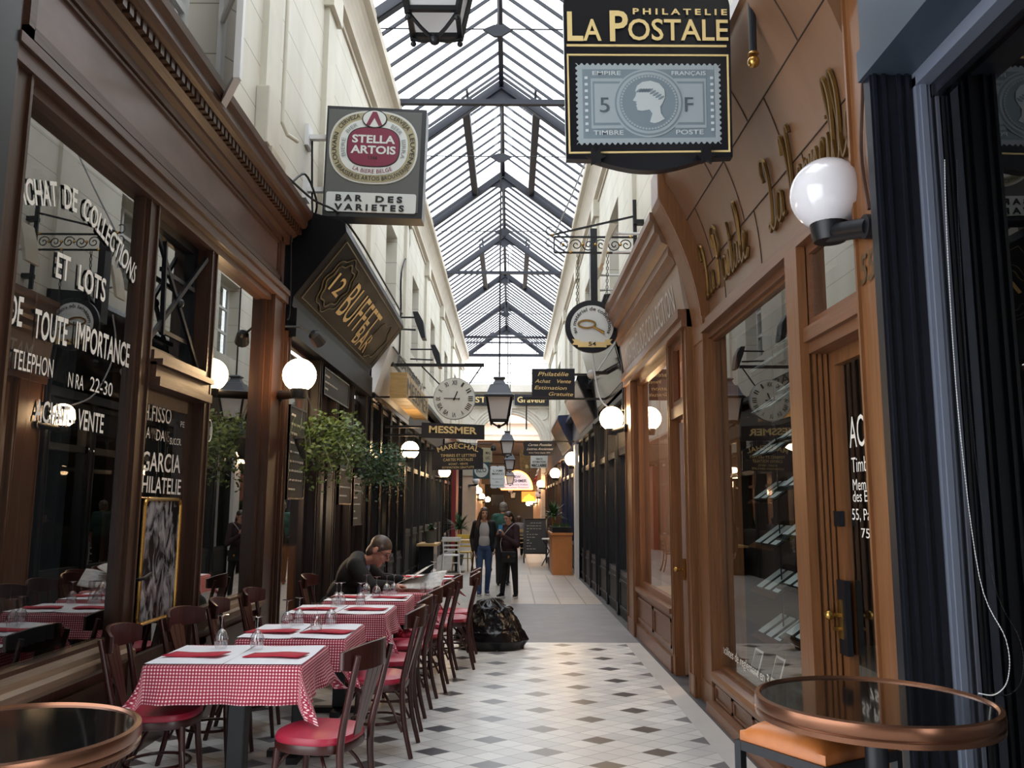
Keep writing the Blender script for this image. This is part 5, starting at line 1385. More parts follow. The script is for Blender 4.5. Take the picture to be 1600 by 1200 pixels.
br = MB(); br.bar((.3, 4.42, 4.66), (1.62, 4.42, 4.66), .04, .05); br.tube([(1.30, 4.42, 4.60), (1.4, 4.42, 4.50), (1.62, 4.42, 4.42)], .02, 8); br.box(1.56, 1.62, 4.32, 4.52, 4.3, 4.8)
for u in (.2, .8): p = f(u, 1.0); br.tube([(p.x, 4.43, 4.66), (p.x, 4.43, 4.40)], .012, 6)
for k in range(7): br.ball((1.40 + .035 * k, 4.38 + .02 * (k % 2), 4.60 + .02 * sin(k * 2)), .035, 8, 6)
br.build('bracket', M['iron'], t)
mb = MB(); mb.tube([(1.355, 4.40, 4.60), (1.355, 4.40, 4.12)], .022, 12); q = mb.build('drop_rod', M['navy_paint'], t)
mb = MB(); mb.ball((1.355, 4.40, 4.075), .034, 16, 12); mb.lathe([(.026, 4.115), (.032, 4.12), (.026, 4.13)], (1.355, 4.40, 0), 16)
for k in range(5): mb.add([V(1.355, 4.38, 4.56), V(1.355 + .05 * cos(k * 1.25), 4.375, 4.50 + .06 * abs(sin(k * 1.25))), V(1.355 + .03 * cos(k * 1.25 + .5), 4.37, 4.47 + .03 * k)], [(0, 1, 2)])
mb.build('gilt_ball', M['brass'], q, smooth=True)

# round sign 54 on its scroll bracket
c = at(925, 510, Y=11.0); R = .36
t = thing('hanging_sign', 'round black and white sign with magnifying glass and gold 54 ribbon', 'sign', c)
def disc(mb, r, d0, d1, cc=None, n=40):
    cc = cc or c
    mb.prism([(r * cos(2 * pi * i / n), r * sin(2 * pi * i / n)) for i in range(n)], (0, -(d1 - d0), 0), (cc.x, cc.y - d0, cc.z))
mb = MB(); disc(mb, R, -.05, 0); mb.build('board', mat('sign_black_disc', '131620', .35), t)
mb = MB(); disc(mb, R * .80, 0, .004); mb.build('white_disc', PALE, t)
mb = MB(); mb.along('au matériel de collections', arc(c.x, c.z, R * .60, 205, -25, 40, c.y - .008), .052, .014); mb.fit('54', c + V(-.05, -.022, -.268), c + V(.05, -.022, -.268), V(0, 0, .055), .02); mb.build('lettering', M['black_letter'], t)
mb = MB(); mb.prism([(-.19, -.215), (.19, -.215), (.19, -.285), (-.19, -.285)], (0, -.012, 0), (c.x, c.y - .006, c.z))
for s in (-1, 1): mb.prism([(s * .17, -.185), (s * .27, -.175), (s * .24, -.215), (s * .27, -.25), (s * .17, -.26)], (0, -.008, 0), (c.x, c.y - .004, c.z))
mb.build('ribbon', M['gold'], t)
mb = MB(); e = V(c.x - .07, c.y - .012, c.z + .03)
mb.tube([e + V(.115 * cos(q), 0, .052 * sin(q)) for q in [2 * pi * i / 28 for i in range(28)]], .012, 6, closed=True); mb.tube([e + V(.08, 0, -.035), e + V(.23, 0, -.115)], [.012, .02], 8); mb.build('magnifying_glass', M['brass'], t)
for s in (-1, 1):
    mb = MB(); a, b = V(c.x + s * .2, 11.0, c.z + .30), V(c.x + s * .2 + .02, 11.0, 4.98)
    n = 16
    for k in range(n): p, q = a.lerp(b, k / n), a.lerp(b, (k + 1) / n); mb.tube([p + V(.012 * (k % 2), .012 * ((k + 1) % 2), 0), q + V(.012 * (k % 2), .012 * ((k + 1) % 2), 0)], .006, 5); mb.tube([p - V(.012 * (k % 2), .012 * ((k + 1) % 2), 0), q - V(.012 * (k % 2), .012 * ((k + 1) % 2), 0)], .006, 5)
    mb.build('chain', M['iron'], t)
mb = MB(); mb.bar((.58, 11, 5.22), (1.66, 11, 5.22), .02, .025); mb.bar((.58, 11, 5.0), (1.66, 11, 5.0), .02, .025); mb.bar((.58, 11, 5.0), (.58, 11, 5.22), .02); mb.bar((.52, 11, 5.24), (1.68, 11, 5.52), .022, .025); mb.bar((1.68, 11, 4.45), (1.68, 11, 5.75), .035, .05); mb.box(1.66, 1.8, 10.95, 11.05, 4.6, 4.66); mb.box(1.66, 1.8, 10.95, 11.05, 5.4, 5.46)
for k, x in enumerate((.70, .88, 1.05, 1.22, 1.40, 1.56)):
    s = 1 if k % 2 else -1
    mb.tube([V(x + (.012 + .072 * i / 22) * cos(i * .42 * s), 11, 5.11 + (.012 + .072 * i / 22) * sin(i * .42 * s)) for i in range(23)], .008, 5)
mb.tube([V(.52 - .05 * sin(i * .3), 11, 5.24 + .06 * (1 - cos(i * .3))) for i in range(14)], .008, 5); mb.tube([V(.52 - .05 * sin(i * .3), 11, 5.2 - .06 * (1 - cos(i * .3))) for i in range(14)], .008, 5)
b_ = mb.build('scroll_bracket', M['iron'], t)
mb = MB()
for x, z in ((.56, 5.24), (.70, 5.11), (.80, 5.0), (.97, 5.11), (1.14, 5.11), (1.31, 5.11), (1.48, 5.11), (1.62, 5.22), (1.3, 5.0)): mb.ball((x, 10.985, z), .022, 8, 6)
mb.build('gilt_bosses', M['brass'], b_)
tag(MB().box(1.16, 1.26, 11.9, 12.1, 4.2, 5.65).build('vertical_iron_channel', M['navy_paint'], None, loc=(1.21, 12, 4.2)), 'narrow black upright iron channel behind the round 54 sign', 'iron post')
ch = MB(); ch.tube([V(.58, 11, 5.24).lerp(V(1.62, 10.2, 7.9), i / 20) + V(0, 0, -.12 * sin(pi * i / 20)) for i in range(21)], .012, 5)
tag(ch.build('stay_chain', M['grey_metal'], None, loc=(.58, 11, 5.24)), 'grey stay chain running up from the scroll bracket to the right cornice', 'chain')

# flat projecting signs
def board(name_label, tl, tr, br, bl, Y, m_, lines, arm=None, th=.04, cat='sign', lm='gold', outline=None, extra=None):
    f = quad_map(tl, tr, br, bl, Y); t = thing('hanging_sign', name_label, cat, f(.5, 1))
    mb = MB(); shape(mb, f, outline or rect(0, 1, 0, 1), -th, 0); mb.build('board', m_, t)
    if lines:
        mb = MB()
        for s, u0, u1, v, h, *r in lines: put(mb, f, s, u0, u1, v, h, r[0] if r else 0, .008, r[1] if len(r) > 1 else 0)
        mb.build('lettering', M[lm], t)
    if arm:
        mb = MB()
        for a, b in arm: mb.bar(a, b, .03, .035)
        mb.build('bracket', M['iron'], t)
    return t, f
SB_ = mat('sign_navy', '161a26', .35)
board('dark italic gold philately estimate sign, right of the clock-side lantern', (831, 576), (898, 576), (898, 622), (831, 620), 14.0, SB_,
      [('Philatélie', .14, .84, .74, .15, .005, .25), ('Achat', .07, .42, .50, .13, .005, .25), ('Vente', .56, .90, .50, .13, .005, .25), ('Estimation', .06, .80, .27, .13, .005, .25), ('Gratuite', .38, .95, .06, .13, .005, .25)],
      [((.2, 14.02, 3.385), (1.62, 14.02, 3.385)), ((1.08, 14.02, 3.8), (1.62, 14.02, 3.8))])
board('black sign with gold name lettering right under the round clock', (659, 660), (757, 664), (757, 687), (658, 684), 14.0, SB_,
      [('MESSMER', .12, .88, .36, .46, .03)], [((-2.1, 14.02, 2.90), (-1.4, 14.02, 2.90)), ((-2.1, 14.02, 2.76), (-1.4, 14.02, 2.76))])
ol = [(0, 0), (1, 0), (1, .72)] + [(1 - k / 12, .72 + .28 * sin(pi * k / 12)) for k in range(1, 12)] + [(0, .72)]
t, f = board('black arch-topped sign with gold arched name below the clock sign', (675, 690), (755, 690), (755, 733), (675, 735), 14.05, SB_,
      [('TIMBRES ET LETTRES', .17, .86, .46, .10), ('CARTES POSTALES', .22, .80, .31, .10), ('ACHAT - VENTE', .32, .70, .17, .075), ('ESTIMATION GRATUITE', .2, .82, .05, .075)], [((-2.1, 14.06, 2.5), (-1.25, 14.06, 2.5))], outline=ol)
mb = MB(); mb.along('MARÉCHAL', [f(.12 + .78 * k / 10, .60 + .16 * sin(pi * (k + .5) / 11), .01) for k in range(11)], .085, .01); mb.build('name_lettering', M['gold'], t)
scr = [(0, .1), (.06, 0), (.94, 0), (1, .1), (.97, .5), (1, .9), (.94, 1), (.06, 1), (0, .9), (.03, .5)]
board('dark shaped sign with white postcard and letter script, before the arch', (817, 689), (867, 689), (867, 712), (817, 712), 21.0, SB_,
      [('Cartes Postales', .15, .88, .66, .17, 0, .25), ('Lettres Anciennes', .12, .92, .38, .17, 0, .25), ('Achat Vente depuis 1974', .18, .85, .16, .08)], [((.3, 21.05, 4.3), (1.6, 21.05, 4.3)), ((.4, 21.05, 3.5), (.4, 21.05, 4.3)), ((1.05, 21.05, 3.2), (1.6, 21.05, 3.2))], lm='white_letter', outline=scr)
# clock
c = at(710, 623, Y=14.0); R = .355
t = thing('clock_sign', 'round white clock with roman numerals hanging from a black bar', 'clock', c)
mb = MB(); disc(mb, R, -.06, 0, c, 48); mb.build('case', M['grey_metal'], t)
mb = MB(); disc(mb, R * .97, 0, .006, c, 48); mb.build('dial', M['clock_face'], t)
mb = MB()
for k, s in enumerate(('XII', 'I', 'II', 'III', 'IIII', 'V', 'VI', 'VII', 'VIII', 'IX', 'X', 'XI')):
    a = pi / 2 - k * pi / 6; ca, sa = cos(a), sin(a); out = V(ca, 0, sa); tg = V(sa, 0, -ca); wd = .0125 * len(s) + .004; p = c + V(0, -.012, 0) + out * R * .66
    mb.fit(s, p - tg * wd, p + tg * wd, out * R * .23, .012)
mb.build('numerals', M['black_letter'], t)
mb = MB(); o = c + V(0, -.016, 0); h = V(sin(math.radians(23)), 0, cos(math.radians(23))); mnt = V(-1, 0, .03)
mb.bar(o - h * .03, o + h * R * .38, .018, .006, up=(0, 1, 0)); mb.bar(o - mnt * R * .22, o + mnt * R * .5, .012, .006, up=(0, 1, 0)); mb.ball(o, .018, 10, 6); mb.ball(o - mnt * R * .22, .014, 8, 6); mb.build('hands', M['black_letter'], t)
mb = MB(); mb.bar((-2.2, 14.03, 3.95), (-.45, 14.03, 3.95), .05, .05); mb.tube([(-1.53, 14.03, 3.95), (-1.2, 14.03, 3.62)], .012, 6); mb.tube([(-.5, 14.03, 3.93), (-.7, 14.03, 3.63)], .012, 6); mb.bar((-2.2, 14.03, 3.40), (-1.28, 14.03, 3.40), .03); mb.box(-2.26, -2.2, 13.95, 14.11, 3.3, 4.05); mb.build('bracket', M['iron'], t)
# engraver's boards on the arch wall
for tl, br, s, lab, u0, u1 in (((731, 616), (788, 633), 'STE', 'dark board with gold capitals on the arch wall, partly behind the lantern', .20, .64), ((804, 616), (857, 633), 'Graveur', 'dark board with gold engraver lettering on the right of the arch wall', .08, .94)):
    board(lab, tl, (br[0], tl[1] + 1), br, (tl[0], br[1]), 38.7, SB_, [(s, u0, u1, .25, .55, .02)], th=.1)
# far hanging signs
TEAL = mat('teal_sign', '17454f', .4); BEI = mat('beige_sign', '9c9479', .5)
t, f = board('teal square sign with white disc, left before the arch', (739, 721), (765, 721), (765, 748), (739, 748), 36.0, TEAL, None, [((-2.1, 36.05, 3.5), (-.9, 36.05, 3.5))])
mb = MB(); shape(mb, f, sup(.5, .5, .42, .42, 1, 28), 0, .01); mb.build('white_disc', PALE, t); mb = MB(); put(mb, f, 'BZO', .2, .8, .38, .26, .01, .02); mb.build('lettering', TEAL, t)
board('small beige sign above the teal square sign', (752, 699), (769, 700), (769, 722), (752, 722), 35.0, BEI, [('MAS', .4, .85, .55, .2, .01), ('LIC', .4, .8, .2, .2, .01)], [((-2.1, 35.05, 4.1), (-.8, 35.05, 4.1))], lm='black_letter')
sc2 = [(.1, 0), (.4, .0), (.5, .04), (.6, 0), (.9, 0), (1, .06), (.96, .15), (1, .25), (1, .8), (.96, .88), (1, .94), (.9, 1), (.6, 1), (.5, .96), (.4, 1), (.1, 1), (0, .94), (.04, .88), (0, .8), (0, .25), (.04, .15), (0, .06)]
board('white scalloped hanging restaurant sign on the centre line', (766, 728), (789, 728), (789, 763), (766, 763), 37.0, mat('white_sign_board', 'e3e8ea', .5), [("L'AMI", .2, .85, .74, .1, .01), ('MARCO', .12, .92, .60, .1, .01), ('Restaurant', .15, .85, .40, .05), ('Bar', .38, .62, .26, .06), ('Restaurant', .12, .88, .12, .05)], [((-1.3, 37.05, 3.42), (-.2, 37.05, 3.42)), ((-2.1, 37.05, 3.42), (-1.3, 37.05, 3.42))], lm='ghost_letter', outline=sc2)
t, f = board('white sign with blue estimate lettering right of the dark script sign', (829, 712), (856, 712), (855, 731), (829, 731), 33.0, PALE, [('VENTE', .3, .7, .66, .15, .02), ('ESTIMATION', .12, .88, .42, .15, .02), ('M&C.LABRE', .06, .94, .10, .22, .04)], [((.8, 33.05, 3.6), (1.6, 33.05, 3.6))], lm='black_letter')
board('brown and gold ornate plaque left of the white estimate sign', (812, 703), (829, 704), (829, 735), (812, 735), 34.0, mat('brown_gold_plaque', '7a5a2e', .4, var=.6, scale=9), [('B', .55, .8, .12, .16, .01)], [((.9, 34.05, 3.75), (1.6, 34.05, 3.75))])
# neon-edged arched sign, lit box, dark speaker, little projecting lamp, flags
f = quad_map((783, 735), (832, 735), (832, 765), (783, 765), 47.0)
t = thing('neon_sign', 'white arched restaurant sign edged with orange neon in the second passage', 'sign', f(.5, 0))
half = [(0, 0), (1, 0)] + [(.5 + .5 * cos(pi * k / 16), .98 * sin(pi * k / 16)) for k in range(1, 16)]
mb = MB(); shape(mb, f, half, -.1, 0); mb.build('board', mat('white_lit_sign', 'dfe0ee', .5, emit=('dfe0ee', .12)), t)
mb = MB(); mb.tube([f(.5 + .5 * cos(pi * k / 20), .98 * sin(pi * k / 20), .03) for k in range(21)], .03, 6); mb.tube([f(0, 0, .03), f(1, 0, .03)], .03, 6); mb.build('neon_tube', mat('orange_neon', 'ff7020', .4, emit=((1, .22, .04), 2.2)), t)
mb = MB(); put(mb, f, 'NEW', .36, .62, .60, .14, .01); put(mb, f, 'KASHMIR', .22, .82, .38, .16, .02); put(mb, f, 'Restaurant Indien', .14, .86, .22, .09); put(mb, f, 'Specialites Tandoori', .12, .88, .07, .08); mb.build('lettering', mat('violet_lettering', '4a3f6e', .5), t)
mb = MB()
for u in (.1, .9): p = f(u, .3, -.08); mb.bar(p, (p.x, p.y, 4.9), .025)
mb.build('hanger', M['iron'], t)
f = quad_map((815, 768), (838, 768), (838, 784), (815, 784), 48.0)
t = thing('lit_sign', 'small glowing orange and yellow box sign under the neon arch', 'sign', f(.5, 0))
mb = MB(); shape(mb, f, rect(0, 1, 0, 1), -.15, 0); mb.build('box', mat('orange_lit_box', 'e8641c', .5, emit=((1, .25, .04), .35)), t)
mb = MB(); shape(mb, f, [(.02, .02), (.98, .02), (.8, .5), (.62, .62), (.5, .8), (.38, .62), (.2, .5)], 0, .02); mb.build('yellow_motif', mat('yellow_lit_motif', 'ffd030', .5, emit=((1, .55, .05), .45)), t)
mb = MB(); p, q = f(1, .5, -.07), f(1, .5, -.07); mb.bar(p, (1.75, p.y, p.z), .04); mb.build('bracket', M['iron'], t)
f = quad_map((768, 773), (787, 773), (787, 790), (768, 790), 46.0); mb = MB(); shape(mb, f, rect(0, 1, 0, 1), -.25, 0); p = f(0, .6, -.1); mb.bar(p, (-1.9, p.y, p.z), .05)
tag(mb.build('dark_box_sign', M['black_paint'], None, loc=f(.5, 0)), 'dark unlit box sign under the white scalloped sign', 'sign')
t = thing('projecting_lamp', 'little black lamp on a thin arm right of the arched black sign', 'lamp', at(755, 693, Y=30)); p = at(771, 700, Y=30); 
MB().lathe([(.02, p.z + .12), (.05, p.z + .1), (.10, p.z - .02), (.09, p.z - .1), (0, p.z - .12)], (p.x, p.y, 0), 14).build('lamp_head', M['iron'], t); mb = MB(); mb.tube([(-2.2, 30, p.z + .16), (p.x, 30, p.z + .16), (p.x, 30, p.z + .1)], .015, 6); mb.build('arm', M['iron'], t)
fl_ = [mat('flag_white', 'b9b4b4', .8), mat('flag_red', '9c2a2c', .8)]
for k, (px, lab) in enumerate(((839, 'faded red and white flag hanging nearest the neon arch'), (848, 'faded red and white flag further right by the peach pier'))):
    a = at(px + 4, 733, Y=40.5); b = at(px - 3, 757, Y=40.5); t = thing('flag', lab, 'flag', a)
    MB().tube([(1.7, 40.5, a.z - .25), a + V(-.05, 0, .1)], .015, 6).build('pole', M['iron'], t)
    for j, m_ in enumerate(fl_):
        mb = MB(); vs = []
        for i in range(9):
            for w in (0, 1): 
                q = a.lerp(b, (i / 8 * .5 + j * .5)); vs.append((q.x + .12 * w - .10, q.y + .05 * sin(i * 1.3 + w), q.z + .10 * w))
        mb.add(vs, [(2 * i, 2 * i + 2, 2 * i + 3, 2 * i + 1) for i in range(8)]); o = mb.build('cloth', m_, t, smooth=True); o.modifiers.new('thickness', 'SOLIDIFY').thickness = .006

# chalk menu boards of the bar
def chalkboard(label, y0, y1, z0, z1, x=-2.262, lines=8, tilt=0.0, seed=1):
    t = thing('menu_board', label, 'menu board', (x, (y0 + y1) / 2, z0)); rn = random.Random(seed)
    MB().box(x - .02, x, y0, y1, z0, z1).build('slate', M['slate'], t); mb = MB(); ring(mb, x - .022, x + .008, y0, y1, z0, z1, .02); mb.build('frame', M['black_paint'], t)
    mb = MB(); dz = (z1 - z0 - .1) / lines
    for k in range(lines):
        y = y0 + .06; z = z1 - .08 - dz * k
        while y < y1 - .1:
            w = min(rn.uniform(.03, .09), y1 - .08 - y)
            mb.tube([(x + .004, y + w * i / 6, z - dz * .3 + dz * .25 * abs(sin(i * 2.1 + k))) for i in range(7)], .005, 4); y += w + .03
            if rn.random() < .12: break
    mb.build('chalk_writing', M['chalk'], t)
chalkboard('tall chalk menu board on the first bar post behind the nearest hanging basket', 8.56, 9.25, 1.65, 2.62, lines=9, seed=2)
chalkboard('small black board high on the bar front under the gold sign box', 10.05, 11.6, 2.92, 3.26, lines=3, seed=3)
chalkboard('long chalk menu board further along the bar front', 11.15, 12.0, 1.6, 2.85, lines=10, seed=4)
chalkboard('lower chalk board beside the second hanging basket', 12.2, 12.95, 1.3, 2.1, lines=7, seed=5)

# floodlights, boxes, cables
spot_lamp('flood_lamp', 'black floodlight on the corner post under the bar sign box', (-2.3, 8.32, 3.38), (-2.02, 8.5, 3.32), (.3, .8, -.5))
def flood(label, wall, tip, m_, size=(.07, .34)):
    t = thing('flood_lamp', label, 'lamp', wall); w, e = Vector(wall), Vector(tip)
    mb = MB(); mb.tube([w, (e.x, w.y, w.z)], .018, 8); mb.tube([w - V(0, 0, .22), (e.x, w.y, w.z - .24)], .018, 8); mb.build('arms', M['iron'] if m_ is M['iron'] else M['white_paint'], t)
    mb = MB(); s = .1 if tip[0] < 0 else -.1
    mb.prism([(e.x - .05, e.z + .08), (e.x + .05, e.z + .08), (e.x + .05 + s, e.z - .1), (e.x + .04 + s * 1.6, e.z - .42), (e.x - .02 + s * 1.4, e.z - .42), (e.x - .05 + s * .5, e.z - .1)], (0, .3, 0), (0, e.y - .15, 0)); mb.build('lamp_head', m_, t)
a = at(650, 496, Y=15.5); flood('first black floodlight on twin arms over the block letter sign', (LW, 15.5, a.z), a, M['iron'])
a = at(677, 546, Y=18.5); flood('second black floodlight on twin arms, further along the left wall', (LW, 18.5, a.z), a, M['iron'])
a = at(957, 365, Y=10.0); flood('beige floodlight on twin arms above the oak cornice', (RW, 10, a.z), a, M['beige'])
a = at(937, 430, Y=12.6); flood('lower beige floodlight next to the round 54 sign', (RW, 12.6, a.z), a, M['beige'])
t = thing('utility_box', 'cream painted utility box on the upper left wall', 'box', (LW, 7.1, 4.72)); MB().box(LW, LW + .12, 6.92, 7.3, 4.72, 5.25).build('box', M['cream_plain'], t, bevel=.01); MB().box(LW, LW + .14, 7.0, 7.45, 4.62, 4.72).build('lower_housing', M['beige'], t)
mb = MB(); mb.tube([(LW + .06, 7.55, 7.7), (LW + .06, 7.55, 5.2), (LW + .10, 7.6, 5.1), (LW + .16, 7.75, 5.1)], .02, 8); tag(mb.build('wall_pipe', M['cream_plain'], None, loc=(LW, 7.55, 5.1)), 'thin cream pipe running down the upper left wall', 'pipe')
def cable(label, pts, r=.008, m_='iron'): tag(MB().tube(bent(pts, 5), r, 5).build('cable', M[m_], None, loc=pts[0]), label, 'cable')
cable('black cable drooping from the dark wood cornice to the bar sign box', [(-2.1, 7.4, 4.62), (-2.0, 8.1, 4.64), (-1.85, 8.6, 4.68), (-1.72, 9.2, 4.56), (-1.70, 10.5, 4.54), (-1.70, 12.8, 4.55)], .012)
cable('second black cable coiled over the cornice end by the beer sign', [(-2.2, 7.9, 4.7), (-2.12, 8.2, 4.95), (-2.05, 8.45, 4.75), (-2.15, 8.7, 4.72), (-2.2, 8.75, 5.6)], .012)
cable('black cable climbing the left wall behind the clock bar', [(LW + .03, 16.4, 4.0), (LW + .03, 16.5, 5.4), (LW + .05, 16.3, 6.2), (LW + .03, 17.6, 7.2), (LW + .12, 16.2, 7.9)], .02)
cable('thin black cable hanging down the corner post by the lit globe', [(-2.27, 8.3, 4.6), (-2.25, 8.34, 3.6), (-2.27, 8.33, 3.45)], .008)
cable('bundle of black cables down the wall beside the oak cornice end', [(1.50, 11.42, 4.4), (1.52, 11.45, 4.0), (1.56, 11.44, 3.4), (1.55, 11.42, 2.9)], .03)
cable('grey cable looping down from the security camera', [(1.28, 12.5, 4.45), (1.25, 12.6, 3.9), (1.3, 12.2, 3.2), (1.40, 11.7, 2.95)], .012, 'grey_metal')
cable('brown cable down the oak post beside the large unlit globe', [(1.585, 3.55, 4.3), (1.575, 3.52, 3.6), (1.58, 3.6, 3.2), (1.575, 3.54, 2.9)], .009, 'wood_l')
t = thing('security_camera', 'small silver security camera dome left of the black sign box end', 'camera', at(924, 585, Y=13)); p = at(924, 585, Y=13); MB().ball(p, .07, 14, 10).build('dome', M['grey_metal'], t, smooth=True); MB().box(p.x, 1.62, 12.98, 13.04, p.z + .0, p.z + .05).build('arm', M['iron'], t)
# lamp seen in the window past the bar
t = thing('table_lamp', 'glowing table lamp in the window left of the seated man', 'lamp', (-2.75, 14.4, 1.0)); MB().lathe([(.10, 1.42), (.15, 1.38), (.15, 1.26), (.10, 1.22)], (-2.75, 14.4, 0), 20).build('shade', M['bulb_on'], t, smooth=True); MB().lathe([(.08, .0), (.08, .03), (.015, .05), (.015, 1.22)], (-2.75, 14.4, 0), 12).build('stem', M['brass'], t)
for (x, y, z, lab) in ((-2.9, 10.3, 2.35, 'small bright bulb inside the bar behind the nearest hanging basket'), (-2.85, 9.6, 1.75, 'lower small bulb inside the bar under the nearest hanging basket'), (-2.7, 13.0, 2.2, 'small bulb in the bar window by the second basket'), (2.6, 9.3, 2.6, 'bulb hanging inside the salmon shop window'), (3.0, 8.9, 2.0, 'second bulb lower inside the salmon shop window'), (2.2, 21.5, 2.2, 'bulb inside the blue shopfront window')):
    t = thing('pendant_bulb', lab, 'lamp', (x, y, z))
    pl = bpy.data.lights.new('bulb_light', 'POINT'); pl.energy = 14 if x < 0 else 8; pl.color = (1, .74, .5); pl.shadow_soft_size = .06; po_ = bpy.data.objects.new('bulb_light', pl); po_.parent = t; po_.location = (0, 0, -.12); COL.objects.link(po_)
    t = t; MB().ball((x, y, z), .055, 14, 10).build('bulb', M['bulb_on'], t, smooth=True); MB().tube([(x, y, z + .05), (x, y, 3.15 if x < 2.5 or y > 12 else 3.29)], .006, 5).build('cord', M['iron'], t)

# ------------------------------------------------------------------ cafe things further down
t = thing('counter', 'orange wood cafe counter with black planter top, right', 'counter', (1.25, 20.3, 0))
MB().box(1.0, 1.46, 20.0, 21.6, 0, .92).build('body', M['orange_wood'], t); MB().box(.96, 1.48, 19.96, 21.64, .92, .97).build('top', M['orange_wood'], t); MB().box(1.0, 1.46, 20.05, 21.5, .97, 1.10).build('planter', M['black_paint'], t)
mb = MB(); rn = random.Random(4)
for i in range(90):
    x, y = rn.uniform(1.02, 1.44), rn.uniform(20.1, 21.4); mb.tube([(x, y, 1.08), (x + rn.uniform(-.03, .03), y, 1.08 + rn.uniform(.04, .12))], .006, 4)
mb.build('small_plants', M['leaf_d'], t)
def yucca(label, loc, h, n, L_, seed, pot=True):
    x, y, z = loc; t = thing('potted_yucca', label, 'plant', loc); rn = random.Random(seed)
    if pot: MB().lathe([(0, z), (.11, z), (.15, z + .26), (.16, z + .28), (.14, z + .28), (.13, z + .25), (0, z + .25)], (x, y, 0), 20).build('pot', M['grey_pot'], t, smooth=True)
    MB().tube([(x, y, z + .2), (x + .02, y, z + h)], .03, 8).build('stem', M['orange_wood'], t)
    fo = MB()
    for i in range(n):
        a = rn.uniform(0, 2 * pi); e = rn.uniform(-.1, 1.3); d = V(cos(a) * cos(e), sin(a) * cos(e), sin(e)); s = V(-sin(a), cos(a), 0) * .03; b = V(x + .02, y, z + h); l = L_ * rn.uniform(.7, 1.1)
        m1 = b + d * l * .5 + V(0, 0, .03); tip = b + d * l + V(0, 0, -.12 * cos(e) * l)
        fo.add([b - s * .6, b + s * .6, m1 + s, m1 - s, tip], [(0, 1, 2, 3), (3, 2, 4)])
    fo.build('leaves', M['leaf_d'], t)
yucca('tall spiky yucca standing behind the orange wood counter', (1.12, 22.2, 0), 1.32, 95, .47, 1)
yucca('spiky yucca behind the white cafe chair on the left', (-1.40, 23.2, 0), .95, 60, .52, 2)
yucca('low grey-green plant on the cafe ledge by the dark left wall', (-1.93, 20.6, .70), .3, 50, .2, 3)
def cafe_chair(label, loc, rz, m_):
    t = thing('cafe_chair', label, 'chair', loc, rz)
    MB().box(-.2, .2, -.2, .2, .43, .46).build('seat', m_, t, local=True, bevel=.008)
    for s in (-1, 1):
        MB().tube(bent([(s * .18, .18, .44), (s * .19, .2, .2), (s * .2, .22, 0)]), .016, 8).build('leg', m_, t, local=True)
        MB().tube(bent([(s * .20, -.24, .86), (s * .185, -.2, .6), (s * .18, -.18, .44), (s * .19, -.21, .2), (s * .22, -.27, 0)]), .017, 8).build('back_leg', m_, t, local=True)
    MB().slab((-.22, -.255, .77), (.22, -.255, .77), (.22, -.265, .87), (-.22, -.265, .87), (0, .025, 0)).build('backrest', m_, t, local=True, bevel=.006)
    for z, y in ((.68, -.225), (.58, -.205)): MB().slab((-.18, y, z - .02), (.18, y, z - .02), (.18, y, z + .02), (-.18, y, z + .02), (0, .015, 0)).build('slat', m_, t, local=True)
    MB().bar((-.18, -.2, .28), (.18, -.2, .28), .02).build('stretcher', m_, t, local=True)
    return t
cafe_chair('white ladder-back cafe chair against the dark left wall', (-1.38, 20.0, 0), .12, M['white_paint'])
cafe_chair('yellow cafe chair beyond the white one', (-1.18, 21.3, 0), pi - .2, M['yellow_paint'])
cafe_chair('dark cafe chair right of the yellow one, behind the women', (-.72, 21.2, 0), pi / 2, M['chair_wood'])
t = thing('cafe_table', 'pale wooden cafe table behind the white chair', 'table', (-1.25, 20.75, 0)); MB().box(-1.65, -.95, 20.45, 21.05, .73, .77).build('table_top', M['light_wood'], t); MB().tube([(-1.3, 20.75, 0), (-1.3, 20.75, .73)], .03, 8).build('pedestal', M['iron'], t); MB().box(-1.5, -1.1, 20.55, 20.95, 0, .02).build('base', M['iron'], t)
t = thing('ledge', 'narrow wooden ledge along the dark left wall under the grey-green plant', 'ledge', (-2.0, 20.6, 0)); MB().box(-2.2, -1.72, 20.1, 21.3, .64, .69).build('shelf', M['light_wood'], t); MB().box(-2.15, -1.8, 20.2, 21.2, 0, .64).build('support', M['black_paint'], t)
# A-frame chalkboard
t = thing('pavement_board', 'black A-frame chalkboard standing left of the orange counter', 'menu board', (.72, 24.1, 0))
def AF(u, z, k): return V(.40 + .64 * u, 24.0 + (.22 * z / 1.2 if k == 0 else .5 - .24 * z / 1.2), z)
for k in (0, 1):
    mb = MB(); mb.slab(AF(.03, .28, k), AF(.97, .28, k), AF(.97, 1.2, k), AF(.03, 1.2, k), (0, .02, 0)); mb.build('slate', M['slate'], t)
    mb = MB(); mb.bar(AF(0, 0, k), AF(0, 1.23, k), .035); mb.bar(AF(1, 0, k), AF(1, 1.23, k), .035); mb.bar(AF(0, 1.22, k), AF(1, 1.22, k), .035); mb.bar(AF(0, .27, k), AF(1, .27, k), .035); mb.build('frame', M['black_paint'], t)
mb = MB(); rn = random.Random(9)
for k in range(10):
    z = 1.1 - k * .08; u = .3 if k == 0 else .12
    while u < .8:
        w = rn.uniform(.06, .14); mb.tube([AF(u + w * i / 5, z + .02 * abs(sin(i * 2 + k)), 0) + V(0, -.006, 0) for i in range(6)], .005, 4); u += w + .04
        if rn.random() < .15: break
mb.build('chalk_writing', M['chalk'], t)
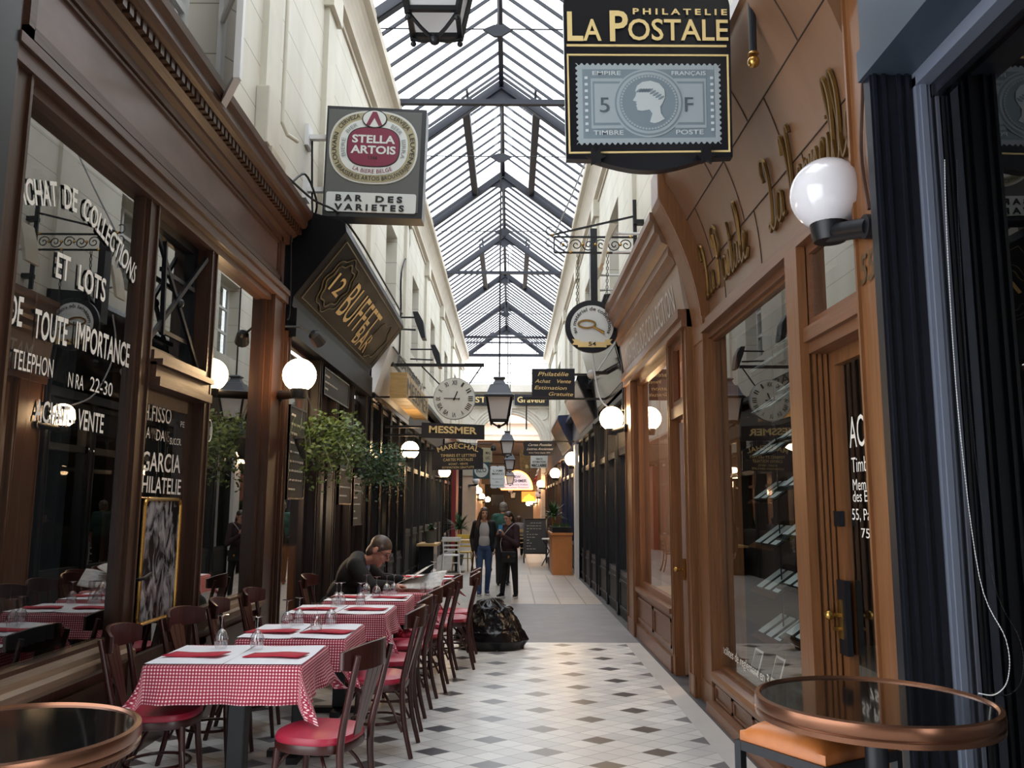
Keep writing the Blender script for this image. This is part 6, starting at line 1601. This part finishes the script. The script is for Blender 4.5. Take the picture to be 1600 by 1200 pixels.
t = thing('side_table', 'small white round cafe table beside the chalkboard', 'table', (1.0, 23.0, 0)); MB().lathe([(0, .70), (.2, .70), (.2, .73), (0, .73)], (1.06, 23.0, 0), 24).build('table_top', M['white_paint'], t)
for s in (-1, 1): MB().bar((1.06 - s * .2, 23.0, 0), (1.06 + s * .16, 23.0, .7), .025).build('leg', M['iron'], t)

# newspaper, tumbler and pages on the reader's table
def sheet(name, label, corners, cat, wob=.01, m_='paper', n=8):
    a, b, c_, d = [Vector(q) for q in corners]; vs = []
    for i in range(n + 1):
        for j in range(n + 1):
            u, v = i / n, j / n; p = a.lerp(b, u).lerp(d.lerp(c_, u), v); vs.append(p + V(0, 0, wob * sin(u * 7 + v * 3)))
    mb = MB(); mb.add(vs, [(i * (n + 1) + j, (i + 1) * (n + 1) + j, (i + 1) * (n + 1) + j + 1, i * (n + 1) + j + 1) for i in range(n) for j in range(n)])
    o = mb.build(name, M[m_], None, smooth=True, loc=a); o.modifiers.new('thickness', 'SOLIDIFY').thickness = .003; return tag(o, label, cat) if label else o
M['newsprint'] = mat('newsprint', 'c9c8c6', .8, var=.3, scale=28)
nw_ = thing('newspaper', 'open newspaper held up by the seated man', 'newspaper', (-1.08, 8.4, .80))
for nm, cs in (('page', [(-1.14, 8.30, .81), (-.80, 8.28, .99), (-.76, 8.66, 1.02), (-1.10, 8.66, .83)]), ('page', [(-1.06, 8.20, .80), (-.66, 8.20, .82), (-.62, 8.44, .97), (-1.02, 8.44, .88)])):
    o = sheet(nm, None, cs, '', .008, 'newsprint'); wl = Vector(o.location) - Vector(nw_.location); o.parent = nw_; o.location = wl
sheet('paper_stack', 'folded white paper lying on the reader table past the newspaper', [(-.98, 8.55, .79), (-.72, 8.55, .79), (-.74, 8.78, .79), (-.98, 8.78, .79)], 'paper', .003)
MB_t = MB().lathe([(.026, 0), (.032, .09), (.030, .09), (.025, .006), (0, .006)], (0, 0, 0), 20); MB_t.v = [(x - .82, y + 8.17, z + .778) for x, y, z in MB_t.v]
tag(MB_t.build('water_tumbler', M['wine_glass'], None, smooth=True, loc=(-.82, 8.17, .778)), 'clear tumbler on the reader table beside the newspaper', 'glass')

# ------------------------------------------------------------------ people
def ell(mb, c, a, b, d, k=18, n=12):    # ellipsoid with three half-axis vectors
    c, a, b, d = Vector(c), Vector(a), Vector(b), Vector(d); vs = []; fs = []
    for i in range(n + 1):
        t = pi * i / n
        for j in range(k):
            w = 2 * pi * j / k; vs.append(c + a * (sin(t) * cos(w)) + b * (sin(t) * sin(w)) + d * cos(t))
    for i in range(n):
        for j in range(k): fs.append((i * k + j, (i + 1) * k + j, (i + 1) * k + (j + 1) % k, i * k + (j + 1) % k))
    mb.add(vs, fs)
def limb(mb, pts, rs, k=14):            # tapered limb through joints, round at every joint
    pts = [Vector(p) for p in pts]
    for (a, ra), (b, rb) in zip(zip(pts, rs), zip(pts[1:], rs[1:])):
        mb.tube([a, a.lerp(b, .33), a.lerp(b, .66), b], [ra, ra + (rb - ra) * .3, ra + (rb - ra) * .68, rb], k)
    for p, r in zip(pts, rs): mb.ball(p, r, k, 10)
def fuse(mb, name, m, parent, voxel=.009, it=4):
    me = bpy.data.meshes.new(name); off = root_loc(parent)
    me.from_pydata([(x - off.x, y - off.y, z - off.z) for x, y, z in mb.v], [], mb.f); me.validate()
    bm = bmesh.new(); bm.from_mesh(me); bmesh.ops.remove_doubles(bm, verts=bm.verts, dist=1e-5); bmesh.ops.recalc_face_normals(bm, faces=bm.faces); bm.to_mesh(me); bm.free()
    tmp = bpy.data.objects.new(name, me); COL.objects.link(tmp)
    r = tmp.modifiers.new('r', 'REMESH'); r.mode = 'VOXEL'; r.voxel_size = voxel
    s = tmp.modifiers.new('s', 'SMOOTH'); s.factor = .5; s.iterations = it
    dg = bpy.context.evaluated_depsgraph_get(); new = bpy.data.meshes.new_from_object(tmp.evaluated_get(dg))
    bpy.data.objects.remove(tmp); bpy.data.meshes.remove(me); new.name = name
    for p in new.polygons: p.use_smooth = True
    new.materials.clear(); new.materials.append(m)
    o = bpy.data.objects.new(name, new); COL.objects.link(o); o.parent = parent; return o
SKIN = mat('skin', 'c79a82', .5, var=.06, scale=12); SKIN2 = mat('ruddy_skin', 'b98471', .5, var=.08, scale=12)
DARK = mat('dark_features', '2a1d1a', .4); LIP = mat('lips', '9c5a52', .5)
def head(mb, c, f, u, s):
    f, u = Vector(f).normalized(), Vector(u); u = (u - f * u.dot(f)).normalized(); r = f.cross(u)
    ell(mb, c + u * .022 * s - f * .012 * s, r * .076 * s, f * .097 * s, u * .092 * s)
    ell(mb, c - u * .04 * s + f * .022 * s, r * .058 * s, f * .066 * s, u * .078 * s)
    mb.ball(c - u * .100 * s + f * .058 * s, .024 * s, 12, 8)
    mb.tube([c + u * .012 * s + f * .080 * s, c - u * .018 * s + f * .098 * s, c - u * .034 * s + f * .096 * s], [.010 * s, .014 * s, .016 * s], 8)
    for q in (-1, 1):
        ell(mb, c + r * q * .080 * s - u * .008 * s - f * .012 * s, r * .010 * s, f * .020 * s, u * .032 * s)
        mb.tube([c + r * q * .018 * s + u * .028 * s + f * .080 * s, c + r * q * .050 * s + u * .026 * s + f * .068 * s], .010 * s, 6)
        ell(mb, c + r * q * .035 * s - u * .03 * s + f * .06 * s, r * .022 * s, f * .016 * s, u * .02 * s)
    return f, u, r
def features(t, c, f, u, r, s, glasses=False, brow='dark'):
    e = MB()
    for q in (-1, 1): ell(e, c + r * q * .032 * s + u * .006 * s + f * .0775 * s, r * .013 * s, f * .008 * s, u * .006 * s, 10, 8)
    e.build('eyes', DARK, t, smooth=True)
    e = MB()
    for q in (-1, 1): e.tube([c + r * q * .016 * s + u * .030 * s + f * .089 * s, c + r * q * .034 * s + u * .035 * s + f * .084 * s, c + r * q * .052 * s + u * .028 * s + f * .074 * s], .0035 * s, 6)
    e.build('eyebrows', DARK, t)
    e = MB(); ell(e, c - u * .062 * s + f * .083 * s, r * .024 * s, f * .007 * s, u * .007 * s, 12, 8); e.build('mouth', LIP, t, smooth=True)
    if glasses:
        e = MB()
        for q in (-1, 1):
            cc = c + r * q * .034 * s + u * .004 * s + f * .100 * s
            e.tube([cc + r * .027 * s * cos(w) + u * .019 * s * sin(w) for w in [2 * pi * k / 20 for k in range(20)]], .0022 * s, 5, closed=True)
            e.tube([cc + r * q * .027 * s, c + r * q * .082 * s + u * .006 * s - f * .01 * s], .0022 * s, 5)
        e.tube([c - r * .008 * s + u * .008 * s + f * .102 * s, c + r * .008 * s + u * .008 * s + f * .102 * s], .0022 * s, 5); e.build('glasses', DARK, t)
def hand(mb, w, d, n, s, curl=.5, thumb=1):
    """palm and five fingers; w wrist, d pointing direction, n palm normal (fingers curl towards it)"""
    w, d, n = Vector(w), Vector(d).normalized(), Vector(n); n = (n - d * n.dot(d)).normalized(); x = d.cross(n)
    ell(mb, w + d * .045 * s, x * .040 * s, n * .015 * s, d * .056 * s, 14, 10)
    for k, (o, l) in enumerate(((-.030, .066), (-.010, .076), (.011, .072), (.031, .056))):
        b = w + d * .088 * s + x * o * s; a1, a2 = curl * .5, curl * 1.15
        p1 = b + (d * cos(a1) + n * sin(a1)) * l * .5 * s; p2 = p1 + (d * cos(a2) + n * sin(a2)) * l * .5 * s
        limb(mb, [b - d * .02 * s, b, p1, p2], [.0105 * s, .0102 * s, .0092 * s, .0078 * s], 8)
    b = w + d * .03 * s - x * thumb * .030 * s; p1 = b + (d * .6 - x * thumb * .7 + n * .3).normalized() * .036 * s; p2 = p1 + (d * .9 - x * thumb * .2 + n * .4).normalized() * .030 * s
    limb(mb, [b, p1, p2], [.014 * s, .0115 * s, .009 * s], 8)

def figure(label, J, s, skin, f, u, hf, hu, base, hs=1.0, curl=(.4, .4), hd=None, hn=None, glasses=False, face=True):
    """one continuous body from its joints"""
    t = thing('person', label, 'person', base); r = Vector(f).cross(Vector(u)).normalized(); f, u = Vector(f), Vector(u)
    mb = MB(); sc = s
    limb(mb, [J['neck'] - u * .03 * s, J['head'] - Vector(hu).normalized() * .07 * s], [.058 * s, .052 * s])
    ell(mb, J['chest'], r * .150 * s, f * .100 * s, u * .17 * s); ell(mb, J['waist'], r * .125 * s, f * .09 * s, u * .15 * s); ell(mb, J['pelvis'], r * .150 * s, f * .105 * s, u * .11 * s)
    limb(mb, [J['sr'], J['neck'] - u * .02 * s, J['sl']], [.058 * s, .062 * s, .058 * s])
    for q in ('r', 'l'):
        limb(mb, [J['s' + q], J['e' + q], J['w' + q]], [.050 * s, .040 * s, .028 * s]); limb(mb, [J['h' + q], J['k' + q], J['a' + q]], [.082 * s, .054 * s, .038 * s])
        limb(mb, [J['a' + q] - V(0, 0, .03 * s), J['t' + q]], [.036 * s, .030 * s])
    F_, U_, R_ = head(mb, J['head'], hf, hu, s * hs)
    for i, q in enumerate(('r', 'l')):
        d = hd[i] if hd else (J['w' + q] - J['e' + q]); n = hn[i] if hn else r * (-1 if q == 'r' else 1)
        hand(mb, J['w' + q], d, n, s * 1.02, curl[i], 1 if q == 'r' else -1)
    fuse(mb, 'body', skin, t, .007, 3)
    if face: features(t, J['head'], F_, U_, R_, s * hs, glasses)
    return t, r, F_, U_, R_
def stand(base, ang, H, pose):
    """joints of a standing figure; ang is the facing direction"""
    s = H / 1.7; f = V(cos(ang), sin(ang), 0); u = V(0, 0, 1); r = f.cross(u); b = Vector(base)
    P = lambda x, y, z: b + r * x * s + f * y * s + u * z * s
    J = dict(head=P(0, .03, 1.575), neck=P(0, -.01, 1.43), chest=P(0, 0, 1.25), waist=P(0, 0, 1.05), pelvis=P(0, 0, .92), sr=P(.165, 0, 1.38), sl=P(-.165, 0, 1.38), er=P(.22, -.02, 1.09), el=P(-.22, -.02, 1.09), wr=P(.23, .04, .86), wl=P(-.23, .04, .86),
             hr=P(.085, 0, .90), hl=P(-.085, 0, .90), kr=P(.09, .02, .49), kl=P(-.09, .02, .49), ar=P(.09, -.02, .09), al=P(-.09, -.02, .09), tr=P(.10, .12, .035), tl=P(-.10, .12, .035))
    for k, v in pose.items(): J[k] = P(*v)
    return J, s, f, u, r, P
def trousers(t, J, s, r, f, u, m, name='trousers', slim=1.0, z=None):
    mb = MB(); ell(mb, J['pelvis'], r * .165 * s, f * .122 * s, u * .115 * s)
    for q in ('r', 'l'): limb(mb, [J['h' + q], J['k' + q], J['a' + q] + V(0, 0, .0)], [.100 * s, .066 * s * slim, .050 * s * slim])
    return fuse(mb, name, m, t, .009)
def shoes(t, J, s, f, m, sole=None):
    for q in ('r', 'l'):
        a, b = J['a' + q], J['t' + q]; d = (b - a); d.z = 0; d.normalize(); x = d.cross(V(0, 0, 1)); g = a.z - .085 * s if a.z > .3 else 0
        mb = MB(); c = V(a.x, a.y, 0) + d * .05 * s; z0 = min(b.z - .03 * s, a.z - .08 * s)
        ell(mb, c + V(0, 0, z0 + .045 * s), d * .135 * s, x * .046 * s, V(0, 0, .044 * s)); limb(mb, [V(a.x, a.y, z0 + .05 * s), V(a.x, a.y, z0 + .10 * s)], [.048 * s, .046 * s]); sh = fuse(mb, 'shoe', m, t, .008)
        if sole:
            mb = MB(); pts = [c + d * .142 * s * cos(w) + x * .050 * s * sin(w) for w in [2 * pi * k / 24 for k in range(24)]]
            mb.add([V(p.x, p.y, z0 + .001) for p in pts] + [V(p.x, p.y, z0 + .030 * s) for p in pts], [tuple(range(24)), tuple(range(47, 23, -1))] + [(k, (k + 1) % 24, 24 + (k + 1) % 24, 24 + k) for k in range(24)]); mb.build('sole', sole, sh)

# woman in a dark jacket, white top and jeans, strolling towards us
J, s, f, u, r, P = stand((-.47, 15.5, 0), -pi / 2 + .08, 1.57, dict(el=(-.24, -.03, 1.10), wl=(-.21, .10, .90), er=(.235, -.05, 1.09), wr=(.20, .06, .86), kr=(.09, .05, .49), ar=(.085, .06, .09), tr=(.10, .2, .035), al=(-.07, -.10, .09), tl=(-.08, .04, .035)))
t, *_ = figure('young woman in open black jacket, white top and blue jeans with long brown hair', J, s, SKIN, f, u, f + V(.12, 0, -.05), u + V(.08, 0, 0), (-.47, 15.5, 0), curl=(.6, .7))
F_, U_, R_ = _[1], _[2], _[3]
trousers(t, J, s, r, f, u, mat('blue_denim', '3c5378', .8, var=.2, scale=14), 'jeans', .95); shoes(t, J, s, f, mat('blue_trainers', '22335e', .6), M['white_paint'])
mb = MB(); ell(mb, J['chest'] + f * .028 * s - u * .03 * s, r * .128 * s, f * .105 * s, u * .20 * s); ell(mb, J['waist'] + f * .022 * s, r * .138 * s, f * .115 * s, u * .19 * s); fuse(mb, 'white_top', mat('white_top_cloth', 'b9b6b6', .85, var=.05), t)
BLK = mat('black_cloth', '0c0d11', .8, var=.2, scale=14)
mb = MB()
for q, g in (('r', 1), ('l', -1)):
    limb(mb, [J['s' + q], J['e' + q], J['w' + q]], [.066 * s, .054 * s, .046 * s])
    limb(mb, [J['s' + q] - r * g * .045 * s + f * .02 * s, P(g * .135, .055, 1.16), P(g * .165, .05, .88)], [.064 * s, .062 * s, .052 * s])
    limb(mb, [J['s' + q] - r * g * .05 * s, J['neck'] - f * .03 * s + r * g * .05 * s], [.068 * s, .045 * s])
ell(mb, P(0, -.055, 1.18), r * .165 * s, f * .075 * s, u * .26 * s); ell(mb, P(0, -.05, .98), r * .16 * s, f * .085 * s, u * .16 * s); fuse(mb, 'jacket', BLK, t)
HAIR1 = mat('brown_hair', '4a352a', .5, var=.3, scale=30, stretch=(4, 4, .6))
mb = MB(); h = J['head']; k = s
ell(mb, h + U_ * .046 * k - F_ * .018 * k, R_ * .086 * k, F_ * .098 * k, U_ * .084 * k)
for g in (-1, 1):
    limb(mb, [h + U_ * .09 * k + R_ * g * .03 * k + F_ * .02 * k, h + R_ * g * .080 * k + F_ * .015 * k, h + R_ * g * .098 * k - U_ * .12 * k, h + R_ * g * .115 * k - U_ * .25 * k + F_ * .03 * k, h + R_ * g * .10 * k - U_ * .37 * k + F_ * .05 * k], [.030 * k, .034 * k, .040 * k, .044 * k, .022 * k])
    limb(mb, [h - F_ * .06 * k + R_ * g * .04 * k, h - F_ * .075 * k + R_ * g * .05 * k - U_ * .3 * k], [.05 * k, .045 * k])
fuse(mb, 'hair', HAIR1, t, .008)

# woman in a maroon hoodie looking at her phone
ang = math.radians(-132)
J, s, f, u, r, P = stand((.0, 15.05, 0), ang, 1.50, dict(head=(0, .05, 1.57)))
def W(x, z, y): return V(x, y, z)
J.update(er=V(-.17, 15.08, .92), wr=V(-.21, 14.86, 1.08), el=V(.13, 14.86, .92), wl=V(-.11, 14.80, 1.07), hr=P(.08, 0, .90), hl=P(-.08, 0, .90), ar=V(-.13, 15.10, .085), tr=V(-.20, 15.0, .03), kr=V(-.10, 15.02, .43), al=V(.11, 15.06, .085), tl=V(.08, 14.94, .03), kl=V(.09, 15.0, .44))
hf = V(-.72, -.62, -.30)
t, *_ = figure('young woman in maroon hoodie and black leggings holding a phone, hair tied back', J, s, SKIN, f, u, hf, u, (0, 15.05, 0), curl=(1.0, 1.0), hd=[V(.2, -.2, .9), V(-.25, -.15, .9)], hn=[V(.6, -.5, .1), V(-.6, -.4, .1)], glasses=True)
F_, U_, R_ = _[1], _[2], _[3]
trousers(t, J, s, r, f, u, BLK, 'leggings', 1.0); shoes(t, J, s, f, M['black_paint'], M['white_paint'])
HOOD = mat('maroon_hoodie', '2c161e', .85, var=.15, scale=12)
mb = MB(); ell(mb, J['chest'] - u * .02 * s, r * .172 * s, f * .135 * s, u * .20 * s); ell(mb, J['waist'] - u * .03 * s, r * .165 * s, f * .135 * s, u * .22 * s); ell(mb, J['pelvis'] + u * .01 * s, r * .175 * s, f * .135 * s, u * .10 * s)
limb(mb, [J['sr'], J['neck'] - u * .03 * s, J['sl']], [.072 * s, .075 * s, .072 * s])
for q in ('r', 'l'): limb(mb, [J['s' + q], J['e' + q], J['w' + q]], [.070 * s, .060 * s, .042 * s])
limb(mb, [J['neck'] + r * .07 * s - f * .02 * s, J['neck'] - f * .09 * s, J['neck'] - r * .07 * s - f * .02 * s], [.04 * s, .06 * s, .04 * s]); fuse(mb, 'hoodie', HOOD, t)
mb = MB(); h = J['head']; ell(mb, h + U_ * .042 * s - F_ * .020 * s, R_ * .084 * s, F_ * .098 * s, U_ * .084 * s); ell(mb, h - F_ * .07 * s - U_ * .03 * s, R_ * .06 * s, F_ * .05 * s, U_ * .06 * s); limb(mb, [h - F_ * .11 * s, h - F_ * .125 * s - U_ * .12 * s, h - F_ * .09 * s - U_ * .22 * s], [.032 * s, .03 * s, .016 * s]); fuse(mb, 'hair', mat('dark_brown_hair', '33231d', .5, var=.3, scale=30), t, .008)
ph = MB(); c = V(-.165, 14.80, 1.19); ph.slab(c + V(-.036, .02, -.06), c + V(.036, -.02, -.06), c + V(.036, .0, .075), c + V(-.036, .04, .075), (.004, .008, 0)); po = ph.build('phone', mat('blue_phone_case', '3a7fae', .4), None, loc=c); tag(po, 'phone in a light blue case held by the woman in maroon', 'phone')
t2 = thing('handbag', 'small black quilted handbag with gold clasp worn at the hip of the woman in maroon', 'bag', (-.03, 14.83, .64)); MB().box(-.14, .10, 14.80, 14.86, .62, .80).build('bag_body', BLK, t2, bevel=.015); MB().box(-.145, .105, 14.79, 14.80, .71, .81).build('flap', M['black_paint'], t2, bevel=.004); MB().box(-.035, -.005, 14.782, 14.79, .70, .74).build('clasp', M['brass'], t2)
mb = MB(); mb.tube(bent([(-.14, 14.83, .79), (-.155, 14.86, 1.0), (-.02, 14.87, 1.2), (.10, 14.95, 1.30)]), .006, 6); mb.build('strap', M['grey_metal'], t2)

# grey-haired man seen from behind, beyond the two women
J, s, f, u, r, P = stand((-.14, 17.4, 0), pi / 2 - .15, 1.68, {})
t, *_ = figure('grey-haired person in dark teal shirt seen from behind between the two women', J, s, SKIN2, f, u, f, u, (-.14, 17.4, 0)); F_, U_, R_ = _[1], _[2], _[3]
trousers(t, J, s, r, f, u, BLK); shoes(t, J, s, f, M['black_paint'])
mb = MB(); ell(mb, J['chest'], r * .18 * s, f * .135 * s, u * .20 * s); ell(mb, J['waist'], r * .17 * s, f * .135 * s, u * .2 * s); limb(mb, [J['sr'], J['neck'] - u * .03 * s, J['sl']], [.075 * s, .07 * s, .075 * s])
for q in ('r', 'l'): limb(mb, [J['s' + q], J['e' + q]], [.070 * s, .062 * s])
fuse(mb, 'shirt', mat('teal_shirt', '1f4a44', .8), t)
mb = MB(); h = J['head']; ell(mb, h + U_ * .03 * s - F_ * .02 * s, R_ * .088 * s, F_ * .095 * s, U_ * .088 * s); ell(mb, h - F_ * .045 * s - U_ * .03 * s, R_ * .075 * s, F_ * .06 * s, U_ * .07 * s); fuse(mb, 'hair', mat('grey_hair', '77726e', .6, var=.3, scale=30), t, .008)

# a diner sitting far back beside the chalkboard
cafe_chair('wicker-coloured cafe chair the far diner sits on', (.28, 27.0, 0), 0, M['light_wood'])
b = V(.28, 27.0, 0); s = .93; f, u = V(0, 1, 0), V(0, 0, 1); r = f.cross(u)
Q = lambda x, y, z: b + V(x, y, z)
J = dict(head=Q(0, .06, 1.17), neck=Q(0, 0, 1.03), chest=Q(0, -.02, .86), waist=Q(0, -.03, .68), pelvis=Q(0, -.03, .56), sr=Q(.16, 0, .98), sl=Q(-.16, 0, .98), er=Q(.2, .08, .74), el=Q(-.2, .08, .74), wr=Q(.14, .3, .68), wl=Q(-.14, .3, .68), hr=Q(.09, 0, .55), hl=Q(-.09, 0, .55), kr=Q(.1, .4, .53), kl=Q(-.1, .4, .53), ar=Q(.1, .42, .09), al=Q(-.1, .42, .09), tr=Q(.1, .55, .035), tl=Q(-.1, .55, .035))
t, *_ = figure('diner in grey sweater seen from behind on a chair left of the chalkboard', J, s, SKIN2, f, u, f, u, (.28, 27.0, 0)); F_, U_, R_ = _[1], _[2], _[3]
trousers(t, J, s, r, f, u, BLK); shoes(t, J, s, f, M['black_paint'])
mb = MB(); ell(mb, J['chest'], r * .18 * s, f * .135 * s, u * .2 * s); ell(mb, J['waist'], r * .165 * s, f * .13 * s, u * .18 * s); limb(mb, [J['sr'], J['neck'] - u * .03, J['sl']], [.075, .07, .075])
for q in ('r', 'l'): limb(mb, [J['s' + q], J['e' + q], J['w' + q]], [.070 * s, .060 * s, .048 * s])
fuse(mb, 'sweater', mat('grey_sweater', '6b676a', .85), t)
mb = MB(); h = J['head']; ell(mb, h + U_ * .03 * s - F_ * .02 * s, R_ * .088 * s, F_ * .095 * s, U_ * .088 * s); ell(mb, h - F_ * .05 * s - U_ * .04 * s, R_ * .075 * s, F_ * .055 * s, U_ * .08 * s); fuse(mb, 'hair', HAIR1, t, .008)

# man in black reading his newspaper at the fifth table
b = V(-1.72, 8.36, 0); s = 1.0; f, u = V(.86, -.08, -.5).normalized(), V(.5, 0, .86); r = f.cross(u).normalized()
J = dict(head=V(-1.265, 8.34, 1.155), neck=V(-1.46, 8.36, 1.07), chest=V(-1.53, 8.36, .93), waist=V(-1.63, 8.36, .74), pelvis=V(-1.71, 8.36, .585),
         sr=V(-1.47, 8.17, 1.02), sl=V(-1.47, 8.55, 1.02), er=V(-1.31, 8.08, .845), el=V(-1.30, 8.66, .86), wr=V(-1.12, 8.22, .835), wl=V(-1.08, 8.60, .86),
         hr=V(-1.68, 8.27, .565), hl=V(-1.68, 8.45, .565), kr=V(-1.30, 8.25, .54), kl=V(-1.30, 8.47, .54), ar=V(-1.34, 8.25, .09), al=V(-1.34, 8.47, .09), tr=V(-1.22, 8.24, .035), tl=V(-1.22, 8.48, .035))
hf = V(.80, -.22, -.56)
t, *_ = figure('seated man in black jacket and glasses bent over his newspaper at the terrace table', J, s, SKIN2, f, u, hf, V(.55, 0, .83), (-1.72, 8.36, 0), hs=1.16, curl=(.9, .9), hd=[V(.9, .15, .02), V(.9, -.1, .1)], hn=[V(0, .1, -1), V(0, 0, -1)], glasses=True)
F_, U_, R_ = _[1], _[2], _[3]
trousers(t, J, s, r, V(1, 0, 0), V(0, 0, 1), BLK); shoes(t, J, s, V(1, 0, 0), M['black_paint'])
mb = MB(); ell(mb, J['chest'] - f * .01, r * .195, f * .135, u * .20); ell(mb, J['waist'], r * .18, f * .14, u * .20); ell(mb, J['pelvis'] + V(0, 0, .03), r * .18, f * .14, u * .11)
limb(mb, [J['sr'], J['neck'] - u * .015 - f * .02, J['sl']], [.085, .088, .085])
for q in ('r', 'l'): limb(mb, [J['s' + q], J['e' + q], J['w' + q] - (J['w' + q] - J['e' + q]) * .08], [.082, .066, .048])
fuse(mb, 'jacket', mat('black_wool_jacket', '060709', .85, var=.2, scale=12), t)
mb = MB(); limb(mb, [J['neck'] + f * .085 - u * .03, J['neck'] + f * .12 - u * .16, J['waist'] + f * .15 + u * .02], [.04, .045, .03]); ell(mb, J['neck'] + f * .02 + u * .02, r * .07, f * .075, u * .03); fuse(mb, 'shirt', mat('pale_blue_shirt', '8e9cc0', .8), t)
mb = MB(); h = J['head']; k = 1.16
ell(mb, h + U_ * .042 * k - F_ * .020 * k, R_ * .084 * k, F_ * .098 * k, U_ * .084 * k); ell(mb, h - F_ * .062 * k - U_ * .035 * k, R_ * .066 * k, F_ * .045 * k, U_ * .07 * k)
for g in (-1, 1): limb(mb, [h + R_ * g * .074 * k + U_ * .04 * k + F_ * .02 * k, h + R_ * g * .078 * k + U_ * .0 * k + F_ * .012 * k], [.018 * k, .010 * k])
fuse(mb, 'hair', mat('greying_brown_hair', '4b3c35', .5, var=.35, scale=30), t, .008)
